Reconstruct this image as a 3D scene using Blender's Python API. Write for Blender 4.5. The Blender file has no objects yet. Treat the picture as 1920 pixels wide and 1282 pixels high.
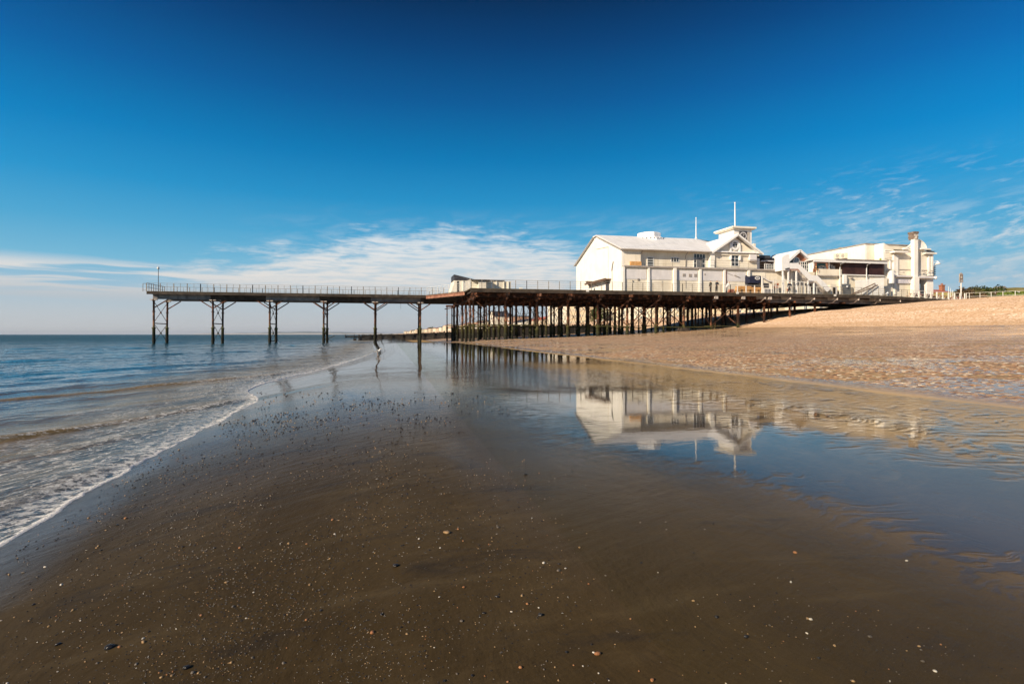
import bpy, bmesh, math, random
import numpy as np
from mathutils import Vector, Matrix, noise as mnoise
R = math.radians
random.seed(7)
rng = np.random.default_rng(11)
sc = bpy.context.scene
COL = sc.collection

# ------------------------------------------------------------------ camera
# world axes: x runs landward along the pier, y runs across it, sea level is z = 0
EYE = 1.30
TH = R(12.2)
cam_d = bpy.data.cameras.new('camera')
cam = bpy.data.objects.new('camera', cam_d)
COL.objects.link(cam)
cam.location = (0, 0, EYE)
cam.rotation_euler = (R(90), 0, -TH)
cam_d.sensor_width = 36
cam_d.lens = 20.0
cam_d.shift_y = -14 / 1920
cam_d.clip_start = 0.05
cam_d.clip_end = 60000
sc.camera = cam
sc.render.resolution_x = 1024
sc.render.resolution_y = 683
sc.view_settings.view_transform = 'Standard'
sc.view_settings.look = 'None'
sc.view_settings.gamma = 1
sc.view_settings.exposure = 0.5
sc.render.engine = 'CYCLES'
sc.cycles.max_bounces = 6
sc.cycles.transparent_max_bounces = 12

# ------------------------------------------------------------------ sun
SUN_AZ = R(40)           # left of the camera and a little behind it
SUN_EL = R(25)
su = Vector((-math.cos(TH - SUN_AZ), math.sin(TH - SUN_AZ), 0))
sun_dir = Vector((su.x * math.cos(SUN_EL), su.y * math.cos(SUN_EL), math.sin(SUN_EL)))
sd = bpy.data.lights.new('sun', 'SUN')
sd.energy = 5.0
sd.angle = R(0.5)
sd.color = (1.0, 0.84, 0.64)
so = bpy.data.objects.new('sun', sd)
COL.objects.link(so)
so.rotation_euler = sun_dir.to_track_quat('Z', 'Y').to_euler()
so.location = (-60, -40, 60)


# ------------------------------------------------------------------ node helper
class NT:
    def __init__(s, tree):
        s.t = tree; s.n = tree.nodes; s.l = tree.links

    def new(s, kind, **kw):
        nd = s.n.new(kind)
        for k, v in kw.items():
            setattr(nd, k, v)
        return nd

    def put(s, sock, v):
        if v is None:
            return
        if isinstance(v, bpy.types.NodeSocket):
            s.l.new(v, sock)
        elif isinstance(v, bpy.types.Node):
            s.l.new(v.outputs[0], sock)
        else:
            try:
                sock.default_value = v
            except Exception:
                sock.default_value = (v[0], v[1], v[2], 1.0)

    def m(s, op, a, b=None, c=None, clamp=False):
        nd = s.new('ShaderNodeMath', operation=op, use_clamp=clamp)
        s.put(nd.inputs[0], a); s.put(nd.inputs[1], b); s.put(nd.inputs[2], c)
        return nd.outputs[0]

    def vm(s, op, a, b=None, scale=None):
        nd = s.new('ShaderNodeVectorMath', operation=op)
        s.put(nd.inputs[0], a); s.put(nd.inputs[1], b)
        if scale is not None:
            s.put(nd.inputs['Scale'], scale)
        return nd.outputs['Value'] if op in ('DOT_PRODUCT', 'LENGTH') else nd.outputs[0]

    def mix(s, f, a, b, mode='MIX'):
        nd = s.new('ShaderNodeMix', data_type='RGBA', blend_type=mode)
        s.put(nd.inputs[0], f)
        for sk, v in ((nd.inputs[6], a), (nd.inputs[7], b)):
            if isinstance(v, tuple) and len(v) == 3:
                v = (*v, 1.0)
            s.put(sk, v)
        return nd.outputs[2]

    def rmp(s, v, a, b, c=0.0, d=1.0, smooth=True):
        nd = s.new('ShaderNodeMapRange', interpolation_type='SMOOTHSTEP' if smooth else 'LINEAR')
        for i, x in enumerate((v, a, b, c, d)):
            s.put(nd.inputs[i], x)
        return nd.outputs[0]

    def ramp(s, v, stops, interp='LINEAR'):
        nd = s.new('ShaderNodeValToRGB')
        cr = nd.color_ramp
        cr.interpolation = interp
        while len(cr.elements) < len(stops):
            cr.elements.new(0.5)
        for e, (p, c) in zip(cr.elements, stops):
            e.position = p
            e.color = (*c, 1.0) if len(c) == 3 else c
        s.put(nd.inputs[0], v)
        return nd.outputs[0]

    def noise(s, vec, scale, detail=4, rough=0.55, dist=0.0, col=False):
        nd = s.new('ShaderNodeTexNoise')
        s.put(nd.inputs['Vector'], vec)
        s.put(nd.inputs['Scale'], scale); s.put(nd.inputs['Detail'], detail)
        s.put(nd.inputs['Roughness'], rough); s.put(nd.inputs['Distortion'], dist)
        return nd.outputs['Color' if col else 'Fac']

    def comb(s, x, y, z=0.0):
        nd = s.new('ShaderNodeCombineXYZ')
        s.put(nd.inputs[0], x); s.put(nd.inputs[1], y); s.put(nd.inputs[2], z)
        return nd.outputs[0]

    def sep(s, v):
        nd = s.new('ShaderNodeSeparateXYZ')
        s.put(nd.inputs[0], v)
        return nd.outputs

    def attr(s, name):
        return s.new('ShaderNodeAttribute', attribute_name=name).outputs['Fac']

    def bump(s, h, strength=0.5, dist=0.1, nrm=None):
        nd = s.new('ShaderNodeBump')
        s.put(nd.inputs['Strength'], strength); s.put(nd.inputs['Distance'], dist)
        s.put(nd.inputs['Height'], h); s.put(nd.inputs['Normal'], nrm)
        return nd.outputs[0]


def srgb(r, g, b):
    f = lambda c: c / 12.92 if c <= 0.04045 else ((c + 0.055) / 1.055) ** 2.4
    return tuple(f(x / 255) for x in (r, g, b))


# ------------------------------------------------------------------ world
world = bpy.data.worlds.new('World')
sc.world = world
world.use_nodes = True
W = NT(world.node_tree)
W.n.clear()
tc = W.new('ShaderNodeTexCoord').outputs['Generated']
rot = W.new('ShaderNodeVectorRotate', rotation_type='Z_AXIS')
W.put(rot.inputs['Vector'], tc)
rot.inputs['Angle'].default_value = TH
dirv = rot.outputs[0]                     # x = right of the view axis, y = ahead
dx, dy, dz = W.sep(dirv)
hor = W.m('SQRT', W.m('ADD', W.m('MULTIPLY', dx, dx), W.m('MULTIPLY', dy, dy)))
el = W.m('MULTIPLY', W.m('ARCTAN2', dz, hor), 57.2958)
az = W.m('MULTIPLY', W.m('ARCTAN2', dx, dy), 57.2958)
nish = W.new('ShaderNodeTexSky', sky_type='NISHITA', sun_disc=False)
nish.sun_elevation = SUN_EL
nish.sun_rotation = math.atan2(sun_dir.x, sun_dir.y)
nish.air_density = 1.0; nish.dust_density = 0.4; nish.ozone_density = 3.0
E = 1 / (2 ** 0.5)
def k(r, g, b, f=1.0):
    c = srgb(r, g, b)
    return tuple(x * E * f for x in c)
el01 = W.m('DIVIDE', el, 90.0, clamp=True)
grad = W.ramp(el01, [
    (0.0, k(206, 207, 206)), (1.6 / 90, k(190, 203, 210)), (4.0 / 90, k(158, 193, 214)), (6.5 / 90, k(116, 184, 216)),
    (9.5 / 90, k(76, 166, 210)), (13.0 / 90, k(34, 145, 200)), (17 / 90, k(0, 122, 184)), (22 / 90, k(0, 91, 155)),
    (27 / 90, k(0, 64, 120)), (31 / 90, k(0, 42, 84)), (45 / 90, k(8, 45, 88)), (0.9, k(15, 50, 90))])
# the sky is deepest overhead of the view axis and paler toward both sides, most of all to the right
side = W.m('ADD', W.rmp(az, 2, 60, 0, 1), W.rmp(az, -12, -62, 0, 0.55))
hi = W.rmp(el, 6, 24, 0, 1)
lift = W.m('ADD', 1.0, W.m('MULTIPLY', W.m('MULTIPLY', side, hi), 0.58))
grad = W.vm('SCALE', grad, scale=lift)
natural = W.vm('SCALE', nish.outputs[0], scale=0.06)
sky = W.mix(0.015, grad, natural)
# ---- clouds: a long bank low over the sea ahead-left, wisps to the right
wn = W.noise(W.comb(W.m('MULTIPLY', az, 0.05), W.m('MULTIPLY', el, 0.16)), 1.0, 3, 0.5, col=True)
wv = W.sep(W.vm('SUBTRACT', wn, (0.5, 0.5, 0.5)))
az2 = W.m('ADD', az, W.m('MULTIPLY', wv[0], 9.0))
el2 = W.m('ADD', el, W.m('MULTIPLY', wv[1], 2.2))
fine = W.noise(W.comb(W.m('MULTIPLY', az2, 0.22), W.m('MULTIPLY', el2, 1.25)), 1.0, 8, 0.62)
fib = W.noise(W.comb(W.m('ADD', W.m('MULTIPLY', az2, 0.35), W.m('MULTIPLY', el2, 0.25)), W.m('MULTIPLY', el2, 3.2)), 1.0, 6, 0.6)
# bank: its top edge climbs from the left, peaks, and falls off toward the building
top = W.ramp(W.m('DIVIDE', W.m('ADD', az, 42.0), 62.0, clamp=True), [
    (0.0, (.30,) * 3), (0.14, (.52,) * 3), (0.22, (.62,) * 3), (0.37, (.82,) * 3), (0.46, (.96,) * 3), (0.56, (1.0,) * 3),
    (0.66, (.98,) * 3), (0.76, (.88,) * 3), (0.86, (.66,) * 3), (1.0, (.40,) * 3)])
topE = W.m('MULTIPLY', top, 10.9)
edge = W.m('ADD', W.m('SUBTRACT', topE, el2), W.m('MULTIPLY', W.m('SUBTRACT', fine, 0.5), 7.5))
bank = W.rmp(edge, -0.3, 2.6, 0, 1)
bank = W.m('MULTIPLY', bank, W.rmp(el, 2.0, 5.0, 0.25, 1))
bank = W.m('MULTIPLY', bank, W.m('MULTIPLY', W.rmp(fib, 0.30, 0.60, 0.60, 1), W.rmp(fine, 0.30, 0.52, 0.62, 1)))
bank = W.m('MULTIPLY', bank, W.m('MULTIPLY', W.rmp(az, -38, -25, 0, 1), W.rmp(az, 15, 5, 0, 1)))
# thin low layers far left
low = W.m('MULTIPLY', W.rmp(W.noise(W.comb(W.m('MULTIPLY', az, 0.05), W.m('MULTIPLY', el2, 1.1)), 1.0, 5, 0.55), 0.43, 0.55, 0, 1),
          W.m('MULTIPLY', W.rmp(el, 2.2, 3.8, 0, 1), W.rmp(el, 6.6, 5.2, 0, 1)))
low = W.m('MULTIPLY', low, W.rmp(az, 5, -12, 0, 1.0))
# wisps on the right: small combed flecks
cx = W.m('ADD', W.m('MULTIPLY', az2, 0.50), W.m('MULTIPLY', el2, 0.45))
cy = W.m('SUBTRACT', W.m('MULTIPLY', el2, 1.9), W.m('MULTIPLY', az2, 0.32))
w1 = W.noise(W.comb(cx, cy), 1.0, 7, 0.62)
w2 = W.noise(W.comb(W.m('MULTIPLY', az, 0.10), W.m('MULTIPLY', el, 0.22)), 1.0, 2, 0.5)
wm = W.m('MULTIPLY', W.rmp(az, 10, 34, 0, 1), W.m('MULTIPLY', W.rmp(el, 1.5, 5, 0.6, 1), W.rmp(el, 15.5, 9, 0, 1)))
wisp = W.m('MULTIPLY', W.rmp(W.m('ADD', w1, W.m('MULTIPLY', W.m('SUBTRACT', w2, 0.5), 0.55)), 0.47, 0.84, 0, 0.85), wm)
w3 = W.rmp(W.noise(W.comb(W.m('MULTIPLY', az2, 0.3), W.m('SUBTRACT', W.m('MULTIPLY', el2, 1.1), W.m('MULTIPLY', az2, .12))), 1.0, 6, 0.6), 0.42, 0.7, 0, 0.48)
veil = W.m('MULTIPLY', w3, W.m('MULTIPLY', W.rmp(el, 13, 7, 0, 1), W.rmp(el, 2, 6, 0.2, 1)))
veil = W.m('MULTIPLY', veil, W.rmp(az, -30, -8, 0, 1))
cloud = W.m('MAXIMUM', W.m('MAXIMUM', bank, W.m('MULTIPLY', low, 0.9)), W.m('MAXIMUM', wisp, veil), clamp=True)
ccol = W.ramp(el01, [(0.0, k(196, 196, 198)), (3.6 / 90, k(205, 206, 207)), (5.2 / 90, k(232, 226, 220)), (9 / 90, k(228, 232, 234)), (0.25, k(190, 214, 230))])
under = W.rmp(el, 1.0, 4.4, 0.80, 1.0)
ccol = W.vm('SCALE', ccol, scale=under)
sky = W.mix(W.m('MULTIPLY', cloud, 0.93), sky, ccol)
# pinkish grey murk lying on the horizon
murk = W.m('MULTIPLY', W.rmp(el, 4.6, 0.3, 0, 0.50), W.rmp(az, 30, -5, 0.25, 1))
sky = W.mix(murk, sky, k(192, 194, 198))
bg = W.new('ShaderNodeBackground')
W.put(bg.inputs[0], sky)
bg.inputs[1].default_value = 1.0
out = W.new('ShaderNodeOutputWorld')
W.l.new(bg.outputs[0], out.inputs[0])


# ------------------------------------------------------------------ view geometry: real points on known planes
F = 1066.67
CT, ST = math.cos(TH), math.sin(TH)
def u_at(px, v):
    """x of the point on the plane y = v that lies along the bearing of pixel column px"""
    r = (px - 960) / F
    return (ST * v + CT * v * r) / (CT - ST * r)
def depth(u, v):
    return ST * u + CT * v
def z_at(px, py, v):
    return EYE + (627 - py) * depth(u_at(px, v), v) / F
def uz(px, py, v):
    return u_at(px, v), z_at(px, py, v)
def v_at(px, u):
    r = (px - 960) / F
    return (CT * u - r * ST * u) / (CT * r + ST)


# ------------------------------------------------------------------ object helpers
def empty(name, label, cat, loc=(0, 0, 0), rz=0.0, group=None):
    o = bpy.data.objects.new(name, None)
    o.empty_display_size = 0.2
    COL.objects.link(o)
    o.location = loc
    o.rotation_euler = (0, 0, rz)
    o['label'] = label; o['category'] = cat
    if group:
        o['group'] = group
    return o

def tag(o, label=None, cat=None, group=None, kind=None):
    for kk, vv in (('label', label), ('category', cat), ('group', group), ('kind', kind)):
        if vv:
            o[kk] = vv
    return o


class MB:
    """collects shapes given in world metres; build() makes one mesh object (local to parent)"""
    def __init__(s):
        s.v = []; s.f = []; s.mi = []; s.sm = []

    def add(s, vs, fs, mi=0, smooth=False):
        b = len(s.v)
        s.v += [tuple(p) for p in vs]
        s.f += [tuple(b + i for i in f) for f in fs]
        s.mi += [mi] * len(fs); s.sm += [smooth] * len(fs)
        return s

    def box(s, x0, x1, y0, y1, z0, z1, mi=0):
        vs = [(x, y, z) for z in (z0, z1) for y in (y0, y1) for x in (x0, x1)]
        return s.add(vs, [(0, 2, 3, 1), (4, 5, 7, 6), (0, 1, 5, 4), (2, 6, 7, 3), (0, 4, 6, 2), (1, 3, 7, 5)], mi)

    def bar(s, a, b, w, h=None, mi=0):
        """rectangular bar from a to b"""
        h = h or w
        a = Vector(a); b = Vector(b); d = (b - a)
        if d.length < 1e-6:
            return s
        d.normalize()
        up = Vector((0, 0, 1)) if abs(d.z) < 0.95 else Vector((1, 0, 0))
        r = d.cross(up).normalized(); t = r.cross(d)
        vs = []
        for p in (a, b):
            for (i, j) in ((-1, -1), (1, -1), (1, 1), (-1, 1)):
                vs.append(p + r * (i * w / 2) + t * (j * h / 2))
        return s.add(vs, [(0, 1, 2, 3), (7, 6, 5, 4), (0, 4, 5, 1), (1, 5, 6, 2), (2, 6, 7, 3), (3, 7, 4, 0)], mi)

    def tube(s, pts, rad, n=8, mi=0, cap=True):
        """round tube through pts; rad may be a list"""
        pts = [Vector(p) for p in pts]
        if not isinstance(rad, (list, tuple)):
            rad = [rad] * len(pts)
        rings = []
        for i, p in enumerate(pts):
            d = (pts[min(i + 1, len(pts) - 1)] - pts[max(i - 1, 0)]).normalized()
            up = Vector((0, 0, 1)) if abs(d.z) < 0.95 else Vector((1, 0, 0))
            r = d.cross(up).normalized(); t = r.cross(d)
            rings.append([p + (r * math.cos(a) + t * math.sin(a)) * rad[i] for a in (2 * math.pi * j / n for j in range(n))])
        vs = [q for rg in rings for q in rg]
        fs = []
        for i in range(len(pts) - 1):
            for j in range(n):
                a = i * n + j; b = i * n + (j + 1) % n
                fs.append((a, b, b + n, a + n))
        s.add(vs, fs, mi, True)
        if cap:
            s.add(rings[0], [tuple(range(n))[::-1]], mi)
            s.add(rings[-1], [tuple(range(n))], mi)
        return s

    def prism(s, poly, y0, y1, mi=0):
        """polygon in (x, z), extruded along y"""
        n = len(poly)
        vs = [(x, y0, z) for x, z in poly] + [(x, y1, z) for x, z in poly]
        fs = [tuple(range(n)), tuple(range(2 * n - 1, n - 1, -1))]
        fs += [(i, i + n, (i + 1) % n + n, (i + 1) % n) for i in range(n)]
        return s.add(vs, fs, mi)

    def prismx(s, poly, x0, x1, mi=0):
        """polygon in (y, z), extruded along x"""
        n = len(poly)
        vs = [(x0, y, z) for y, z in poly] + [(x1, y, z) for y, z in poly]
        fs = [tuple(range(n)), tuple(range(2 * n - 1, n - 1, -1))]
        fs += [(i, i + n, (i + 1) % n + n, (i + 1) % n) for i in range(n)]
        return s.add(vs, fs, mi)

    def prismz(s, poly, z0, z1, mi=0):
        n = len(poly)
        vs = [(x, y, z0) for x, y in poly] + [(x, y, z1) for x, y in poly]
        fs = [tuple(range(n)), tuple(range(2 * n - 1, n - 1, -1))]
        fs += [(i, i + n, (i + 1) % n + n, (i + 1) % n) for i in range(n)]
        return s.add(vs, fs, mi)

    def lathe(s, c, prof, n=16, mi=0):
        """prof: (radius, z) pairs about the vertical through c"""
        vs = []
        for r, z in prof:
            vs += [(c[0] + r * math.cos(2 * math.pi * j / n), c[1] + r * math.sin(2 * math.pi * j / n), c[2] + z) for j in range(n)]
        fs = []
        for i in range(len(prof) - 1):
            for j in range(n):
                a = i * n + j; b = i * n + (j + 1) % n
                fs.append((a, b, b + n, a + n))
        fs.append(tuple(range(n))[::-1])
        fs.append(tuple(range((len(prof) - 1) * n, len(prof) * n)))
        return s.add(vs, fs, mi, n > 10)

    def ball(s, c, r, sx=1, sy=1, sz=1, n=8, mi=0):
        vs = [(c[0], c[1], c[2] - r * sz)]
        for i in range(1, n):
            a = -math.pi / 2 + math.pi * i / n
            for j in range(n + 2):
                b = 2 * math.pi * j / (n + 2)
                vs.append((c[0] + r * sx * math.cos(a) * math.cos(b), c[1] + r * sy * math.cos(a) * math.sin(b), c[2] + r * sz * math.sin(a)))
        vs.append((c[0], c[1], c[2] + r * sz))
        m = n + 2; fs = []
        for j in range(m):
            fs.append((0, 1 + (j + 1) % m, 1 + j))
            for i in range(n - 2):
                a = 1 + i * m + j; b = 1 + i * m + (j + 1) % m
                fs.append((a, b, b + m, a + m))
            fs.append((1 + (n - 2) * m + j, 1 + (n - 2) * m + (j + 1) % m, len(vs) - 1))
        return s.add(vs, fs, mi, True)

    def build(s, name, mats, parent=None):
        me = bpy.data.meshes.new(name)
        off = Vector((0, 0, 0))
        o = bpy.data.objects.new(name, me)
        if parent is not None:
            inv = abs_matrix(parent).inverted()
            me.from_pydata([tuple(inv @ Vector(p)) for p in s.v], [], s.f)
        else:
            zs = [p[2] for p in s.v]; xs = [p[0] for p in s.v]; ys = [p[1] for p in s.v]
            off = Vector(((min(xs) + max(xs)) / 2, (min(ys) + max(ys)) / 2, min(zs)))
            me.from_pydata([tuple(Vector(p) - off) for p in s.v], [], s.f)
            o.location = off
        if not isinstance(mats, (list, tuple)):
            mats = [mats]
        for m_ in mats:
            me.materials.append(m_)
        me.polygons.foreach_set('material_index', s.mi)
        me.polygons.foreach_set('use_smooth', s.sm)
        me.update()
        bm = bmesh.new(); bm.from_mesh(me)
        bmesh.ops.recalc_face_normals(bm, faces=bm.faces)
        bm.to_mesh(me); bm.free()
        COL.objects.link(o)
        if parent is not None:
            o.parent = parent
        return o


def abs_matrix(o):
    m_ = Matrix.LocRotScale(o.location, o.rotation_euler, o.scale)
    return abs_matrix(o.parent) @ m_ if o.parent else m_


def copy_tree(o, parent=None):
    c = o.copy()
    COL.objects.link(c)
    if parent is not None:
        c.parent = parent
    for ch in list(o.children):
        copy_tree(ch, c)
    return c


# ------------------------------------------------------------------ plain materials
def mat(name):
    m_ = bpy.data.materials.new(name)
    m_.use_nodes = True
    t = NT(m_.node_tree)
    t.n.clear()
    t.out = t.new('ShaderNodeOutputMaterial')
    return m_, t

def principled(t, col, rough=0.6, nrm=None, spec=0.5, metal=0.0, ior=1.45):
    p = t.new('ShaderNodeBsdfPrincipled')
    t.put(p.inputs['Base Color'], (*col, 1.0) if isinstance(col, tuple) and len(col) == 3 else col)
    t.put(p.inputs['Roughness'], rough)
    t.put(p.inputs['Metallic'], metal)
    t.put(p.inputs['IOR'], ior)
    t.put(p.inputs['Specular IOR Level'], spec)
    if nrm is not None:
        t.put(p.inputs['Normal'], nrm)
    return p

def weathered(name, a, b, rough=0.6, scale=1.5, streak=0.0, dirt=(0.2, 0.16, 0.1), dirt_amt=0.3, bump=0.15, metal=0.0, spec=0.4):
    """two tones mixed by noise, with optional vertical rain streaks of dirt"""
    m_, t = mat(name)
    pos = t.new('ShaderNodeNewGeometry').outputs['Position']
    x, y, z = t.sep(pos)
    n1 = t.noise(pos, scale, 5, 0.6)
    c = t.mix(t.rmp(n1, 0.35, 0.65), a, b)
    if streak > 0:
        sv = t.comb(t.m('MULTIPLY', x, 2.2), t.m('MULTIPLY', y, 2.2), t.m('MULTIPLY', z, 0.22))
        n2 = t.noise(sv, 1.0, 6, 0.65)
        c = t.mix(t.m('MULTIPLY', t.rmp(n2, 0.5, 0.78), streak), c, dirt)
    n3 = t.noise(pos, scale * 6, 4, 0.7)
    c = t.mix(t.m('MULTIPLY', t.rmp(n3, 0.55, 0.8), dirt_amt), c, dirt)
    b_ = t.bump(n3, bump, 0.03)
    p = principled(t, c, rough, b_, spec, metal)
    t.l.new(p.outputs[0], t.out.inputs[0])
    return m_
# ------------------------------------------------------------------ beach relief
# the swash front (where the last wave stops) as x over y
SV = np.array([-50, 0.0, 4.06, 5.0, 5.62, 6.2, 6.75, 7.6, 8.7, 10.6, 12.0, 12.9, 14.4, 16.2, 17.6, 18.6, 22, 25.8, 33, 41, 60, 100, 140, 400, 30000])
SU = np.array([-2.2, -2.2, -2.3, -2.42, -2.38, -2.5, -2.42, -2.47, -2.40, -2.46, -2.45, -2.75, -3.3, -3.45, -3.25, -3.05, -2.5, -2.0, -1.5, -1.0, -1.6, -2.5, -3, -3, -3])

def vnoise(x, y, seed=0):
    """smooth value noise on arrays"""
    xi = np.floor(x).astype(np.int64); yi = np.floor(y).astype(np.int64)
    fx = x - xi; fy = y - yi
    fx = fx * fx * (3 - 2 * fx); fy = fy * fy * (3 - 2 * fy)
    def h(a, b):
        n = (a * 374761393 + b * 668265263 + seed * 1442695041) & 0x7fffffff
        n = ((n ^ (n >> 13)) * 1274126177) & 0x7fffffff
        n = n ^ (n >> 16)
        return (n & 0xffff) / 65535.0
    return (h(xi, yi) * (1 - fx) + h(xi + 1, yi) * fx) * (1 - fy) + (h(xi, yi + 1) * (1 - fx) + h(xi + 1, yi + 1) * fx) * fy - 0.5

def fbm(x, y, oct=4, seed=0):
    t = 0; a = 1.0
    for i in range(oct):
        t = t + a * vnoise(x * 2 ** i + 17.3 * i, y * 2 ** i - 9.1 * i, seed + i)
        a *= 0.5
    return t

_fv = np.concatenate([[-60.0], 1.0 * 1.01 ** np.arange(0, 1050)])
_fu = np.interp(_fv, SV, SU)
for _ in range(3):
    _fu[1:] = np.convolve(np.pad(_fu[1:], 3, mode='edge'), [.08, .15, .18, .18, .18, .15, .08], 'valid')
_fs = _fu.copy()
for _ in range(40):
    _fs[1:] = np.convolve(np.pad(_fs[1:], 6, mode='edge'), np.ones(13) / 13, 'valid')
def front(v):
    f = np.interp(v, _fv, _fu)
    return f + 0.10 * vnoise(v * 1.3, v * 0 + 3.0, 5) + 0.05 * vnoise(v * 4.1, v * 0 + 7.0, 6) + 0.035 * vnoise(v * 9.0, v * 0, 8) + 0.018 * vnoise(v * 23.0, v * 0, 9)

GU = [-400, -120, -60, -30, -12, -6, -3.6, -2.4, -1.6, -0.8, 0.0, 0.8, 1.6, 2.6, 4.0, 6.0, 7.1, 7.8, 9.0, 12, 16, 20, 27, 35, 43, 47.5, 49, 53, 57, 62, 66, 71, 77, 84, 90, 110, 150, 400, 40000]
GZ = [-14, -6, -3.4, -2.0, -0.9, -.42, -.15, 0.0, .16, .31, .396, .402, .402, .397, .387, .385, .398, .425, .52, .72, .86, .98, 1.18, 1.43, 1.88, 2.16, 2.32, 3.05, 3.85, 4.75, 5.1, 5.6, 6.15, 6.55, 6.6, 6.5, 6.3, 6.3, 6.3]

def ground_z(u, v):
    u = np.asarray(u, float); v = np.asarray(v, float)
    # near the water the profile follows the swash front; further up the beach it straightens out
    sh = (np.interp(v, _fv, _fs) + 0.08 * vnoise(v * 1.3, v * 0 + 3.0, 5) + 2.4) * np.clip((3.0 - u) / 4.5, 0, 1)
    w = 0.55 * fbm(u * 0.12, v * 0.07, 3, 21) * np.clip((v - 6) / 14, 0, 1) * np.clip((u - 4) / 6, 0, 1)
    z = np.interp(u - sh + w, GU, GZ)
    # pool margins waver
    inpool = np.exp(-((u - 4.6) / 3.8) ** 2)
    z = z + 0.006 * inpool * fbm(u * 0.9, v * 0.35, 4, 3) * np.clip(v / 6, 0.25, 1)
    z = z + 0.008 * fbm(u * 1.7, v * 0.8, 3, 9) * np.clip((u + 2.8) / 1.2, 0, 1) * (1 - 0.8 * np.exp(-((u - 3.0) / 2.6) ** 2))
    # patchy wet bar
    z = z + 0.07 * np.clip((u - 8) / 6, 0, 1) * np.clip((46 - u) / 6, 0, 1) * fbm(u * 0.16, v * 0.10, 4, 31)
    # bank: soft lobes, lower at the toe near the camera
    z = z + 0.22 * np.clip((u - 48) / 6, 0, 1) * np.clip((90 - u) / 8, 0, 1) * fbm(u * 0.11, v * 0.07, 4, 41)
    toe = np.clip((u - 20) / 22, 0, 1) * np.clip((75 - u) / 20, 0, 1)
    z = z - toe * 0.22 * np.clip((70 - v) / 40, 0, 1)
    # low foreshore under and beyond the pier head
    z = z - np.clip((v - 62) / 20, 0, 1) * np.clip((40 - u) / 30, 0, 1) * np.clip((u + 2) / 6, 0, 1) * 0.40
    return z

def grid_mesh(name, us, vs, zf, m_, kind='structure', attrs=None, keep=None):
    U, V = np.meshgrid(us, vs)
    Z = zf(U, V)
    nu, nv = len(us), len(vs)
    co = np.stack([U.ravel(), V.ravel(), Z.ravel()], 1)
    i = np.arange(nu - 1); j = np.arange(nv - 1)
    I, J = np.meshgrid(i, j)
    a = (J * nu + I).ravel()
    q = np.stack([a, a + 1, a + 1 + nu, a + nu], 1)
    if keep is not None:
        q = q[keep(U, V, Z).ravel()[a]]
    me = bpy.data.meshes.new(name)
    me.vertices.add(len(co)); me.vertices.foreach_set('co', co.ravel())
    me.loops.add(q.size); me.loops.foreach_set('vertex_index', q.ravel().astype(np.int32))
    me.polygons.add(len(q))
    me.polygons.foreach_set('loop_start', np.arange(0, q.size, 4, dtype=np.int32))
    me.polygons.foreach_set('use_smooth', np.ones(len(q), bool))
    me.update(calc_edges=True)
    for nm, fn in (attrs or {}).items():
        at = me.attributes.new(nm, 'FLOAT', 'POINT')
        at.data.foreach_set('value', fn(U, V, Z).ravel().astype(np.float32))
    me.materials.append(m_)
    o = bpy.data.objects.new(name, me)
    COL.objects.link(o)
    o['kind'] = kind
    return o

# ------------------------------------------------------------------ sand and shingle material
m_sand, t = mat('beach_ground')
geo = t.new('ShaderNodeNewGeometry')
pos = geo.outputs['Position']
x, y, z = t.sep(pos)
sdist = t.attr('shore')                       # metres up the beach from the swash front
slowxy = t.comb(t.m('MULTIPLY', x, 0.55), t.m('MULTIPLY', y, 0.30))
nbig = t.noise(slowxy, 1.0, 4, 0.55)
nmid = t.noise(pos, 3.0, 5, 0.6)
grain = t.noise(pos, 420.0, 2, 0.7)
xw = t.m('ADD', x, t.m('MULTIPLY', t.m('SUBTRACT', t.noise(t.comb(t.m('MULTIPLY', x, .25), t.m('MULTIPLY', y, .10)), 1.0, 4, .6), 0.5), 9.0))
# wet dark sand
c = t.mix(t.rmp(nbig, 0.3, 0.7), (0.036, 0.024, 0.0105), (0.060, 0.042, 0.021))
c = t.mix(t.m('MULTIPLY', t.rmp(t.noise(t.comb(t.m('MULTIPLY', x, 1.2), t.m('MULTIPLY', y, 3.6)), 1.0, 5, .65, 0.6), 0.54, 0.70), 0.7), c, (0.022, 0.018, 0.015))
c = t.mix(t.m('MULTIPLY', t.rmp(t.noise(t.comb(t.m('ADD', t.m('MULTIPLY', x, 0.9), 7.3), t.m('MULTIPLY', y, 4.6)), 1.0, 6, .68, 0.4), 0.50, 0.78), 0.38), c, (0.105, 0.078, 0.042))
c = t.mix(t.m('MULTIPLY', t.m('SUBTRACT', grain, 0.5), 0.5, clamp=True), c, (0.26, 0.20, 0.12), 'MIX')
# golden sand under the pool
pool = t.m('MULTIPLY', t.rmp(x, 1.8, 3.0, 0, 1), t.rmp(x, 8.5, 7.2, 0, 1))
c = t.mix(t.m('MULTIPLY', pool, 0.85), c, t.mix(t.rmp(x, 3.0, 5.5, 0, 1), (0.24, 0.165, 0.095), (0.42, 0.29, 0.15)))
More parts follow.
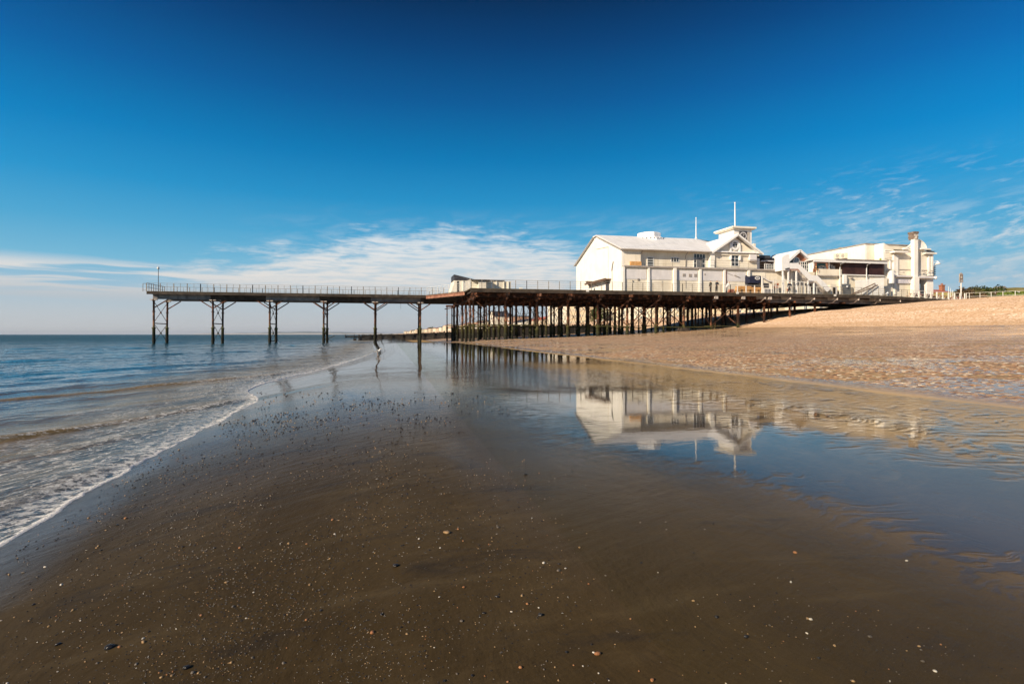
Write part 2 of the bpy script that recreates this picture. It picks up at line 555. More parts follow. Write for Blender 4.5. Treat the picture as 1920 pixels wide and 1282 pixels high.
# pebbly orange bar beyond the pool
bar = t.rmp(x, 7.3, 8.6, 0, 1)
peb = t.new('ShaderNodeTexVoronoi', feature='F1')
t.put(peb.inputs['Vector'], pos); peb.inputs['Scale'].default_value = 16.0
pebc = peb.outputs['Color']; pebd = peb.outputs['Distance']
pr = t.sep(pebc)
pebcol = t.ramp(pr[0], [(0.0, (0.13, 0.06, 0.03)), (0.20, (0.34, 0.18, 0.085)), (0.48, (0.46, 0.27, 0.14)), (0.70, (0.24, 0.19, 0.13)), (0.86, (0.62, 0.46, 0.29)), (0.96, (0.85, 0.76, 0.60))], 'CONSTANT')
cover = t.m('SUBTRACT', t.m('ADD', t.noise(t.comb(t.m('MULTIPLY', xw, .35), t.m('MULTIPLY', y, .22)), 1.0, 5, .62), t.rmp(x, 9, 16, 0.02, 0.09)), t.rmp(x, 20, 42, 0.0, 0.06))
cover = t.m('SUBTRACT', cover, t.m('MULTIPLY', t.rmp(y, 34, 14, 0, 1), t.rmp(x, 14, 30, 0.0, 0.10)))
pmask = t.m('MULTIPLY', bar, t.rmp(t.m('ADD', t.m('SUBTRACT', cover, t.m('MULTIPLY', t.rmp(x, 22, 34, 0, .09), t.rmp(y, 66, 40, 0, 1))), t.m('MULTIPLY', t.m('SUBTRACT', pr[1], 0.5), 0.30)), 0.44, 0.56, 0, 1))
wetbar = t.mix(t.rmp(nmid, 0.3, 0.7), (0.19, 0.13, 0.06), (0.32, 0.22, 0.11))
c = t.mix(bar, c, wetbar)
c = t.mix(pmask, c, pebcol)
# dry shingle bank
bankf = t.rmp(t.m('ADD', x, t.m('MULTIPLY', t.m('SUBTRACT', nmid, 0.5), 1.2)), 47.6, 48.8, 0, 1)
sv_ = t.new('ShaderNodeTexVoronoi', feature='F1')
t.put(sv_.inputs['Vector'], pos); sv_.inputs['Scale'].default_value = 7.0
sh = t.sep(sv_.outputs['Color'])
shcol = t.ramp(sh[0], [(0.0, (0.34, 0.21, 0.12)), (0.2, (0.58, 0.39, 0.26)), (0.45, (0.72, 0.52, 0.37)), (0.7, (0.62, 0.45, 0.32)), (0.85, (0.84, 0.68, 0.52)), (0.96, (0.92, 0.82, 0.70))], 'CONSTANT')
shn = t.noise(t.comb(t.m('MULTIPLY', x, .55), t.m('MULTIPLY', y, .05), z), 1.0, 6, .65)
shcol = t.mix(t.rmp(shn, 0.42, 0.66, 0.0, 0.6), shcol, (0.50, 0.32, 0.18))
shcol = t.mix(t.rmp(z, 2.9, 2.3, 0, 0.45), shcol, (0.40, 0.25, 0.13))
c = t.mix(bankf, c, shcol)
# grass and earth behind the promenade
c = t.mix(t.rmp(x, 93, 97, 0, 1), c, t.mix(t.rmp(nmid, .35, .65), (0.10, 0.12, 0.03), (0.16, 0.15, 0.05)))
# roughness
glaze = t.noise(t.comb(t.m('MULTIPLY', xw, .8), t.m('MULTIPLY', y, .35)), 1.0, 4, .6)
rs = t.rmp(glaze, 0.35, 0.62, 0.34, 0.17)                          # sand: partly drained, partly glazed
rs = t.m('SUBTRACT', rs, t.rmp(y, 6, 13, 0.0, 0.26))
rs = t.m('SUBTRACT', rs, t.rmp(sdist, 0.9, 0.05, 0.0, 0.07))
rs = t.m('SUBTRACT', rs, t.m('MULTIPLY', t.rmp(t.m('ADD', x, t.m('MULTIPLY', t.m('SUBTRACT', glaze, .5), 1.5)), -0.9, 1.4, 0.0, 0.27), t.rmp(y, 2.2, 4.5, 0.15, 1)))
gl2 = t.m('ADD', glaze, t.m('MULTIPLY', t.rmp(x, 22, 34, 0, 0.10), t.rmp(y, 66, 40, 0, 1)))
rb = t.rmp(gl2, 0.43, 0.55, 0.42, 0.05)
r = t.mix(bar, t.comb(rs, rs, rs), t.comb(rb, rb, rb))
r = t.mix(t.m('MULTIPLY', pmask, 0.8), r, (0.45, 0.45, 0.45))
r = t.mix(bankf, r, (0.85, 0.85, 0.85))
rough = t.m('MAXIMUM', t.sep(r)[0], 0.06)
# relief
rip = t.new('ShaderNodeTexWave', wave_type='BANDS', bands_direction='X', wave_profile='SIN')
t.put(rip.inputs['Vector'], t.comb(t.m('ADD', x, t.m('MULTIPLY', y, 0.22)), t.m('MULTIPLY', y, 0.5)))
rip.inputs['Scale'].default_value = 3.2; rip.inputs['Distortion'].default_value = 9.0
rip.inputs['Detail'].default_value = 3.0; rip.inputs['Detail Scale'].default_value = 0.8
ripm = t.m('MULTIPLY', t.rmp(x, 0.5, 2.2, 0.06, 1), t.rmp(x, 9.0, 7.0, 0.3, 1))
nearm = t.rmp(y, 13, 5, 0.12, 1)
h1 = t.m('MULTIPLY', t.m('MULTIPLY', rip.outputs[0], ripm), nearm)
streak = t.noise(t.comb(t.m('MULTIPLY', t.m('ADD', x, t.m('MULTIPLY', y, .5)), 1.5), t.m('MULTIPLY', t.m('SUBTRACT', y, t.m('MULTIPLY', x, .5)), 9.0)), 1.0, 5, .6)
b1 = t.bump(h1, 0.16, 0.006)
b2 = t.bump(t.m('MULTIPLY', streak, nearm), 0.60, 0.016, b1)
b2 = t.bump(t.m('MULTIPLY', t.noise(t.comb(t.m('MULTIPLY', x, 2.0), t.m('MULTIPLY', y, 1.1)), 1.0, 6, .62, 0.3), t.rmp(y, 14, 3, 0, 1)), 0.55, 0.05, b2)
farst = t.noise(t.comb(t.m('MULTIPLY', x, .30), t.m('MULTIPLY', y, 1.1)), 1.0, 5, .62, .6)
b2 = t.bump(t.m('MULTIPLY', farst, t.rmp(y, 7, 12, 0, 1)), t.rmp(y, 20, 60, 0.28, 0.12), 0.025, b2)
b3 = t.bump(grain, t.rmp(y, 14, 2, 0.0, 0.6), 0.0018, b2)
pebh = t.m('MULTIPLY', t.m('SUBTRACT', 0.6, pebd), pmask)
b4 = t.bump(pebh, 0.8, 0.05, b3)
b5 = t.bump(t.m('MULTIPLY', sv_.outputs['Distance'], bankf), 0.8, 0.05, b4)
b5 = t.bump(t.m('MULTIPLY', t.noise(pos, 0.9, 5, .6), bankf), 0.5, 0.22, b5)
wet = t.rmp(y, 2.4, 10, 0.09, 1.0)
wet = t.m('MAXIMUM', wet, t.m('MULTIPLY', t.rmp(t.m('ADD', x, t.m('MULTIPLY', t.m('SUBTRACT', glaze, .5), 1.6)), -0.2, 1.5, 0, 1), t.rmp(y, 1.6, 4.5, .25, 1)))
wet = t.m('MAXIMUM', wet, t.rmp(sdist, 0.9, 0.1, 0.0, 0.75))
wet = t.m('MULTIPLY', wet, t.rmp(x, 2.8, 4.4, 1.0, 0.16))               # under the pool the sand itself is matt
wet = t.m('MAXIMUM', wet, t.m('MULTIPLY', t.rmp(x, 7.0, 8.2, 0, 1), t.rmp(rough, 0.32, 0.10, 0.13, 1.0)))
wet = t.m('MULTIPLY', wet, t.m('SUBTRACT', 1.0, bankf))
dfs = t.new('ShaderNodeBsdfDiffuse'); t.put(dfs.inputs[0], c); t.put(dfs.inputs['Normal'], b5); dfs.inputs['Roughness'].default_value = 0.4
gls = t.new('ShaderNodeBsdfGlossy'); t.put(gls.inputs['Color'], (1, 1, 1, 1)); t.put(gls.inputs['Roughness'], rough); t.put(gls.inputs['Normal'], b5)
frs = t.new('ShaderNodeFresnel'); frs.inputs['IOR'].default_value = 1.36; t.put(frs.inputs['Normal'], b3)
mxs = t.new('ShaderNodeMixShader'); t.put(mxs.inputs[0], t.m('MULTIPLY', frs.outputs[0], wet))
t.l.new(dfs.outputs[0], mxs.inputs[1]); t.l.new(gls.outputs[0], mxs.inputs[2])
t.l.new(mxs.outputs[0], t.out.inputs[0])

def spaced(a, b, lo, hi, growth):
    """steps of size lo near 0 growing outward"""
    out_ = [0.0]
    step = lo; p_ = 0.0
    while p_ < b:
        p_ += step; out_.append(p_); step = min(max(lo, p_ * growth), hi if p_ < 300 else 1e9)
    neg = []
    step = lo; p_ = 0.0
    while p_ > a:
        p_ -= step; neg.append(p_); step = min(max(lo, -p_ * growth), hi if p_ > -300 else 1e9)
    return np.array(neg[::-1] + out_)

us = spaced(-400, 30000, 0.045, 3.0, 0.018)
vs_ = spaced(-40, 30000, 0.05, 3.5, 0.016)
ground = grid_mesh('ground', us, vs_, ground_z, m_sand, attrs={'shore': lambda U, V, Z: U - front(V)})

# ------------------------------------------------------------------ water materials
def film_mat(name, ripple, tint=(0.95, 0.96, 0.94), mask=None):
    m_, t = mat(name)
    pos = t.new('ShaderNodeNewGeometry').outputs['Position']
    nrm = ripple(t, pos)
    fr = t.new('ShaderNodeFresnel'); fr.inputs['IOR'].default_value = 1.42
    t.put(fr.inputs['Normal'], nrm)
    tr = t.new('ShaderNodeBsdfTransparent'); t.put(tr.inputs[0], tint)
    gl = t.new('ShaderNodeBsdfGlossy'); gl.inputs['Roughness'].default_value = 0.015
    t.put(gl.inputs['Normal'], nrm)
    t.put(gl.inputs['Color'], (1, 1, 1))
    ms = t.new('ShaderNodeMixShader')
    t.put(ms.inputs[0], t.m('MULTIPLY', fr.outputs[0], mask(t, pos)) if mask else fr.outputs[0])
    t.l.new(tr.outputs[0], ms.inputs[1]); t.l.new(gl.outputs[0], ms.inputs[2])
    t.l.new(ms.outputs[0], t.out.inputs[0])
    return m_

def pool_ripple(t, pos):
    x, y, z = t.sep(pos)
    # wind ruffles the far part of the pool, the near part lies calm
    a = t.noise(t.comb(t.m('MULTIPLY', x, 5.0), t.m('MULTIPLY', y, 9.0)), 1.0, 3, .55)
    b = t.noise(t.comb(t.m('MULTIPLY', t.m('ADD', x, t.m('MULTIPLY', y, .3)), 14.0), t.m('MULTIPLY', t.m('SUBTRACT', y, t.m('MULTIPLY', x, .3)), 30.0)), 1.0, 3, .6)
    patch = t.noise(t.comb(t.m('MULTIPLY', x, .35), t.m('MULTIPLY', y, .22)), 1.0, 3, .5)
    calm = t.rmp(t.m('ADD', y, t.m('MULTIPLY', t.m('SUBTRACT', patch, 0.5), 10.0)), 8, 12, 0.05, 0.9)
    calm = t.m('MAXIMUM', calm, t.rmp(t.m('ADD', x, t.m('MULTIPLY', t.m('SUBTRACT', patch, 0.5), 4.0)), 4.4, 6.4, 0.0, 1))
    calm = t.m('MULTIPLY', calm, t.rmp(y, 12, 22, 1.0, 0.10))
    n = t.bump(t.m('MULTIPLY', a, calm), 0.6, 0.012)
    return t.bump(t.m('MULTIPLY', b, calm), 0.6, 0.0035, n)

def pool_mask(t, pos):
    x, y, z = t.sep(pos)
    q = t.vm('ADD', pos, t.vm('SCALE', t.vm('SUBTRACT', t.noise(t.comb(t.m('MULTIPLY', x, 1.0), t.m('MULTIPLY', y, .7)), 1.0, 3, .5, col=True), (.5, .5, .5)), scale=1.1))
    qx, qy, _ = t.sep(q)
    st_ = t.noise(t.comb(t.m('MULTIPLY', t.m('SUBTRACT', qx, t.m('MULTIPLY', qy, .25)), 4.6), t.m('MULTIPLY', t.m('ADD', qy, t.m('MULTIPLY', qx, .25)), 15.0)), 1.0, 5, .66)
    big = t.noise(t.comb(t.m('MULTIPLY', x, .55), t.m('MULTIPLY', y, .30)), 1.0, 3, .5)
    zone = t.m('MULTIPLY', t.m('ADD', t.rmp(x, 2.8, 4.4, 0, 0.95), t.rmp(x, 4.4, 6.6, 0, 0.10)), t.rmp(y, 2.5, 4.0, 0.5, 1))
    edge = t.m('MULTIPLY', t.rmp(x, 3.1, 1.7, 0, 1.15), t.rmp(y, 4.6, 2.8, 0.15, 1.0))
    zz = t.m('MAXIMUM', t.m('MULTIPLY', zone, t.rmp(y, 26, 14, 0, 1)), edge)
    v_ = t.m('ADD', t.m('MULTIPLY', st_, .72), t.m('MULTIPLY', big, .28))
    isl = t.rmp(t.m('ADD', v_, t.m('MULTIPLY', zz, 0.15)), 0.59, 0.655, 0, 0.9)
    bd = t.noise(t.comb(t.m('MULTIPLY', x, 1.6), t.m('MULTIPLY', y, 1.0)), 1.0, 5, .62)
    feather = t.rmp(t.m('ADD', x, t.m('ADD', t.m('MULTIPLY', t.m('SUBTRACT', bd, .5), 1.3), t.m('MULTIPLY', t.m('SUBTRACT', st_, .5), 2.2))), 1.15, 2.5, 0.0, 1.0)
    return t.m('MULTIPLY', t.m('MULTIPLY', feather, t.rmp(y, 2.0, 6.0, 0.62, 1.0)), t.m('SUBTRACT', 1.0, t.m('MULTIPLY', isl, 0.85)))
m_pool = film_mat('pool_water', pool_ripple, mask=pool_mask)
def pool_z(U, V):
    return U * 0 + 0.408 - 0.40 * np.clip((V - 62) / 20, 0, 1)
pu = np.linspace(0.75, 11, 60); pv = np.concatenate([np.linspace(-2, 30, 60), np.linspace(31, 62, 30)])
pool_o = grid_mesh('tide_pool_water', pu, pv, pool_z, m_pool)

# ------------------------------------------------------------------ sea
def lin_dist(U, V, pts):
    """signed distance (shoreward positive) from a crest line given as x over y, and its strength along it"""
    pv_ = [p[1] for p in pts]; pu_ = [p[0] for p in pts]; pa = [p[2] for p in pts]
    c_ = np.interp(V, pv_, pu_); a_ = np.interp(V, pv_, pa, left=pa[0], right=0)
    return U - c_, a_

CRESTS = [
    [(-6.0, 4.5, .055), (-4.55, 7.6, .060), (-4.1, 8.5, .055), (-3.75, 9.6, .04), (-3.3, 10.6, .05), (-2.9, 11.6, .05), (-2.6, 12.6, .03), (-2.4, 13.2, 0)],
    [(-3.3, 3.6, .025), (-2.86, 5.0, .032), (-2.70, 5.9, .028), (-2.55, 6.9, .02), (-2.5, 7.8, .0)],
    [(-4.2, 6.2, .0), (-3.5, 7.2, .02), (-3.1, 8.3, .02), (-2.8, 9.6, .0)],
    [(-9.0, 11.0, .035), (-6.4, 14.6, .04), (-4.6, 17.6, .045), (-3.2, 20, .05), (-2.5, 23, .05), (-2.0, 26, .04), (-1.4, 33, 0)],
]
def wave_h(U, V):
    d = np.hypot(U, V)
    off = np.clip((front(V) - U) / 3.0, 0, 1)
    ww = 1.2 * fbm(U * 0.06, V * 0.06, 3, 51)
    ph = (U - 0.62 * V)
    far = np.clip((d - 10) / 60, 0, 1)
    h = 0.020 * np.sin(2 * np.pi * (ph / 1.35 + ww)) * (1 - far) + 0.022 * np.sin(2 * np.pi * (ph / 2.9 + ww * 0.7 + 0.3))
    h += (0.02 + 0.07 * far) * np.sin(2 * np.pi * ((U - 0.4 * V) / 9.0 + ww))
    h += 0.05 * fbm(U * 0.9, V * 0.5, 3, 61) + 0.010 * fbm(U * 4, V * 2.4, 2, 66)
    h = h * off * 0.9
    for cr in CRESTS:
        dd, aa = lin_dist(U, V, cr)
        dd = dd + 0.08 * vnoise(V * 1.2, U * 0 + 2, 71) + 0.012 * vnoise(V * 7, U * 0 + 2, 72)
        shape = np.where(dd > 0, np.exp(-(dd / 0.12) ** 2), np.exp(-(dd / 0.42) ** 2))
        h = np.maximum(h, 0) * 0 + h + aa * shape * (0.85 + 0.5 * vnoise(V * 1.7, U * 0 + 1, 73))
    return h * np.clip(4000 / (d + 1), 0, 1)

def sea_z(Sg, V):
    U = front(V) - Sg
    g = ground_z(U, V)
    film = 0.005 * np.clip(Sg / 0.05, 0, 1) ** 0.5 + 0.01 * np.clip(Sg / 0.6, 0, 1)
    lip = 0.004 * np.exp(-((Sg - 0.04) / 0.03) ** 2)
    z = np.maximum(g + film + lip, wave_h(U, V) + 0.012 - 0.02 * np.clip(1 - Sg / 0.4, 0, 1))
    z = np.minimum(z, g + 0.008 + 0.22 * np.clip(Sg, 0, None) + 50 * np.clip(Sg - 1.0, 0, None))
    z = np.where(Sg <= 0, g - 0.006, z)
    z = np.where(g > 0.35, g - 0.3, z)
    return z

def build_sea(m_):
    sg = np.concatenate([[-0.02, 0, 0.012, 0.03, 0.05, 0.08], np.arange(0.12, 6, 0.035), 6 * 1.012 ** np.arange(0, 150), 36 * 1.05 ** np.arange(0, 130)])
    vv = np.concatenate([np.arange(1.2, 9, 0.04), 9 * 1.0065 ** np.arange(0, 480), 202 * 1.04 ** np.arange(0, 130)])
    Sg, V = np.meshgrid(sg, vv)
    U = front(V) - Sg
    Z = sea_z(Sg, V)
    nu = len(sg)
    co = np.stack([U.ravel(), V.ravel(), Z.ravel()], 1)
    I, J = np.meshgrid(np.arange(nu - 1), np.arange(len(vv) - 1))
    a = (J * nu + I).ravel()
    q = np.stack([a, a + nu, a + 1 + nu, a + 1], 1)
    me = bpy.data.meshes.new('sea')
    me.vertices.add(len(co)); me.vertices.foreach_set('co', co.ravel())
    me.loops.add(q.size); me.loops.foreach_set('vertex_index', q.ravel().astype(np.int32))
    me.polygons.add(len(q)); me.polygons.foreach_set('loop_start', np.arange(0, q.size, 4, dtype=np.int32))
    me.polygons.foreach_set('use_smooth', np.ones(len(q), bool))
    me.update(calc_edges=True)
    crest = np.zeros_like(Z)
    for cr in CRESTS:
        dd, aa = lin_dist(U, V, cr)
        crest = np.maximum(crest, np.clip(aa / 0.03, 0, 1) * np.exp(-((dd - 0.03) / 0.17) ** 2))
    for nm, arr in (('offshore', Sg), ('depth', np.clip(Z - ground_z(U, V), 0, 30)), ('crest', crest)):
        at = me.attributes.new(nm, 'FLOAT', 'POINT')
        at.data.foreach_set('value', arr.ravel().astype(np.float32))
    me.materials.append(m_)
    o = bpy.data.objects.new('sea', me)
    COL.objects.link(o)
    o['kind'] = 'structure'
    return o

m_sea, t = mat('sea_water')
geo = t.new('ShaderNodeNewGeometry')
pos = geo.outputs['Position']
x, y, z = t.sep(pos)
offs = t.attr('offshore'); dep = t.attr('depth'); crest = t.attr('crest')
dist = t.vm('LENGTH', t.comb(x, y, 0))
rx = t.m('SUBTRACT', x, t.m('MULTIPLY', y, .45)); ry = t.m('ADD', y, t.m('MULTIPLY', x, .45))
n1 = t.noise(t.comb(t.m('MULTIPLY', rx, 7.0), t.m('MULTIPLY', ry, 3.0), z), 1.0, 4, .6)
n2 = t.noise(t.comb(t.m('MULTIPLY', rx, 1.3), t.m('MULTIPLY', ry, 0.55)), 1.0, 5, .62)
n3 = t.noise(t.comb(t.m('MULTIPLY', rx, .22), t.m('MULTIPLY', ry, .10)), 1.0, 5, .62)
b1 = t.bump(n1, t.m('MULTIPLY', t.rmp(dist, 30, 5, 0.0, 0.42), t.rmp(crest, 0.2, 0.9, 1.0, 0.35)), 0.026)
b2 = t.bump(n2, t.rmp(dist, 6, 40, 0.25, 0.8), 0.22, b1)
b3 = t.bump(n3, t.rmp(dist, 20, 120, 0.0, 0.9), 1.6, b2)
murky = t.rmp(dep, 0.05, 0.6, 0, 1)
body = t.mix(t.rmp(offs, 1.6, 9.0, 0, 1), (0.17, 0.13, 0.075), (0.016, 0.050, 0.060))
body = t.mix(t.rmp(offs, 12.0, 90.0, 0, 1), body, (0.005, 0.050, 0.074))
body = t.mix(t.m('MULTIPLY', crest, 0.9), body, (0.20, 0.135, 0.055))
dif = t.new('ShaderNodeBsdfDiffuse'); t.put(dif.inputs[0], body); t.put(dif.inputs['Normal'], b3)
trn = t.new('ShaderNodeBsdfTransparent'); t.put(trn.inputs[0], (0.93, 0.92, 0.88, 1))
opq = t.rmp(dep, 0.01, 0.28, 0.0, 1.0)
m1 = t.new('ShaderNodeMixShader'); t.put(m1.inputs[0], opq)
t.l.new(trn.outputs[0], m1.inputs[1]); t.l.new(dif.outputs[0], m1.inputs[2])
gl = t.new('ShaderNodeBsdfGlossy'); t.put(gl.inputs['Normal'], b3)
t.put(gl.inputs['Roughness'], t.rmp(dist, 8, 150, 0.03, 0.16)); t.put(gl.inputs['Color'], (1, 1, 1, 1))
fr = t.new('ShaderNodeFresnel'); fr.inputs['IOR'].default_value = 1.33; t.put(fr.inputs['Normal'], b3)
frr = t.m('MULTIPLY', fr.outputs[0], t.m('MULTIPLY', t.m('MULTIPLY', t.rmp(dist, 30, 200, 1.0, 0.40), t.rmp(offs, 1.2, 5.5, 0.50, 1.0)), t.rmp(crest, 0.2, 1, 1.0, 0.45)))
m2 = t.new('ShaderNodeMixShader'); t.put(m2.inputs[0], frr)
t.l.new(m1.outputs[0], m2.inputs[1]); t.l.new(gl.outputs[0], m2.inputs[2])
# foam: the white rim of the swash, lace behind it, a little on the crests
wob = t.m('MULTIPLY', t.m('SUBTRACT', t.noise(pos, 5.0, 4, .6), 0.5), 0.10)
oo = t.m('ADD', offs, wob)
rimw = t.m('MULTIPLY', t.rmp(dist, 5, 30, 0.050, 0.10), t.rmp(t.noise(pos, 2.2, 4, .65), .35, .65, .35, 1.4))
rim = t.m('MULTIPLY', t.rmp(oo, rimw, t.m('MULTIPLY', rimw, 0.6), 0, 1), t.rmp(dist, 45, 30, 0, 1))
vor = t.new('ShaderNodeTexVoronoi', feature='DISTANCE_TO_EDGE')
wp = t.vm('ADD', t.comb(t.m('MULTIPLY', rx, 1.15), t.m('MULTIPLY', ry, .34)), t.vm('SCALE', t.noise(pos, 2.6, 4, .6, col=True), scale=0.35))
t.put(vor.inputs['Vector'], wp); vor.inputs['Scale'].default_value = 6.0
lace = t.rmp(vor.outputs['Distance'], 0.085, 0.02, 0, 1)
speck = t.rmp(t.noise(t.comb(t.m('MULTIPLY', rx, 26), t.m('MULTIPLY', ry, 6)), 1.0, 4, .65), 0.50, 0.62, 0, 1)
zone = t.noise(t.comb(t.m('MULTIPLY', rx, 1.1), t.m('MULTIPLY', ry, .42)), 1.0, 4, .6)
zn = t.m('MULTIPLY', t.rmp(t.m('ADD', zone, t.rmp(offs, 0.0, 3.4, 0.24, -0.22)), 0.44, 0.60, 0, 1), t.rmp(offs, 4.2, 2.2, 0, 1))
lace = t.m('MULTIPLY', lace, t.rmp(offs, 1.6, 0.3, 0.7, 1.0))
foam = t.m('MAXIMUM', t.m('MULTIPLY', t.m('MULTIPLY', lace, t.rmp(speck, 0, 1, 0.35, 1)), t.m('MAXIMUM', zn, t.rmp(offs, 0.75, 0.3, 0, 0.85))), t.m('MULTIPLY', t.m('MULTIPLY', speck, zn), 0.22))
cr_ = t.m('MULTIPLY', t.rmp(t.m('ADD', t.m('MULTIPLY', crest, 0.5), t.noise(pos, 16.0, 4, .65)), 0.92, 1.10, 0, 0.8), t.rmp(offs, 3.2, 1.2, 0, 1))
foam = t.m('MAXIMUM', foam, cr_)
froth = t.m('MULTIPLY', t.m('MULTIPLY', t.rmp(oo, 0.55, 0.06, 0, 1), t.rmp(t.noise(pos, 11.0, 5, .7), .44, .60, 0, 1)), t.rmp(dist, 40, 25, 0, .9))
foam = t.m('MAXIMUM', foam, froth)
foam = t.m('MAXIMUM', foam, rim, clamp=True)
fb = t.bump(t.noise(pos, 60.0, 4, .65), 0.8, 0.02)
fd = t.new('ShaderNodeBsdfDiffuse'); t.put(fd.inputs[0], (0.80, 0.79, 0.76, 1)); t.put(fd.inputs['Normal'], fb)
m3 = t.new('ShaderNodeMixShader'); t.put(m3.inputs[0], foam)
t.l.new(m2.outputs[0], m3.inputs[1]); t.l.new(fd.outputs[0], m3.inputs[2])
t.l.new(m3.outputs[0], t.out.inputs[0])
sea = build_sea(m_sea)
# ------------------------------------------------------------------ iron, timber, paint
m_rust, t = mat('rusty_iron')
pos = t.new('ShaderNodeNewGeometry').outputs['Position']
x, y, z = t.sep(pos)
n = t.noise(pos, 1.6, 5, .65)
c = t.ramp(n, [(0.30, (0.016, 0.010, 0.007)), (0.50, (0.040, 0.018, 0.010)), (0.59, (0.18, 0.065, 0.028)), (0.70, (0.30, 0.18, 0.12))])
alg = t.rmp(t.m('ADD', z, t.m('MULTIPLY', t.m('SUBTRACT', t.noise(pos, 2.2, 4, .6), 0.5), 1.8)), 3.0, 2.3, 0, 1)
c = t.mix(t.m('MULTIPLY', alg, 0.85), c, (0.055, 0.060, 0.018))
c = t.mix(t.rmp(z, 2.2, 1.0, 0, 0.9), c, (0.012, 0.013, 0.010))
p = principled(t, c, 0.75, t.bump(t.noise(pos, 18, 4, .7), 0.5, 0.02), 0.3)
t.l.new(p.outputs[0], t.out.inputs[0])

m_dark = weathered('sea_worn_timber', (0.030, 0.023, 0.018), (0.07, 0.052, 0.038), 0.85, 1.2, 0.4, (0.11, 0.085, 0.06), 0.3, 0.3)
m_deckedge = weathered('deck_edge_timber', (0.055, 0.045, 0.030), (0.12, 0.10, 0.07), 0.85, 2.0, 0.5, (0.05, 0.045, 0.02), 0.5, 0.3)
m_greymetal = weathered('grey_painted_steel', (0.14, 0.13, 0.13), (0.24, 0.22, 0.20), 0.6, 1.0, 0.5, (0.16, 0.08, 0.04), 0.3)
m_rail = weathered('weathered_rail_steel', (0.16, 0.13, 0.10), (0.30, 0.27, 0.22), 0.6, 3.0, 0.0, (0.12, 0.06, 0.03), 0.4)
m_railwhite = weathered('white_rail_paint', (0.62, 0.60, 0.55), (0.72, 0.70, 0.64), 0.5, 3.0, 0.2, (0.35, 0.22, 0.12), 0.2)
m_redlead = weathered('red_oxide_girder', (0.20, 0.08, 0.05), (0.34, 0.17, 0.11), 0.7, 1.8, 0.4, (0.06, 0.03, 0.02), 0.5)
m_pale = weathered('pale_bracket_paint', (0.42, 0.36, 0.31), (0.55, 0.48, 0.42), 0.6, 2.5, 0.3, (0.20, 0.10, 0.06), 0.5)
m_white = weathered('white_render', (0.77, 0.74, 0.66), (0.84, 0.81, 0.75), 0.75, 0.5, 0.24, (0.50, 0.44, 0.34), 0.12, 0.1, spec=0.2)  # on sea-facing walls the stronger sun is put into this whiter tone
m_cream = weathered('cream_render', (0.70, 0.63, 0.50), (0.80, 0.74, 0.62), 0.8, 0.5, 0.42, (0.46, 0.38, 0.27), 0.15, 0.15, spec=0.2)  # on side walls of white-rendered buildings the weaker sun is put into this tone
m_panelgrey = weathered('pale_grey_panel', (0.60, 0.58, 0.58), (0.70, 0.67, 0.66), 0.7, 0.6, 0.35, (0.45, 0.38, 0.30), 0.15, 0.1, spec=0.2)

DZ = 7.15                     # deck level
GB = lambda u, v: float(ground_z(u, v)) - 0.25
pier = empty('pier', 'long rusty iron and timber pier reaching from the shingle bank out over the sea', 'pier', (10, 80, 0))

def deck_z(u):
    return DZ - 0.55 * min(max((u - 68) / 18, 0), 1) ** 1.2

# ---- jetty -----------------------------------------------------------------
JV0, JV1 = 85.2, 91.6
mb = MB()
for i in range(0, 42):
    a = -31.9 + i * 1.0
    mb.box(a, a + 0.97, JV0, JV1, DZ - 0.09, DZ)
mb.build('jetty_deck', m_deckedge, pier)
mb = MB()
mb.box(-31.9, 9.9, JV0 + 0.02, JV0 + 0.14, DZ - 0.42, DZ - 0.10)
mb.box(-31.9, 9.9, JV1 - 0.14, JV1 - 0.02, DZ - 0.42, DZ - 0.10)
for i in range(0, 53):
    a = -31.8 + i * 0.8
    mb.box(a, a + 0.10, JV0 + 0.15, JV1 - 0.15, DZ - 0.34, DZ - 0.095)
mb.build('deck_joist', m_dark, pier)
for vv_ in (86.0, 90.9):
    for i in range(6):
        a = -31.4 + i * 7.2; b = min(a + 7.18, 10.2)
        mb = MB()
        mb.box(a, b, vv_ - 0.02, vv_ + 0.02, DZ - 0.98, DZ - 0.36)
        mb.box(a, b, vv_ - 0.14, vv_ + 0.14, DZ - 1.03, DZ - 0.98)
        for q in np.arange(a + 0.6, b, 1.2):
            mb.box(q, q + 0.06, vv_ - 0.10, vv_ - 0.022, DZ - 0.97, DZ - 0.37)
        mb.build('girder', m_greymetal if (i % 2 == 0) else m_dark, pier)

def column(u, v, ztop, rad, name='column', thick=2.5, lean=0.0, dv=0.0):
    mb = MB()
    zb = GB(u, v)
    if zb < -1.2:
        zb = -1.2
    P = lambda z: (u + lean * (ztop - z), v + dv * (ztop - z), z)
    zt = thick
    if zt > zb + 0.5:
        pts = [P(zb), P(zt - 0.05), P(zt), P(zt + .12), P(zt + .13), P(ztop - 0.25), P(ztop - 0.24), P(ztop)]
        rd = [rad * 1.45, rad * 1.4, rad * 1.9, rad * 1.9, rad, rad * 0.95, rad * 1.6, rad * 1.7]
        mb.tube(pts, rd, 10)
        mz = (zb + zt) / 2
        mb.tube([P(mz - .08), P(mz + .08)], rad * 1.85, 10)
    else:
        mb.tube([P(zb), P(ztop - 0.25), P(ztop - 0.24), P(ztop)], [rad * 1.1, rad, rad * 1.6, rad * 1.7], 10)
    mz = (zt + ztop) / 2 + 0.3
    mb.tube([P(mz - .06), P(mz + .06)], rad * 1.45, 10)
    return mb.build(name, m_rust, pier)

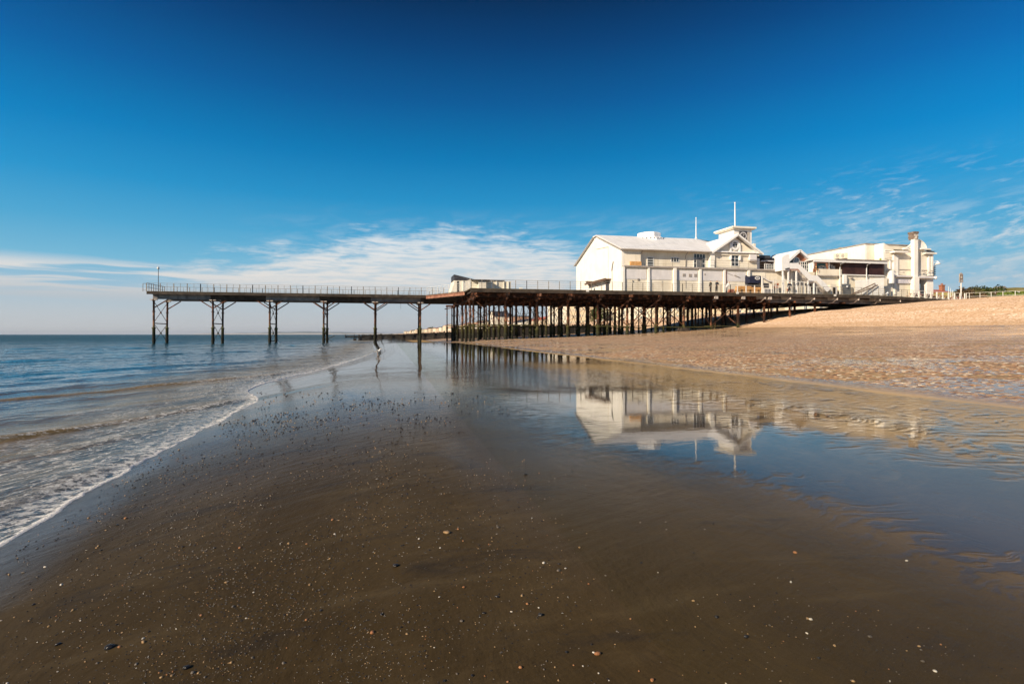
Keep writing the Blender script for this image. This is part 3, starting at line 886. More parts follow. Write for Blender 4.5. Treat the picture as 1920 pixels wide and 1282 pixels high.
for kx in range(6):
    u0 = [-31.3, -23.9, -16.5, -9.2, -2.0, 4.6][kx]
    vn, vf = 86.0, 90.9
    for (vv_, s_) in ((vn, -1), (vf, 1)):
        column(u0, vv_, DZ - 1.03, 0.135, thick=2.15, lean=-0.006, dv=0.02 * s_ * -1)
        mb = MB()                                   # cap plate
        mb.box(u0 - 0.42, u0 + 0.42, vv_ - 0.2, vv_ + 0.2, DZ - 1.16, DZ - 1.035)
        mb.build('capital', m_pale, pier)
        for d_ in ((1,) if kx == 0 else (-1, 1)):
            mb = MB()
            mb.bar((u0 + 0.13 * d_, vv_, 5.0), (u0 + 1.75 * d_, vv_, DZ - 1.06), 0.13)
            mb.build('knee_brace', m_rust, pier)
    mb = MB(); mb.bar((u0, vn + .1, 2.82), (u0, vf - .1, 2.82), 0.12); mb.build('strut', m_rust, pier)
    mb = MB()
    for (a, b) in ((2.95, 5.75), (0.25, 2.7)):
        mb.bar((u0 - .03, vn + .1, a), (u0 - .03, vf - .1, b), 0.05); mb.bar((u0 + .03, vn + .1, b), (u0 + .03, vf - .1, a), 0.05)
        mb.ball((u0, (vn + vf) / 2, (a + b) / 2), 0.13, n=5)
    mb.build('cross_brace', m_rust, pier)
mb = MB(); mb.bar((-16.5, 86.0, 0.28), (-16.5, 90.9, 0.42), 0.12); mb.build('strut', m_rust, pier)
mb = MB(); mb.bar((-8.9, 86.4, 0.6), (-7.6, 85.8, 1.15), 0.07); mb.bar((-8.9, 86.4, 0.6), (-8.0, 86.0, 0.35), 0.07); mb.build('broken_rod', m_rust, pier)
mb = MB(); mb.bar((1.7, 86.0, 6.1), (1.7, 86.0, 5.1), 0.03); mb.build('hanging_rod', m_rust, pier)

# ---- platform --------------------------------------------------------------
V0, V1 = 71.0, 95.0
mb = MB()
U_ = list(np.arange(10.0, 68.0, 2.0)) + list(np.arange(68, 87, 1.5))
for a, b in zip(U_[:-1], U_[1:]):
    za, zb = deck_z(a), deck_z(b)
    lo = V0 if a > 9.9 else V0
    vs = [(a, V0, za), (b, V0, zb), (b, V1, zb), (a, V1, za), (a, V0, za - .13), (b, V0, zb - .13), (b, V1, zb - .13), (a, V1, za - .13)]
    mb.add(vs, [(0, 1, 2, 3), (7, 6, 5, 4), (0, 4, 5, 1), (2, 6, 7, 3), (0, 3, 7, 4), (1, 5, 6, 2)])
mb.build('platform_deck', m_deckedge, pier)
# diagonal gangway joining jetty and platform
mb = MB()
mb.prismz([(5.4, 85.19), (9.98, 76.2), (9.98, 91.0), (5.4, 91.0)], DZ - 0.086, DZ + 0.004)
mb.build('gangway_deck', m_deckedge, pier)
mb = MB()
mb.bar((5.4, 85.1, DZ - 0.34), (9.95, 76.1, DZ - 0.34), 0.08, 0.46)
mb.bar((5.4, 85.1, DZ - 0.14), (9.95, 76.1, DZ - 0.14), 0.24, 0.05)
mb.build('gangway_girder', m_redlead, pier)
for q in np.arange(0.1, 1, 0.16):
    a = 5.4 + q * 4.55; b = 85.1 - q * 9
    mb = MB(); mb.box(a, 10.1, b, b + 0.14, DZ - 0.7, DZ - 0.15)
    mb.build('deck_joist', m_dark, pier)

mb = MB()
mb.box(10.0, 68, V0 - 0.06, V0 + 0.08, DZ - 0.50, DZ - 0.134)
for a in np.arange(68, 86, 2):
    mb.prism([(a, deck_z(a) - .5), (a + 2, deck_z(a + 2) - .5), (a + 2, deck_z(a + 2) - .134), (a, deck_z(a) - .134)], V0 - 0.06, V0 + 0.08)
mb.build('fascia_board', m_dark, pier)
mb = MB()
for u in np.arange(10.3, 68, 0.7):
    mb.box(u, u + 0.12, V0 + 0.1, V1, DZ - 0.45, DZ - 0.134)
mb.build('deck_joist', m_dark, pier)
ROWS = [72.4, 76.5, 80.7, 84.9, 89.1, 93.6]
US = [10.6 + 4.22 * i for i in range(18)]
for r_, v in enumerate(ROWS):
    mb = MB()
    top = DZ - 0.455
    mb.box(10.3, 67.9, v - 0.03, v + 0.03, top - 0.55, top)
    mb.box(10.3, 67.9, v - 0.15, v + 0.15, top - 0.59, top - 0.55)
    mb.build('girder', m_rust, pier)
for u in US[:14]:
    mb = MB(); mb.box(u - 0.10, u + 0.10, 71.2, V1 - .2, DZ - 1.30, DZ - 1.05); mb.build('cross_beam', m_rust, pier)
rr = random.Random(3)
for r_, v in enumerate(ROWS):
    nmax = 14 if r_ == 0 else (13 if r_ < 3 else 12)
    for k_ in range(nmax):
        u = US[k_] + (rr.uniform(-.15, .15) if r_ else 0)
        if float(ground_z(u, v)) > DZ - 2.2:
            continue
        column(u, v, DZ - 1.30, rr.choice([0.14, 0.155, 0.175]) if k_ != 9 else 0.19, thick=rr.uniform(1.9, 2.7), lean=rr.uniform(-.004, .004))
for r_, v in enumerate((74.4, 78.6, 82.8, 87.0)):
    for k_ in range((r_ % 2), 11, 2):
        u = US[k_] + 2.1 + rr.uniform(-.3, .3)
        column(u, v, DZ - 1.30, rr.choice([0.09, 0.11]), thick=rr.uniform(1.7, 2.6))
column(10.2, 94.4, DZ - 1.0, 0.09, thick=2.4); column(9.4, 94.4, DZ - 1.0, 0.09, thick=2.4)
mb = MB(); mb.bar((9.2, 94.4, 6.0), (10.6, 94.4, 6.0), 0.2, 0.3); mb.bar((9.0, 94.3, 5.5), (10.4, 94.3, 5.75), 0.14); mb.build('capital', m_rust, pier)
mb = MB()
mb.box(US[7] - .62, US[7] + .62, 71.8, 73.0, float(ground_z(US[7], 72.4)) - .1, float(ground_z(US[7], 72.4)) + 0.45)
mb.build('footing_block', m_dark, pier)
# transverse ties between rows, with the thin rods the light shows up between the columns
nb = 0
for k_ in range(12):
    for r_ in range(5):
        if (k_ * 5 + r_ * 3) % 4 == 3 and k_ > 1:
            continue
        u = US[k_]; a, b = ROWS[r_], ROWS[r_ + 1]
        g = max(float(ground_z(u, a)), float(ground_z(u, b))) + 0.6
        lo = max(2.4, g); hi_ = DZ - 1.4
        if hi_ - lo < 1.0:
            continue
        mb = MB()
        mb.bar((u - .05, a, lo), (u - .05, b, hi_), 0.045); mb.bar((u + .05, a, hi_), (u + .05, b, lo), 0.045)
        mb.build('tie_rod', m_rust, pier); nb += 1
for k_ in (0, 2, 4, 5, 6, 8):
    for r_ in (0, 2, 4):
        if r_ and k_ in (5, 8):
            continue
        v = ROWS[r_] - .08; a, b = US[k_], US[k_ + 1]
        lo = max(float(ground_z(b, v)) + 0.3, 2.5)
        w_ = 0.10 if (r_ == 0 and k_ >= 4) else 0.05
        mb = MB()
        mb.bar((a, v - .03, lo), (b, v - .03, DZ - 1.35), w_); mb.bar((a, v + .05, DZ - 1.35), (b, v + .05, lo), w_)
        mb.build('tie_rod', m_rust, pier)
for (a, b, v, z_) in ((0, 2, 0, 2.55), (4, 5, 0, 2.42), (6, 8, 0, 2.35), (8, 9, 0, 2.5), (0, 3, 2, 2.5), (4, 7, 3, 2.4), (1, 4, 5, 2.6)):
    mb = MB(); mb.bar((US[a] - .2, ROWS[v] - .2, z_), (US[b] + .2, ROWS[v] - .2, z_ - .03), 0.07, 0.12); mb.build('waling', m_rust, pier)
for u in US[:9:2]:
    mb = MB(); mb.bar((u + .15, ROWS[0], 2.5), (u + .15, ROWS[3 if u > 20 else 5], 2.5), 0.06, 0.10); mb.build('strut', m_rust, pier)

# brackets carrying the overhang: plain stubs seaward, long curved pale ones near the shore
for k_ in range(11):
    u = US[k_]
    mb = MB()
    mb.box(u - .22, u + .22, 71.0, 71.14, DZ - .92, DZ - .51)
    mb.bar((u, 71.1, DZ - .60), (u, 72.3, DZ - 1.25), 0.12)
    mb.box(u - .30, u - .20, 70.95, 71.2, DZ - .85, DZ - .55)
    mb.build('bracket', m_rust if k_ < 8 else m_pale, pier)
for px in (1437, 1484, 1529, 1572, 1612, 1652, 1690):
    u = u_at(px, 71.0) - 0.1
    zt = deck_z(u)
    mb = MB()
    pts = [(0.0, -.50), (0.10, -.62), (0.42, -.92), (0.75, -1.20), (1.3, -1.30)]
    for (a, b) in zip(pts[:-1], pts[1:]):
        for s_ in (0.0,):
            mb.bar((u - a[0] * .35, 71.0 + a[0], zt + a[1]), (u - b[0] * .35, 71.0 + b[0], zt + b[1]), 0.20, 0.07)
    mb.bar((u + .02, 71.0, zt - .56), (u - .5, 72.4, zt - .56), 0.05, 0.5)
    mb.build('curved_bracket', m_pale, pier)
# long soffit girder seen from below near the shore
for (a, b) in zip(range(53, 77, 4), range(57, 81, 4)):
    mb = MB()
    za, zb = deck_z(a), deck_z(b)
    mb.prism([(a, za - 1.25), (b - .05, zb - 1.25), (b - .05, zb - .52), (a, za - .52)], 72.35, 72.45)
    mb.build('girder', m_greymetal, pier)
for px, py in ((1102, 545), (1383, 549), (1566, 553.5)):
    u, z_ = uz(px, py, V0 - 0.1)
    mb = MB(); mb.box(u - .2, u + .2, V0 - .10, V0 - .063, z_ - .14, z_ + .14); mb.build('notice_plate', m_railwhite, pier)
# shore end: low boarded skirt
mb = MB()
for i in range(70):
    u = 70.6 + i * 0.22
    mb.box(u, u + .12, V0 + .09, V0 + .13, deck_z(u) - 1.1, deck_z(u) - .51)
mb.build('skirt_board', m_dark, pier)

def railing(pts, step, h, rails, m_, name='railing', r=0.022, heavy=None, zoff=0.0, hv=0.05):
    """posts and rails along a polyline of (u, v)"""
    mb = MB()
    P = [Vector((a, b, (deck_z(a) if len(pp) == 2 else pp[2]) + zoff)) for pp in pts for a, b in [pp[:2]]]
    cnt = 0
    for a, b in zip(P[:-1], P[1:]):
        L = (b - a).length; n_ = max(1, round(L / step))
        for i in range(n_ + 1):
            q = a.lerp(b, i / n_)
            wd = hv if (heavy and cnt % heavy == 0) else r * 1.6
            mb.box(q.x - wd / 2, q.x + wd / 2, q.y - wd / 2, q.y + wd / 2, q.z - 0.05, q.z + h)
            cnt += 1
        for rh in rails:
            mb.bar(a + Vector((0, 0, rh)), b + Vector((0, 0, rh)), r if rh < h - 0.01 else r * 1.5)
    return mb.build(name, m_, pier)

for i in range(0, 6):
    a = -31.9 + i * 6.65; b = a + 6.65
    railing([(a, JV0 + .05), (b, JV0 + .05)], 0.83, 1.08, (0.27, 0.55, 0.82, 1.08), m_rail, heavy=2, hv=0.09)
    railing([(a, JV1 - .05), (b, JV1 - .05)], 0.83, 1.08, (0.27, 0.55, 1.08), m_rail, heavy=2, hv=0.07)
railing([(-31.9, JV0 + .05), (-31.9, JV1 - .05)], 0.8, 1.08, (0.55, 1.08), m_dark, r=0.035)
railing([(-32.3, JV0 - .05), (-31.9, JV0 + .05)], 0.8, 1.0, (0.1, 1.0), m_rail, r=0.035)
railing([(8.0, JV1 - .05), (10.0, JV1 - .05)], 0.5, 1.1, (0.27, 0.55, 0.82, 1.1), m_railwhite)
railing([(5.5, 85.1), (9.9, 76.2)], 1.0, 1.10, (0.28, 0.55, 0.82, 1.10), m_railwhite, heavy=2)
railing([(9.9, 76.2), (10.0, 71.05)], 0.65, 1.12, (0.28, 0.55, 0.82, 1.12), m_railwhite, heavy=2, hv=0.07)
for i in range(6):
    a = 10.0 + i * 7.3; b = a + 7.3
    if i == 5:
        b = 47.6
    railing([(a, V0 + .05), (b, V0 + .05)], 1.46, 1.08, (0.27, 0.54, 0.81, 1.08), m_rail, r=0.026, heavy=1, hv=0.065)
railing([(47.6, V0 + .05), (53.0, V0 + .05)], 1.35, 1.08, (0.10, 1.05), m_railwhite, r=0.03, heavy=1, hv=0.10)
railing([(53.0, V0 + .05), (61.5, V0 + .05)], 1.06, 1.05, (0.10, 1.05), m_railwhite, r=0.03, heavy=1, hv=0.055)
railing([(61.5, V0 + .05), (68.0, V0 + .05)], 1.6, 1.05, (0.10, 0.4, 0.7, 1.05), m_rail, r=0.03, heavy=1, hv=0.07)
railing([(68.0, V0 + .05), (77.2, V0 + .05)], 1.03, 1.05, (0.10, 0.40, 0.72, 1.05), m_rail, r=0.03, heavy=1, hv=0.06)
railing([(77.2, V0 + .05), (86.0, V0 + .05)], 1.05, 1.05, (0.10, 0.55, 1.05), m_railwhite, r=0.03, heavy=1, hv=0.16)

# ---- lamp post on the jetty head ------------------------------------------
u, _ = uz(297, 530, 86.5)
lp = empty('lamp_post', 'slim dark post with a small white lamp at the seaward end of the jetty', 'lamp post', (u, 86.5, DZ))
mb = MB(); mb.tube([(u, 86.5, DZ), (u, 86.5, DZ + 2.9), (u - .02, 86.5, DZ + 3.05)], [0.045, 0.035, 0.035], 8); mb.build('post', m_dark, lp)
mb = MB(); mb.lathe((u - .02, 86.5, DZ + 3.05), [(0.05, 0), (0.14, 0.05), (0.16, 0.28), (0.10, 0.36), (0.02, 0.40)], 12); mb.build('lamp_head', m_railwhite, lp)
# ------------------------------------------------------------------ materials for the buildings
m_glass, t = mat('window_glass')
pos = t.new('ShaderNodeNewGeometry').outputs['Position']
n = t.noise(pos, 0.9, 3, .5)
p = principled(t, t.mix(n, (0.012, 0.016, 0.020), (0.045, 0.055, 0.062)), 0.08, t.bump(n, 0.1, 0.05), 0.6)
t.l.new(p.outputs[0], t.out.inputs[0])
m_frame = weathered('window_frame_paint', (0.74, 0.74, 0.72), (0.80, 0.79, 0.77), 0.5, 2, 0.1)
m_roofw, t = mat('white_metal_roof')
pos = t.new('ShaderNodeNewGeometry').outputs['Position']
x, y, z = t.sep(pos)
seam = t.new('ShaderNodeTexWave', wave_type='BANDS', bands_direction='X'); t.put(seam.inputs['Vector'], pos); seam.inputs['Scale'].default_value = 0.55
n = t.noise(t.comb(t.m('MULTIPLY', x, 1.2), t.m('MULTIPLY', y, .25), z), 1.0, 5, .6)
c = t.mix(t.rmp(n, .35, .7), (0.86, 0.85, 0.84), (0.76, 0.75, 0.73))
c = t.mix(t.rmp(seam.outputs[0], .93, 1.0, 0, .35), c, (0.45, 0.43, 0.42))
p = principled(t, c, 0.5, t.bump(seam.outputs[0], 0.2, 0.04), 0.3)
t.l.new(p.outputs[0], t.out.inputs[0])
m_trim = weathered('dull_cornice_paint', (0.30, 0.27, 0.25), (0.42, 0.38, 0.34), 0.7, 1.5, 0.4, (0.20, 0.14, 0.08), 0.4)
m_slate = weathered('dark_slate', (0.030, 0.030, 0.036), (0.06, 0.06, 0.068), 0.6, 1.5, 0.2, (0.10, 0.09, 0.08), 0.3)
m_roofgrey = weathered('grey_roof_felt', (0.22, 0.20, 0.18), (0.32, 0.29, 0.25), 0.8, 1.0, 0.2)
m_brown = weathered('brown_slat_screen', (0.050, 0.022, 0.022), (0.085, 0.038, 0.034), 0.6, 1.2, 0.3, (0.02, 0.01, 0.01), 0.3)
m_brick = weathered('red_brick', (0.26, 0.10, 0.055), (0.38, 0.17, 0.10), 0.85, 4.0, 0.1, (0.16, 0.08, 0.05), 0.4)
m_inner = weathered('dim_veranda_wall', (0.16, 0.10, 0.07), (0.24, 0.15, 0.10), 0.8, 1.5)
m_navy = weathered('navy_canvas', (0.010, 0.013, 0.035), (0.018, 0.022, 0.05), 0.8, 1.5, 0.0, (0.01, 0.01, 0.02), 0.1)
m_grey = weathered('mid_grey_paint', (0.10, 0.11, 0.12), (0.16, 0.17, 0.18), 0.6, 1.5, 0.2)
m_wood = weathered('fresh_sawn_timber', (0.50, 0.26, 0.09), (0.66, 0.38, 0.16), 0.75, 2.5, 0.0, (0.22, 0.10, 0.04), 0.4)
m_oldbrick = weathered('sooty_chimney_brick', (0.13, 0.095, 0.075), (0.24, 0.18, 0.14), 0.85, 3.0, 0.1, (0.05, 0.04, 0.035), 0.4)
m_stone = weathered('chimney_stone', (0.42, 0.37, 0.31), (0.55, 0.49, 0.42), 0.85, 2.0, 0.2)
m_bluegl = weathered('blue_reflection_glass', (0.06, 0.20, 0.27), (0.10, 0.30, 0.38), 0.1, 0.5, 0, (0.05, .1, .1), 0.1)  # blue-green reflection on the glass put into its base colour
m_green = weathered('green_notice', (0.18, 0.26, 0.05), (0.25, 0.33, 0.08), 0.6, 2)

def px_box(mb, px0, px1, pt, pb, v0, v1, mi=0):
    """box whose front face lies on y = v0 spanning the bearings px0..px1 and heights pt..pb (read at the middle)"""
    a, b = u_at(px0, v0), u_at(px1, v0)
    mid = (px0 + px1) / 2
    mb.box(a, b, v0, v1, z_at(mid, pb, v0), z_at(mid, pt, v0), mi)
    return mb

def window(parent, u0, u1, z0, z1, v, cols, rows, name='window', frame=0.07, depth=0.06, pane=None, trim=True):
    """frame mesh with its panes of glass as one sub-part; faces the camera side (-y)"""
    mb = MB()
    f = frame
    mb.box(u0, u0 + f, v - depth, v, z0, z1); mb.box(u1 - f, u1, v - depth, v, z0, z1)
    mb.box(u0 + f, u1 - f, v - depth, v, z0, z0 + f); mb.box(u0 + f, u1 - f, v - depth, v, z1 - f, z1)
    for i in range(1, cols):
        q = u0 + (u1 - u0) * i / cols
        mb.box(q - f * .4, q + f * .4, v - depth * .9, v, z0 + f, z1 - f)
    for i in range(1, rows):
        q = z0 + (z1 - z0) * i / rows
        mb.box(u0 + f, u1 - f, v - depth * .8, v, q - f * .4, q + f * .4)
    w = mb.build(name, m_frame, parent)
    g = MB(); g.box(u0 + .01, u1 - .01, v - .02, v - .012, z0 + .01, z1 - .01)
    g.build('pane', pane or m_glass, w)
    return w

# ================================================================== the big white hall
HU0, HU1, HV0, HV1 = 32.0, 53.5, 75.0, 94.8
ZE, ZR = 13.35, 16.72
hall = empty('theatre_hall', 'big white hall with a pitched metal roof, round-windowed front gable and square clock turret', 'building', (43, 80, DZ))
mb = MB()
mb.prismx([(75.0, DZ), (94.8, DZ), (94.8, ZE), (86.0, ZR - .1), (84.0, ZR - .1), (75.0, ZE)], 32.0, 32.3)
gable = mb.build('gable_wall', m_white, hall)  # whiter than the side walls: sun on the sea face put into the colour
mb = MB()
mb.box(32.31, 34.9, 75.0, 75.4, 10.7, ZE)                   # flush end bay
mb.box(34.9, 46.2, 75.55, 75.85, 10.7, ZE)                  # recessed run
mb.box(32.31, 53.2, 94.3, 94.7, DZ, ZE); mb.box(53.2, 53.5, 75.3, 94.7, DZ, ZE + 1.5)
mb.build('upper_wall', m_cream, hall)  # same render as the gable, its weaker light put into a creamier colour
mb = MB()
mb.prism([(46.4, 10.7), (53.5, 10.7), (53.5, 13.15), (49.95, 15.62), (46.4, 13.15)], 75.0, 75.3)
front_gable = mb.build('front_gable', m_cream, hall)
mb = MB(); mb.box(45.75, 46.45, 74.82, 75.6, 10.95, 13.2); mb.build('quoin', m_white, hall)
# roof
mb = MB()
th = 0.16
for (a, b, za, zb) in ((74.55, 84.3, ZE - .08, ZR), (95.2, 85.7, ZE - .08, ZR)):
    e = 49.0
    vs = [(31.7, a, za), (53.8, a, za), (53.8, b, zb - 0.9), (51.6, b, zb - .35), (e, b, zb), (31.7, b, zb)]
    vs += [(p_[0], p_[1], p_[2] + th) for p_ in vs]
    mb.add(vs, [(0, 1, 2, 3, 4, 5), (11, 10, 9, 8, 7, 6)] + [(i, (i + 1) % 6, (i + 1) % 6 + 6, i + 6) for i in range(6)])
mb.box(31.7, 49.0, 84.3, 85.7, ZR, ZR + th)
roof = mb.build('roof', m_roofw, hall)
mb = MB()
mb.box(31.7, 45.9, 74.44, 74.55, ZE - .16, ZE - .02)
mb.prismx([(74.5, ZE - .20), (84.3, ZR - .12), (84.3, ZR + .05), (74.5, ZE - .03)], 31.62, 31.69)
mb.prismx([(95.2, ZE - .20), (85.7, ZR - .12), (85.7, ZR + .05), (95.2, ZE - .03)], 31.62, 31.69)
mb.build('gutter', m_trim, roof)
# cross gable roof
gx = 49.95; gz = 15.95; gw = 4.15; ge = 13.22
mb = MB()
for s_ in (-1, 1):
    vs = [(gx, 74.35, gz), (gx + s_ * gw, 74.35, ge), (gx + s_ * gw, 82.5, ge), (gx, 82.5, gz)]
    vs += [(p_[0], p_[1], p_[2] + .13) for p_ in vs]
    mb.add(vs, [(0, 1, 2, 3), (7, 6, 5, 4), (0, 4, 5, 1), (1, 5, 6, 2), (2, 6, 7, 3), (3, 7, 4, 0)])
mb.build('gable_roof', m_roofw, hall)
mb = MB()
for s_ in (-1, 1):
    mb.bar((gx, 74.30, gz - .06), (gx + s_ * gw, 74.30, ge - .06), 0.06, 0.24)
    mb.bar((gx, 74.6, gz - .12), (gx + s_ * gw, 74.6, ge - .12), 0.55, 0.05)
mb.build('bargeboard', m_frame, hall)
mb = MB(); mb.box(46.45, 53.7, 74.78, 74.99, 12.92, 13.14); mb.build('cornice', m_cream, hall)
# round window with a scrolled surround running down to a tall window
u, zc = uz(1378, 459.5, 74.9)
mb = MB()
N = 20
ring = lambda r_, y_, sz=1.15: [(u + r_ * math.cos(2 * math.pi * i / N), y_, zc + sz * r_ * math.sin(2 * math.pi * i / N)) for i in range(N)]
A = ring(0.42, 74.80); B = ring(0.66, 74.80); A2 = ring(0.42, 74.99); B2 = ring(0.66, 74.99)
mb.add(A + B + A2 + B2, [(i, (i + 1) % N, N + (i + 1) % N, N + i) for i in range(N)] + [(N + i, N + (i + 1) % N, 3 * N + (i + 1) % N, 3 * N + i) for i in range(N)] + [(i, 2 * N + i, 2 * N + (i + 1) % N, (i + 1) % N) for i in range(N)])
for s_ in (-1, 1):
    mb.box(u + s_ * .75 - .13, u + s_ * .75 + .13, 74.78, 74.99, zc - 1.05, zc + .05)
    mb.ball((u + s_ * .75, 74.86, zc + .1), .2, 1, .5, 1, 6)
    mb.box(u - .42, u + .42, 74.85, 74.90, zc + s_ * .17 - .018, zc + s_ * .17 + .018)
mb.box(u - .02, u + .02, 74.84, 74.90, zc - .48, zc + .48)
mb.box(u - .95, u + .95, 74.74, 74.99, zc - 1.25, zc - 1.05)
rw = mb.build('round_window', m_frame, hall)
mb = MB(); mb.add(ring(0.44, 74.95), [tuple(range(N))]); mb.build('pane', m_glass, rw)
a, b = u_at(1371, 74.9), u_at(1385.5, 74.9)
for s_, q in ((-1, a - .12), (1, b + .12)):
    mb = MB(); mb.box(q - .12, q + .12, 74.72, 74.99, z_at(1378, 486, 74.9), 12.9)
    mb.ball((q, 74.82, z_at(1378, 486, 74.9)), .17, 1, .8, 1.2, 6)
    mb.build('window_surround', m_frame, hall)
window(hall, a, b, z_at(1378, 499, 74.9), z_at(1378, 477.5, 74.9), 74.98, 2, 3)
# other openings of the upper wall
a, b = uz(1213.5, 500, 75.5)[0], u_at(1225.5, 75.5)
window(hall, a, b, 10.96, z_at(1220, 482, 75.5), 75.54, 1, 4, 'door')
a, b = u_at(1258, 75.5), u_at(1273.5, 75.5)
window(hall, a, b, z_at(1265, 491.5, 75.5), z_at(1265, 482.5, 75.5), 75.54, 3, 1)
a, b = u_at(1300.5, 75.5), u_at(1322.5, 75.5)
w_ = window(hall, a, b, 10.98, z_at(1311, 475.5, 75.5), 75.54, 4, 3)
mb = MB(); mb.box(a + (b - a) * .26, a + (b - a) * .74, 75.44, 75.48, 10.97, z_at(1311, 482, 75.5)); mb.build('door', m_grey, hall)
u, z_ = uz(1410, 483, 74.9)
mb = MB(); mb.box(u - .55, u + .55, 74.55, 74.98, z_ - .38, z_ + .42); mb.box(u - .5, u + .5, 74.6, 74.97, z_ - .62, z_ - .40, 1); mb.build('wall_heater_box', [m_panelgrey, m_trim], hall)
# low balcony box at the end bay
mb = MB(); mb.box(33.2, 34.9, 74.75, 74.99, 10.97, 11.6); mb.build('balcony_box', m_wood, hall)
# ---- lower storey
LV = 74.35
mb = MB(); mb.box(32.25, 54.4, LV, 74.98, DZ, 10.72); mb.build('lower_wall', m_cream, hall)
mb = MB(); mb.box(32.0, 54.7, LV - .28, 74.97, 10.73, 10.94); mb.build('terrace_ledge', m_trim, hall)
seg = [1170, 1213, 1261, 1309, 1355, 1400]
for a_, b_ in zip(seg[:-1], seg[1:]):
    mb = MB()
    a, b = u_at(a_ + 3.5, LV), u_at(b_ - 1.5, LV)
    mb.box(a, b, LV - .05, LV - .003, 9.05, 10.42)
    mb.build('wall_panel', m_panelgrey, hall)
for px, w_, dp in ((1168.5, .32, .22), (1216, .30, .20), (1264, .42, .36), (1312, .36, .22), (1357.5, .30, .20), (1402.5, .36, .26)):
    u = u_at(px, LV)
    mb = MB(); mb.box(u - w_ / 2, u + w_ / 2, LV - dp, LV - .002, DZ, 10.72); mb.build('pilaster', m_white, hall)
for px, py, s_ in ((1282, 516, .22), (1294, 516.5, .22), (1303.5, 516.5, .22), (1321, 514.5, .10), (1196.5, 524, .14), (1185.5, 526.5, .09)):
    u, z_ = uz(px, py, LV)
    mb = MB()
    mb.box(u - s_, u + s_, LV - .085, LV - .055, z_ - s_, z_ + s_)
    for i in range(4):
        zz = z_ - s_ + (i + .5) * s_ / 2
        mb.box(u - s_, u + s_, LV - .11, LV - .086, zz - .02, zz + .02)
    mb.build('vent', m_trim, hall)
for (p0, p1, w_, mm) in (((1360.5, 507), (1360.5, 534), .07, m_brick), ((1361, 511), (1374, 517), .03, m_trim), ((1376, 516), (1386, 520.5), .10, m_trim), ((1265, 536), (1265, 524), .03, m_trim), ((1284, 540), (1284, 525), .03, m_trim), ((1240, 540), (1240, 525), .03, m_trim)):
    a, za = uz(*p0, LV); b, zb = uz(*p1, LV)
    mb = MB(); mb.bar((a, LV - .12, za), (b, LV - .12, zb), w_); mb.build('pipe', mm, hall)
railing([(34.9, 74.15, 10.94), (46.0, 74.15, 10.94)], 2.3, 1.05, (.35, .7, 1.05), m_rail, 'terrace_railing')
o_ = COL.objects[-1] if False else None
for o in [o for o in bpy.data.objects if o.name.startswith('terrace_railing')]:
    pass
for px in (1170.5, 1219, 1267):
    u = u_at(px, LV - .1)
    mb = MB(); mb.tube([(u, LV - .08, 10.7), (u, LV - .08, DZ)], .05, 6); mb.build('downpipe', m_trim, hall)
for px in (1200.5, 1285):
    u = u_at(px, 75.5)
    mb = MB(); mb.tube([(u, 74.7, ZE - .15), (u, 75.4, ZE - .6), (u, 75.45, 10.96)], .05, 6); mb.build('downpipe', m_trim, hall)
# ---- seaward face fittings
mb = MB()
mb.prismx([(78.8, 9.42), (88.0, 9.42), (88.0, 9.52), (78.8, 9.52)], 31.1, 31.99)
mb.box(31.1, 31.16, 78.8, 88.0, 9.30, 9.60)
mb.bar((31.2, 80.2, 9.4), (31.95, 80.2, 8.8), .10); mb.bar((31.2, 84.2, 9.4), (31.95, 84.2, 8.8), .10)
mb.build('canopy', m_inner, hall)
mb = MB(); mb.box(31.3, 31.38, 83.9, 84.3, DZ, 8.5); mb.box(31.94, 31.99, 79.6, 80.9, DZ, 9.2, 1); mb.build('door', [m_grey, m_slate], hall)
v = v_at(1107, 31.9)
mb = MB(); mb.prism([(31.99, 9.9), (31.2, 9.9), (31.99, 9.0)], v - .55, v + .55); mb.build('wall_hopper', m_inner, hall)
va, vb = v_at(1141, 32), v_at(1119, 32)
mb = MB(); mb.bar((31.95, va, 14.4), (31.95, vb, 14.75), .10); mb.bar((31.96, va, 14.3), (31.96, va, 9.6), .05); mb.build('cable_duct', m_cream, hall)
v = v_at(1150.5, 32)
mb = MB(); mb.bar((31.95, v, 11.9), (31.95, v + .35, 11.3), .10); mb.bar((31.95, v + .35, 11.3), (31.95, v + .5, 10.6), .13); mb.bar((31.97, v + .5, 10.6), (31.97, v + .5, DZ), .04); mb.build('pipe', m_slate, hall)
mb = MB(); mb.box(31.2, 31.8, 83.2, 87.8, DZ + .35, DZ + .6); mb.box(31.3, 31.4, 83.4, 83.5, DZ, DZ + .35); mb.box(31.3, 31.4, 87.4, 87.5, DZ, DZ + .35)
tag(mb.build('bench', m_trim), 'low grey bench against the seaward gable wall of the white hall', 'bench')
# ---- cupola on the ridge
u = u_at(1218, 84.5)
mb = MB(); mb.lathe((u, 84.8, 15.6), [(2.75, 0), (2.75, .75), (2.45, .95), (1.95, 1.25), (1.95, 1.80), (1.7, 1.95), (.4, 2.10)], 8)
cup = mb.build('cupola', m_roofw, hall)
for q in list(range(5)):
    a_ = math.pi * (1.05 + q * 0.14)
    r_ = 2.62
mb = MB()
for q in range(9):
    a_ = math.radians(198 + q * 13)
    mb.ball((u + 2.66 * math.cos(a_), 84.8 + 2.66 * math.sin(a_), 16.42), .07, 1, 1, 1.6, 5)
mb.build('vent_slot', m_slate, cup)
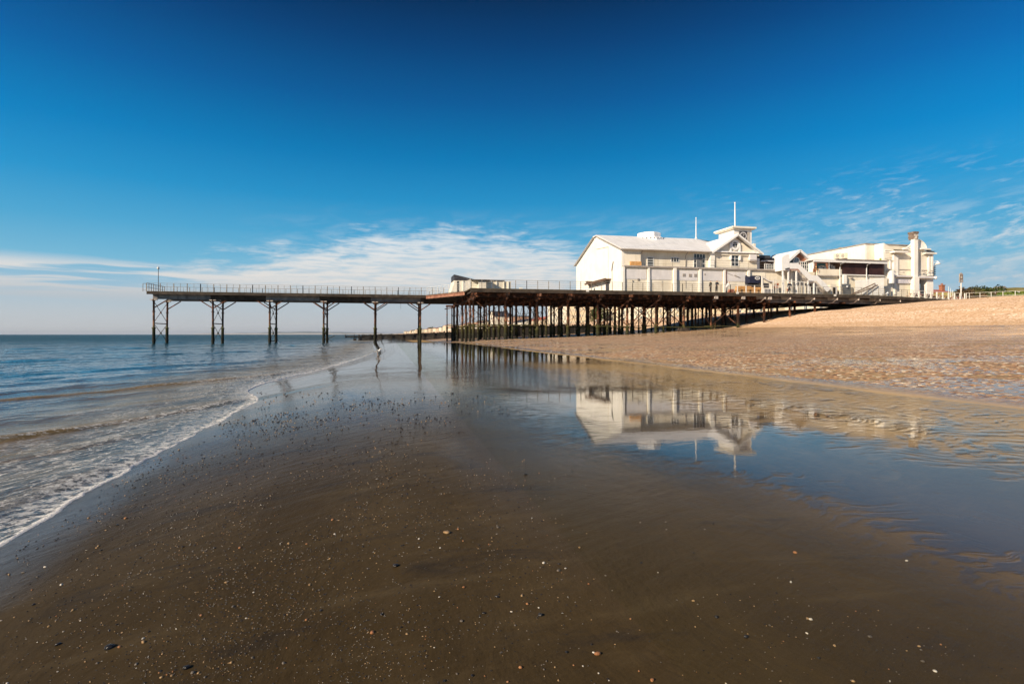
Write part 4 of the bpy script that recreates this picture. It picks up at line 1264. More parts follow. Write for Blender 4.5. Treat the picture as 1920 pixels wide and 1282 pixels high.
# ---- turret
TU0, TU1, TV0, TV1 = 50.97, 54.0, 77.0, 81.0
tur = MB(); tur.box(TU0, TU1, TV0, TV1, 13.3, 17.2); tur = tur.build('turret', m_white, hall)
mb = MB(); mb.box(TU0 - .35, TU1 + .35, TV0 - .35, TV1 + .5, 17.21, 17.33); mb.box(TU0 - .5, TU1 + .5, TV0 - .5, TV1 + .65, 17.34, 17.60); mb.build('turret_cornice', m_cream, tur)
a, za = uz(1386.5, 451, 76.9); b, zb = uz(1401, 434, 76.9)
mb = MB(); mb.box(a, b, 76.92, 76.99, 14.6, zb); face = mb.build('clock_panel', m_slate, tur)
mb = MB(); uc, zc = (a + b) / 2, zb - (b - a) * .52
N = 28
r0, r1 = (b - a) * .36, (b - a) * .44
vs = [(uc + r_ * math.cos(2 * math.pi * i / N), 76.90, zc + r_ * math.sin(2 * math.pi * i / N)) for r_ in (r0, r1) for i in range(N)]
mb.add(vs, [(i, (i + 1) % N, N + (i + 1) % N, N + i) for i in range(N)])
for i in range(12):
    a_ = i * math.pi / 6
    mb.bar((uc + r0 * .78 * math.cos(a_), 76.905, zc + r0 * .78 * math.sin(a_)), (uc + r0 * .97 * math.cos(a_), 76.905, zc + r0 * .97 * math.sin(a_)), .01, .05)
mb.bar((uc, 76.895, zc), (uc + r0 * .35, 76.895, zc + r0 * .35), .012, .05); mb.bar((uc, 76.89, zc), (uc - r0 * .1, 76.89, zc + r0 * .8), .012, .035)
mb.build('dial', m_panelgrey, face)
mb = MB(); mb.box(b + .02, b + .45, 76.93, 76.99, 14.2, zb - .1); mb.build('shutter', m_stone, tur)
mb = MB()
for v in (78.0, 80.2):
    mb.box(TU0 - .02, TU0 - .002, v - .1, v + .1, 16.1, 16.5)
mb.build('vent', m_stone, tur)

def flagpole(px, v, y0, y1, r_, label):
    u = u_at(px, v); z0 = z_at(px, y0, v); z1 = z_at(px, y1, v)
    o = empty('flagpole', label, 'flagpole', (u, v, z0), group='flagpoles on the white hall')
    mb = MB(); mb.tube([(u, v, z0), (u, v, (z0 + z1) / 2), (u, v, z1)], [r_, r_ * .9, r_ * .55], 8); mb.build('pole', m_frame, o)
    mb = MB(); mb.ball((u, v, z1 + .05), r_ * 1.1, n=6); mb.build('finial', m_frame, o)
    mb = MB(); mb.lathe((u, v, z0 - .1), [(r_ * 2.2, 0), (r_ * 2.2, .15), (r_ * 1.2, .3)], 10); mb.build('base', m_frame, o)
flagpole(1305, 84.9, 447, 409, .085, 'shorter white flagpole on the ridge of the hall roof')
flagpole(1378, 77.2, 426, 381, .105, 'taller white flagpole standing on the clock turret')
# railing on the terrace ledge (front gable part)
railing([(46.0, 74.15, 10.94), (54.3, 74.15, 10.94)], 2.4, 1.05, (.35, .7, 1.05), m_rail, 'terrace_railing')
for o in [o for o in bpy.data.objects if o.name.startswith('terrace_railing')]:
    mw = abs_matrix(pier) ; o.parent = hall
    o.location = Vector(pier.location) - Vector(hall.location)

# ================================================================== seaward shelter
sh0 = u_at(852, 82.0); sh1 = u_at(895, 82.0); sh2 = u_at(958, 82.0)
shel = empty('shelter', 'low cream shelter with a dark wedge roof at the seaward corner of the platform', 'shelter', ((sh0 + sh2) / 2, 83.5, DZ))
mb = MB()
mb.prism([(sh0 - .55, DZ), (sh2, DZ), (sh2, 9.12), (sh0, 9.12), (sh0 - .08, 8.6), (sh0 - .3, 8.0)], 82.0, 86.5)
mb.build('wall', m_cream, shel)
mb = MB(); mb.prism([(sh0 - .05, 9.125), (sh1 + .4, 9.125), (sh0 - .05, 9.95)], 81.95, 86.0); mb.build('wedge_roof', m_slate, shel)
mb = MB(); mb.box(sh1 + .45, sh2 - 1.0, 81.9, 86.6, 9.125, 9.24); mb.prismx([(81.9, 9.125), (81.9, 9.23), (80.5, 9.15), (80.5, 9.05)], sh1 - 1, sh1 + 1.6); mb.build('flat_roof', m_slate, shel)
mb = MB()
for px in (857.5, 859.5):
    u = u_at(px, 82); mb.box(u - .05, u + .05, 81.95, 81.998, DZ, 9.0)
mb.build('door_gap', m_slate, shel)
for px in (868, 880, 908, 921, 931, 945, 953):
    u = u_at(px, 82); mb = MB(); mb.box(u - .07, u + .07, 81.86, 81.998, DZ, 9.10); mb.build('pilaster', m_white, shel)
mb = MB(); mb.box(u_at(895, 82), u_at(909, 82), 80.8, 81.85, DZ, 8.95); mb.build('porch', m_cream, shel)
# little far-off fittings on the platform behind the rail
u, z_ = uz(978, 537, 88)
mb = MB(); mb.box(u - .5, u + .5, 88, 89, DZ, DZ + .9); mb.tube([(u, 88.5, DZ + .9), (u, 88.5, DZ + 1.4)], .12, 8); mb.box(u - .25, u + .25, 88.3, 88.7, DZ + 1.4, DZ + 1.6)
tag(mb.build('ventilator', m_white), 'small white vented cabinet on the open deck between shelter and hall', 'ventilator')

# ================================================================== terrace restaurant between hall and screens
ter = empty('terrace_restaurant', 'cream two-storey terrace building with brick porch gable and glazed front', 'building', (62, 76, DZ))
A_ = 54.45; B_ = u_at(1577, 74.2)
mb = MB(); mb.box(A_, B_, 74.4, 84.0, DZ, 10.70); mb.build('lower_wall', m_cream, ter)
mb = MB(); mb.box(A_ + .3, u_at(1468, 74.2), 74.1, 84.0, 10.71, 10.93); mb.build('terrace_ledge', m_trim, ter)
# set-back upper room with dark roofs
a, b = u_at(1417, 77.5), u_at(1468, 77.5)
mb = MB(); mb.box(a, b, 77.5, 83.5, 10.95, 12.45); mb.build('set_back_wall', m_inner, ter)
mb = MB(); mb.box(a - .1, a + 1.9, 76.6, 83.5, 12.9, 13.35); mb.box(a + .9, b, 76.3, 83.5, 12.46, 12.72); mb.box(a, b, 76.1, 76.29, 12.36, 12.50, 1)
mb.box(a + 1.0, a + 2.8, 76.9, 78.9, 12.73, 13.05)
mb.build('dark_roof', [m_slate, m_panelgrey], ter)
u, _z = uz(1421.5, 490, 75.8)
mb = MB(); mb.box(u - .2, u + .25, 75.8, 76.3, 10.95, 12.75); mb.build('post', m_panelgrey, ter)
window(ter, u_at(1433, 75.6), u_at(1450, 75.6), 10.97, z_at(1441, 494.5, 75.6), 75.6, 4, 4, 'glazed_screen', .06)
window(ter, u_at(1451, 74.9), u_at(1461, 74.9), 10.97, z_at(1456, 491.5, 74.9), 74.9, 3, 4, 'glazed_screen', .08)
mb = MB(); mb.box(u_at(1462, 75.2), u_at(1468, 75.2), 75.2, 75.5, 10.6, 12.4); mb.build('brick_pier', m_brick, ter)
# brick porch with its gable facing the camera
pv = 74.5
pu, pz = uz(1500, 468, pv)
le, lz = uz(1478, 488, pv); re, rz_ = uz(1525, 490, pv)
pb = pv + 6.3
mb = MB()
mb.prism([(le + .5, 10.7), (re - .45, 10.7), (re - .45, lz + .1), (pu, pz - .25), (le + .5, lz + .1)], pv + .6, pv + .8)
mb.build('brick_gable', m_brick, ter)
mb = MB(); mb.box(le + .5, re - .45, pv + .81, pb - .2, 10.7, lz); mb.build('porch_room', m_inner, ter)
for s_, (e, ez) in ((-1, (le, lz)), (1, (re, rz_))):
    mb = MB()
    vs = [(pu, pv, pz), (e, pv, ez), (e, pb, ez), (pu, pb, pz)]
    vs += [(q[0], q[1], q[2] - .16) for q in vs]
    mb.add(vs, [(0, 1, 2, 3), (7, 6, 5, 4), (0, 4, 5, 1), (1, 5, 6, 2), (2, 6, 7, 3), (3, 7, 4, 0)])
    mb.build('porch_roof', m_roofw, ter)
    mb = MB(); mb.bar((pu, pv - .06, pz - .12), (e, pv - .06, ez - .12), .10, .34); mb.build('bargeboard', m_frame, ter)
# arched window, side panes and glazed doors in the porch
u, z_ = uz(1493, 492, pv + .55)
r_ = .62; N = 14
mb = MB()
for (ra, rb) in ((r_ * .86, r_),):
    vs = [(u + q * math.cos(math.pi * i / N), yy, z_ + q * 1.25 * math.sin(math.pi * i / N)) for yy in (pv + .45, pv + .59) for q in (ra, rb) for i in range(N + 1)]
    M_ = N + 1
    mb.add(vs, [(i, i + 1, M_ + i + 1, M_ + i) for i in range(N)] + [(M_ + i, M_ + i + 1, 3 * M_ + i + 1, 3 * M_ + i) for i in range(N)])
for q in (-.25, .05, .3):
    mb.box(u + q - .03, u + q + .03, pv + .48, pv + .56, z_ - .4, z_ + .62)
mb.box(u - .6, u + .6, pv + .48, pv + .56, z_ - .02, z_ + .04)
aw = mb.build('arched_window', m_frame, ter)
mb = MB(); mb.add([(u + r_ * .9 * math.cos(math.pi * i / N), pv + .58, z_ + r_ * 1.12 * math.sin(math.pi * i / N)) for i in range(N + 1)] + [(u - r_ * .9, pv + .58, z_ - .5), (u + r_ * .9, pv + .58, z_ - .5)], [tuple(range(N + 3))]); mb.build('pane', m_bluegl, aw)
mb = MB(); mb.prism([(u_at(1481, pv + .5), 11.2), (u_at(1489, pv + .5), 11.2), (u_at(1489, pv + .5), 12.9), (u_at(1481, pv + .5), 12.35)], pv + .56, pv + .59); mb.build('pane', m_glass, ter)
window(ter, u_at(1502, pv + .4), u_at(1517, pv + .4), 10.75, z_at(1509, 490, pv + .4), pv + .55, 4, 3, 'glazed_door', .09)
# covered balcony to the right of the porch
bu0, bu1 = u_at(1530, 74.2), u_at(1577, 74.2)
mb = MB(); mb.box(bu0, bu1, 74.0, 74.2, z_at(1553, 516, 74), z_at(1553, 504.5, 74)); mb.build('parapet', m_cream, ter)
mb = MB(); mb.box(bu0 - .5, bu1, 73.95, 74.22, z_at(1553, 518, 74), z_at(1553, 516.2, 74)); mb.build('cornice', m_trim, ter)
mb = MB(); mb.box(u_at(1526, 78), u_at(1580, 78), 78.0, 78.2, 10.7, 12.9); mb.build('veranda_wall', m_brick, ter)
mb = MB(); mb.box(bu0 - .9, bu1, 74.41, 78.0, 10.58, 10.70 + .02); mb.build('balcony_floor', m_trim, ter)
a, z0_ = uz(1532, 504, 76); b, z1_ = uz(1548, 493.5, 76)
mb = MB(); mb.box(a, b, 76, 76.05, 10.8, z1_); mb.build('glass_screen', m_bluegl, ter)
for px in (1525, 1554.5):
    u = u_at(px, 74.1); mb = MB(); mb.box(u - .09, u + .09, 74.02, 74.2, z_at(px, 504, 74), z_at(px, 491.5, 74)); mb.build('post', m_frame, ter)
for (px, py, s_) in ((1541, 502.5, .3), (1545, 501.5, .34), (1563, 500, .2), (1571, 499, .25)):
    u, z_ = uz(px, py, 75.2); mb = MB(); mb.box(u - s_, u + s_, 75.1, 75.5, 10.7, z_ + .1); mb.box(u - s_, u + s_, 75.5, 75.58, z_, z_ + .35)
    o = mb.build('seat_back', m_frame); tag(o, 'pale seat standing on the covered balcony behind the parapet', 'seat', 'pale seats on the covered balcony')
u = u_at(1528, 74.3)
ch = empty('wooden_chair', 'small wooden chair on the open landing right of the brick porch', 'chair', (u, 74.0, 10.72))
mb = MB(); mb.box(u - .22, u + .22, 73.8, 74.2, 11.12, 11.17); mb.build('seat', m_wood, ch)
mb = MB(); mb.box(u - .22, u + .22, 74.17, 74.21, 11.35, 11.6); mb.build('backrest', m_wood, ch)
for (i, j) in ((-1, 0), (1, 0), (-1, 1), (1, 1)):
    mb = MB(); mb.box(u + i * .2 - .02, u + i * .2 + .02, 73.8 + j * .38, 73.84 + j * .38, 10.72, 11.12 if j == 0 else 11.6); mb.build('leg', m_wood, ch)

# ---- outside staircase
SVN, SVF = 72.45, 73.75
sts = empty('outside_staircase', 'white outside staircase with solid balustrade descending from the porch landing to the deck', 'staircase', (61, 73, DZ))
def q_(px, py, v=SVN):
    return uz(px, py, v)
def band(pts_top, pts_bot, v0, v1, name, m_):
    for (a0, a1), (b0, b1) in zip(zip(pts_top[:-1], pts_top[1:]), zip(pts_bot[:-1], pts_bot[1:])):
        mb = MB(); mb.prism([q_(*b0), q_(*b1), q_(*a1), q_(*a0)], v0, v1); mb.build(name, m_, sts)
T_ = [(1480, 493), (1496, 493), (1522, 516), (1533, 516.5), (1558, 541.5)]
Bm = [(1480, 504), (1496.5, 504), (1518.5, 526.5), (1531, 527), (1551, 547.5)]
band(T_, Bm, SVN, SVN + .06, 'balustrade', m_frame)
for v0 in (SVF,):
    mb = MB()
    lo = [q_(1480, 508), q_(1496.5, 508), q_(1519, 529.5), q_(1531, 530), q_(1549, 547.5)]
    hi2 = [q_(1480, 504.5), q_(1496.5, 504.5), q_(1519, 526), q_(1531, 526.5), q_(1551.5, 547.5)]
    for i in range(4):
        mb.prism([lo[i], lo[i + 1], hi2[i + 1], hi2[i]], v0, v0 + .05)
    mb.build('stringer', m_frame, sts)
mb = MB(); a, za = q_(1469, 505.5); b, zb = q_(1497, 505.5); mb.box(a, b, SVN + .07, 74.3, za - .12, za); mb.build('landing', m_pale, sts)
mb = MB(); a, za = q_(1518, 528.5); b, zb = q_(1531.5, 528.5); mb.box(a, b, SVN + .07, SVF - .01, za - .10, za); mb.build('landing', m_pale, sts)
for (p0, p1, n_) in (((1497, 507), (1518, 527), 11), ((1532, 530), (1550, 547), 9)):
    (a, za), (b, zb) = q_(*p0), q_(*p1)
    for i in range(n_):
        f_ = (i + .5) / n_
        mb = MB(); uu = a + (b - a) * f_; zz = za + (zb - za) * f_
        mb.box(uu - .14, uu + .14, SVN + .07, SVF - .01, zz - .03, zz + .02); mb.build('tread', m_pale, sts)
for px, py in ((1469, 506), (1479.5, 506), (1494.5, 506), (1516.5, 520), (1527.5, 528)):
    u, z_ = q_(px, py)
    mb = MB(); mb.box(u - .085, u + .085, SVN + .08, SVN + .25, DZ, z_ - .12); mb.build('post', m_frame, sts)
    if px != 1469:
        mb = MB(); mb.box(u - .07, u + .07, SVF - .2, SVF - .05, DZ, z_ - .12); mb.build('post', m_frame, sts)
a, za = q_(1467.5, 507); b, zb = q_(1480, 479)
mb = MB(); mb.prism([(a, za), (b, za), (b, zb + .12), (b - .3, zb + .15), (a + .22, zb - .05), (a, zb - .3)], SVN - .02, SVN + .05)
mb.prismx([(SVN, za), (74.2, za), (74.2, zb - .2), (SVN, zb - .2)], a, a + .05)
mb.build('wind_screen', m_frame, sts)
u, z_ = q_(1475, 503.5)
mb = MB(); mb.bar((u - .3, SVN - .12, z_ - .12), (u + .35, SVN - .12, z_ + .05), .12, .16); mb.build('floodlight', m_slate, sts)
# store beneath the stairs, dark slatted door
a, za = uz(1519, 547, 73.9); b, zb = uz(1527, 531, 73.9)
mb = MB(); mb.box(a, b, 73.9, 73.96, DZ, zb); mb.build('store_door', m_slate, ter)
mb = MB()
for i in range(5):
    mb.box(a, b, 73.84, 73.895, DZ + .2 + i * .27, DZ + .25 + i * .27)
mb.build('slat', m_panelgrey, ter)

# ================================================================== screened veranda block
scr = empty('veranda_block', 'cream block with brown slatted screens under a thin white canopy roof', 'building', (70, 76, DZ))
sa, sb = u_at(1577, 73.9), u_at(1657, 73.9)
mb = MB(); mb.box(sa + .0, 75.6, 74.0, 76.4, DZ, z_at(1618, 517, 74.0)); mb.build('lower_wall', m_cream, scr)
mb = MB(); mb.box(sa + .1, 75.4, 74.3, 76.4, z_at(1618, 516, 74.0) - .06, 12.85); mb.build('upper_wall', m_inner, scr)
zt, zb = z_at(1618, 493, 73.8), z_at(1618, 515, 73.8)
for a_, b_ in ((1581, 1626.5), (1631, 1656)):
    a, b = u_at(a_, 73.8), u_at(b_, 73.8)
    mb = MB(); mb.box(a, b, 73.9, 73.95, zb, zt)
    nsl = 26
    for i in range(nsl):
        q = zb + (zt - zb) * (i + .5) / nsl
        mb.box(a, b, 73.85, 73.899, q - .022, q + .022)
    mb.build('slatted_screen', m_brown, scr)
mb = MB(); mb.box(sa, sb, 73.75, 73.99, zb - .15, zb - .01); mb.build('sill', m_frame, scr)
ra, rb = u_at(1525, 73.3), u_at(1664, 73.3)
zr = z_at(1600, 489.5, 73.3)
mb = MB(); mb.box(ra, rb, 73.3, 76.3, zr + .02, zr + .14); mb.box(ra, rb, 73.22, 73.3, zr - .28, zr - .02); mb.box(ra + 3.8, rb + .1, 73.1, 73.5, zr + .15, zr + .22, 1)
mb.build('canopy_roof', [m_frame, m_trim], scr)
for px, jog in ((1585, 1579), (1634, 1629), (1529.5, 1524)):
    u, u2 = u_at(px, 73.2), u_at(jog, 73.2)
    mb = MB(); mb.tube([(u, 73.3, zr), (u, 73.25, zr - .22), (u2, 73.5, zr - .45), (u2, 73.6, zr - 1.0), (u2, 73.62, DZ + (0 if px > 1530 else 3.9))], .075, 8); mb.build('downpipe', m_frame, scr)
u = u_at(1581.5, 73.9)
mb = MB(); mb.box(u - .28, u + .28, 73.55, 73.99, DZ, zb - .16); mb.build('pilaster', m_white, scr)
a, z0_ = uz(1577.5, 550, 73.5); b, z1_ = uz(1594, 532.5, 73.5)
mb = MB(); mb.box(a, b, 73.4, 73.54, DZ, z1_)
for i in range(9):
    mb.box(a, b, 73.36, 73.399, DZ + .15 + i * .17, DZ + .19 + i * .17)
mb.build('roller_shutter', m_grey, scr)
mb = MB(); u = u_at(1588.5, 73.2); mb.box(u - .12, u + .14, 73.2, 73.25, z1_ - .55, z1_ - .3); mb.build('notice', m_frame, scr)
mb = MB(); u, z_ = uz(1596, 521.5, 73.9); mb.box(u - .15, u + .2, 73.7, 73.98, z_ - .08, z_ + .1); mb.build('wall_lamp', m_trim, scr)
# white pale fence in front
fence = empty('pale_fence', 'tall white vertical-pale fence in front of the screened veranda', 'fence', (u_at(1632, 73), 73, DZ))
pts = [(1604, 526), (1650, 521), (1657, 520)]
i = 0
for px in np.arange(1604, 1658, 1.35):
    ty = np.interp(px, [1604, 1657], [526, 520.5])
    u, z_ = uz(px, ty, 72.9)
    mb = MB(); mb.box(u - .035, u + .035, 72.88, 72.92, DZ, z_); mb.build('pale', m_frame, fence); i += 1
(a, za), (b, zb_) = uz(1604, 530, 72.95), uz(1657, 525, 72.95)
mb = MB(); mb.bar((a, 72.96, za), (b, 72.96, zb_), .05, .09); mb.bar((a, 72.96, DZ + .4), (b, 72.96, DZ + .4), .05, .09); mb.build('rail', m_frame, fence)
# long timbers leaning on the railing
for (p0, p1, lab) in (((1594, 550), (1643, 531), 'long brown timber leaning up against the white pale fence, the upper of two'), ((1599, 550), (1648, 534.5), 'long brown timber leaning up against the white pale fence, the lower of two')):
    (a, za), (b, zb_) = uz(*p0, 72.2), uz(*p1, 72.5)
    mb = MB(); mb.bar((a, 72.0, DZ + .08), (b, 72.7, zb_), .09, .14)
    tag(mb.build('timber_beam', m_inner), lab, 'timber beam', 'timbers leaning on the pale fence')
# small upturned boat at the foot of the fence
u = u_at(1657, 72.3)
mb = MB()
prof = [(-.85, .02, .14), (-.5, .20, .10), (0, .28, .06), (.5, .24, .10), (.85, .05, .42)]
vs = []
for (s_, w_, z0_) in prof:
    vs += [(u + s_, 72.3 - w_, DZ + z0_ + .22), (u + s_, 72.3 - w_ * .6, DZ + z0_ + .02), (u + s_, 72.3, DZ + z0_), (u + s_, 72.3 + w_ * .6, DZ + z0_ + .02), (u + s_, 72.3 + w_, DZ + z0_ + .22)]
fs = [(i * 5 + j, i * 5 + j + 1, i * 5 + j + 6, i * 5 + j + 5) for i in range(4) for j in range(4)]
mb.add(vs, fs, 0, True); mb.box(u - .6, u - .5, 72.1, 72.5, DZ, DZ + .15); mb.box(u + .4, u + .5, 72.1, 72.5, DZ, DZ + .15)
tag(mb.build('small_boat', m_frame), 'small white dinghy hull lying on the deck at the end of the pale fence', 'boat')

# ================================================================== rear hall with air conditioners
rear = empty('rear_hall', 'tall plain white rear hall with air conditioners high on its sea-facing wall', 'building', (78, 83, DZ))
RZ = 15.62
mb = MB(); mb.box(74.0, 74.3, 76.5, 90.5, 10.0, RZ); mb.build('seaward_wall', m_white, rear)  # sunlit sea face painted whiter than the sides
for y_ in (76.5, 90.2):
    mb = MB(); mb.box(74.31, 84.0, y_, y_ + .3, 10.0, RZ); mb.build('side_wall', m_cream, rear)  # creamier than the sea face to stand for less sun
mb = MB(); mb.box(73.9, 84.5, 76.4, 90.6, RZ + .01, RZ + .18); mb.build('roof_edge', m_trim, rear)
mb = MB(); mb.box(74.6, 77.5, 84.0, 86.5, RZ + .19, RZ + .35); mb.build('roof_hatch', m_slate, rear)
for k_, (pa, lab) in enumerate(((1573.5, 'white air conditioning unit high on the rear hall wall, left one of the pair'), (1584, 'white air conditioning unit high on the rear hall wall, right one of the pair'))):
    v = v_at(pa, 74); zc = z_at(1, 1, 1) * 0 + EYE + (627 - 480) * depth(74, v) / F
    ac = empty('air_conditioner', lab, 'air conditioner', (73.7, v, zc), group='air conditioners on the rear hall')
    mb = MB(); mb.box(73.45, 73.99, v - .62, v + .62, zc - .42, zc + .42); mb.build('casing', m_cream, ac)
    mb = MB(); N = 14
    vs = [(73.42, v - .2 + r_ * math.cos(2 * math.pi * i / N), zc + r_ * math.sin(2 * math.pi * i / N)) for r_ in (.30, .22, .10) for i in range(N)]
    mb.add(vs, [(i, (i + 1) % N, N + (i + 1) % N, N + i) for i in range(N)] + [tuple(range(2 * N, 3 * N))]); mb.build('fan_grille', m_grey, ac)
v = v_at(1636, 75.7)
mb = MB(); mb.box(75.64, 75.69, 75.15, 75.55, 12.75, 13.35); 

# ================================================================== entrance block
EV = 74.8; EU0 = 75.7; EU1 = u_at(1750, EV)
ent = empty('entrance_building', 'tall cream entrance building with curved gable, chimney buttress and projecting cornices', 'building', (80, 76, DZ))
mb2 = mb
mb = MB(); mb.box(75.64, 75.69, 75.15, 75.5, 12.75, 13.3); mb.build('notice', m_green, ent)
mb = MB(); mb.box(EU0, EU0 + .3, EV, 76.49, DZ, RZ - .02); mb.build('seaward_wall', m_white, ent)  # whiter than the adjoining side wall, the sun on it painted in
P = lambda px, py, v=EV: uz(px, py, v)
mb = MB()
g0 = DZ - .6
op0, op1 = u_at(1724, EV), u_at(1738, EV); opz = z_at(1730, 524.5, EV)
upper = [(EU0 + .31, opz), (EU1, opz), (EU1, z_at(1750, 473, EV)), P(1738, 472), P(1729, 467), P(1722, 466), P(1709, 466), P(1697, 470), P(1676, 470), P(1672, 464.5), P(1664, 459.5), (EU0 + .31, z_at(1657, 457.5, EV))]
mb.prism(upper, EV, EV + .3); mb.build('upper_wall', m_cream, ent)
mb = MB(); mb.box(EU0 + .31, op0, EV, EV + .3, g0, opz - .003); mb.build('lower_wall', m_cream, ent)
mb = MB(); mb.box(op1, EU1, EV, EV + 1.2, g0, opz - .003); mb.build('corner_pier', m_white, ent)
mb = MB(); mb.box(EU1 - .3, EU1, 77.2, 90, g0, 13.2); mb.box(EU0 + .4, EU1 - .4, 89.7, 90, g0, 13.2); mb.box(EU1 - .3, EU1, EV + .31, 77.2, opz, 13.2); mb.build('rear_wall', m_cream, ent)
# through passage seen in the opening
mb = MB(); mb.box(op0 - .3, op0 - .01, EV + .31, 80.0, g0, opz); mb.build('passage_wall', m_panelgrey, ent)
mb = MB(); mb.box(op0 + .02, op0 + .6, EV + .35, EV + .40, opz - .62, opz - .01); mb.build('banner', m_navy, ent)
# curved gable in front of a grey roof
mb = MB()
arc = []
cx_, cz_ = u_at(1716, EV), z_at(1716, 466, EV)
ru, rz2 = u_at(1736, EV) - cx_, z_at(1716, 449, EV) - cz_
for i in range(13):
    a_ = math.pi * i / 12
    if i <= 6:      # shore side bulges, sea side sweeps down in a hollow curve
        arc.append((cx_ + ru * math.cos(a_), cz_ + rz2 * math.sin(a_)))
    else:
        f_ = (i - 6) / 6
        arc.append((cx_ - ru * f_, cz_ + rz2 * (1 - f_) ** 1.7))
mb.prism(arc, EV - .05, EV + .30); mb.build('curved_gable', m_white, ent)
mb = MB()
for i in range(12):
    (a, za), (b, zb_) = arc[i], arc[i + 1]
    mb.bar((a, EV + .0, za + .03), (b, EV + .0, zb_ + .03), .34, .08)
mb.build('gable_coping', m_white, ent)
mb = MB()
mb.prismx([(75.2, RZ - .9), (84, 16.35), (90, RZ - .9)], EU0 + .32, u_at(1706, 80)); mb.build('roof', m_roofgrey, ent)
mb = MB(); mb.prism([P(1729, 470.5, 75.2), P(1757, 475.5, 75.2), P(1744, 468.5, 75.2)], 75.2, 88); mb.build('roof', m_slate, ent)
# chimney buttress
pa, pb_ = u_at(1714.5, 74.1), u_at(1721.5, 74.1)
mb = MB(); mb.box(pa, pb_, 74.1, EV - .06, g0, z_at(1717, 448, 74.1)); mb.box(pa - .12, pb_ + .12, 74.0, EV - .06, g0, 10.4); mb.build('buttress', m_white, ent)
zc0, zc1 = z_at(1717, 449, 74.3), z_at(1717, 434.5, 74.3)
mb = MB(); mb.box(pa - .02, pb_ + .02, 74.12, 75.15, zc0 + .01, zc1 - .30); mb.box(pa - .08, pb_ + .08, 74.04, 75.22, zc1 - .30, zc1); mb.box(pa - .06, pb_ + .06, 74.06, 75.2, zc0 + .35, zc0 + .45)
chim = mb.build('chimney', m_oldbrick, ent)
mb = MB(); mb.box(pa + .02, pb_ - .02, 74.06, 74.115, zc0, zc1 - .4); mb.ball(((pa + pb_) / 2, 74.08, zc0 + .25), .24, 1, .5, 1.3, 6); mb.build('chimney_face', m_stone, chim)
# cornices and strips
def strip(px0, px1, py0, py1, v0, name, m_=m_white, back=EV - .003):
    a, b = u_at(px0, v0), u_at(px1, v0)
    if b < a: a, b = b, a
    mb = MB(); mid = (px0 + px1) / 2
    mb.box(a, b, v0, back, z_at(mid, py1, v0), z_at(mid, py0, v0)); return mb.build(name, m_, ent)
strip(1660, 1676, 468.5, 470.0, EV - .12, 'string_course')
strip(1660, 1676, 472.5, 473.5, EV - .08, 'string_course')
strip(1678, 1703, 470.5, 473.5, EV - .95, 'hood_cornice')
strip(1696, 1705, 465, 467.5, EV - .45, 'hood_cornice')
strip(1727, 1746, 465.5, 467.8, EV - .55, 'hood_cornice')
strip(1736, 1757, 473.5, 476, EV - .55, 'hood_cornice')
for (a_, b_) in ((1675.5, 1679), (1680, 1684.5), (1741, 1744.5), (1746.5, 1750)):
    strip(a_, b_, 477, 516, EV - .20, 'pilaster')
strip(1682, 1709, 478.6, 479.6, EV - .06, 'string_course', m_cream); strip(1728, 1750, 478.6, 479.6, EV - .06, 'string_course', m_cream)
strip(1684, 1713, 504.6, 506, EV - .10, 'string_course', m_stone); strip(1728, 1750, 506, 507.3, EV - .10, 'string_course', m_stone)
strip(1677, 1711.5, 516.5, 519, EV - .62, 'canopy_ledge', m_panelgrey)
strip(1722, 1751, 517.5, 521.5, EV - .50, 'canopy_ledge', m_panelgrey)
strip(1677, 1681, 519.5, 552, EV - .12, 'pilaster')
strip(1668, 1671, 486, 505, EV - .10, 'pilaster')
for (p0, p1) in (((1658, 518), (1668, 511)), ((1685, 513), (1692, 511)), ((1722, 512), (1730, 509)), ((1733, 513), (1745, 508)), ((1662, 484), (1668, 484))):
    (a, za), (b, zb_) = P(*p0, EV - .3), P(*p1, EV - .3)
    mb = MB(); mb.bar((a, EV - .1, za), (b, EV - .5, zb_), .08); mb.ball((b, EV - .5, zb_), .13, 1.5, 1, .7, 6); mb.build('spotlight_arm', m_trim, ent)
# hanging blade sign
a, za = P(1670.5, 531, EV - .9); b, zb_ = P(1674.5, 507, EV - .9)
bs = empty('blade_sign', 'white double-sided hanging sign projecting from the entrance building wall', 'sign', (a, EV - .6, za))
mb = MB(); mb.box(a, a + .35, EV - 1.15, EV - .15, za, zb_); mb.build('board', m_frame, bs)
mb = MB(); mb.bar((a + .17, EV, zb_ + .1), (a + .17, EV - 1.15, zb_ + .1), .06); mb.build('bracket', m_trim, bs)
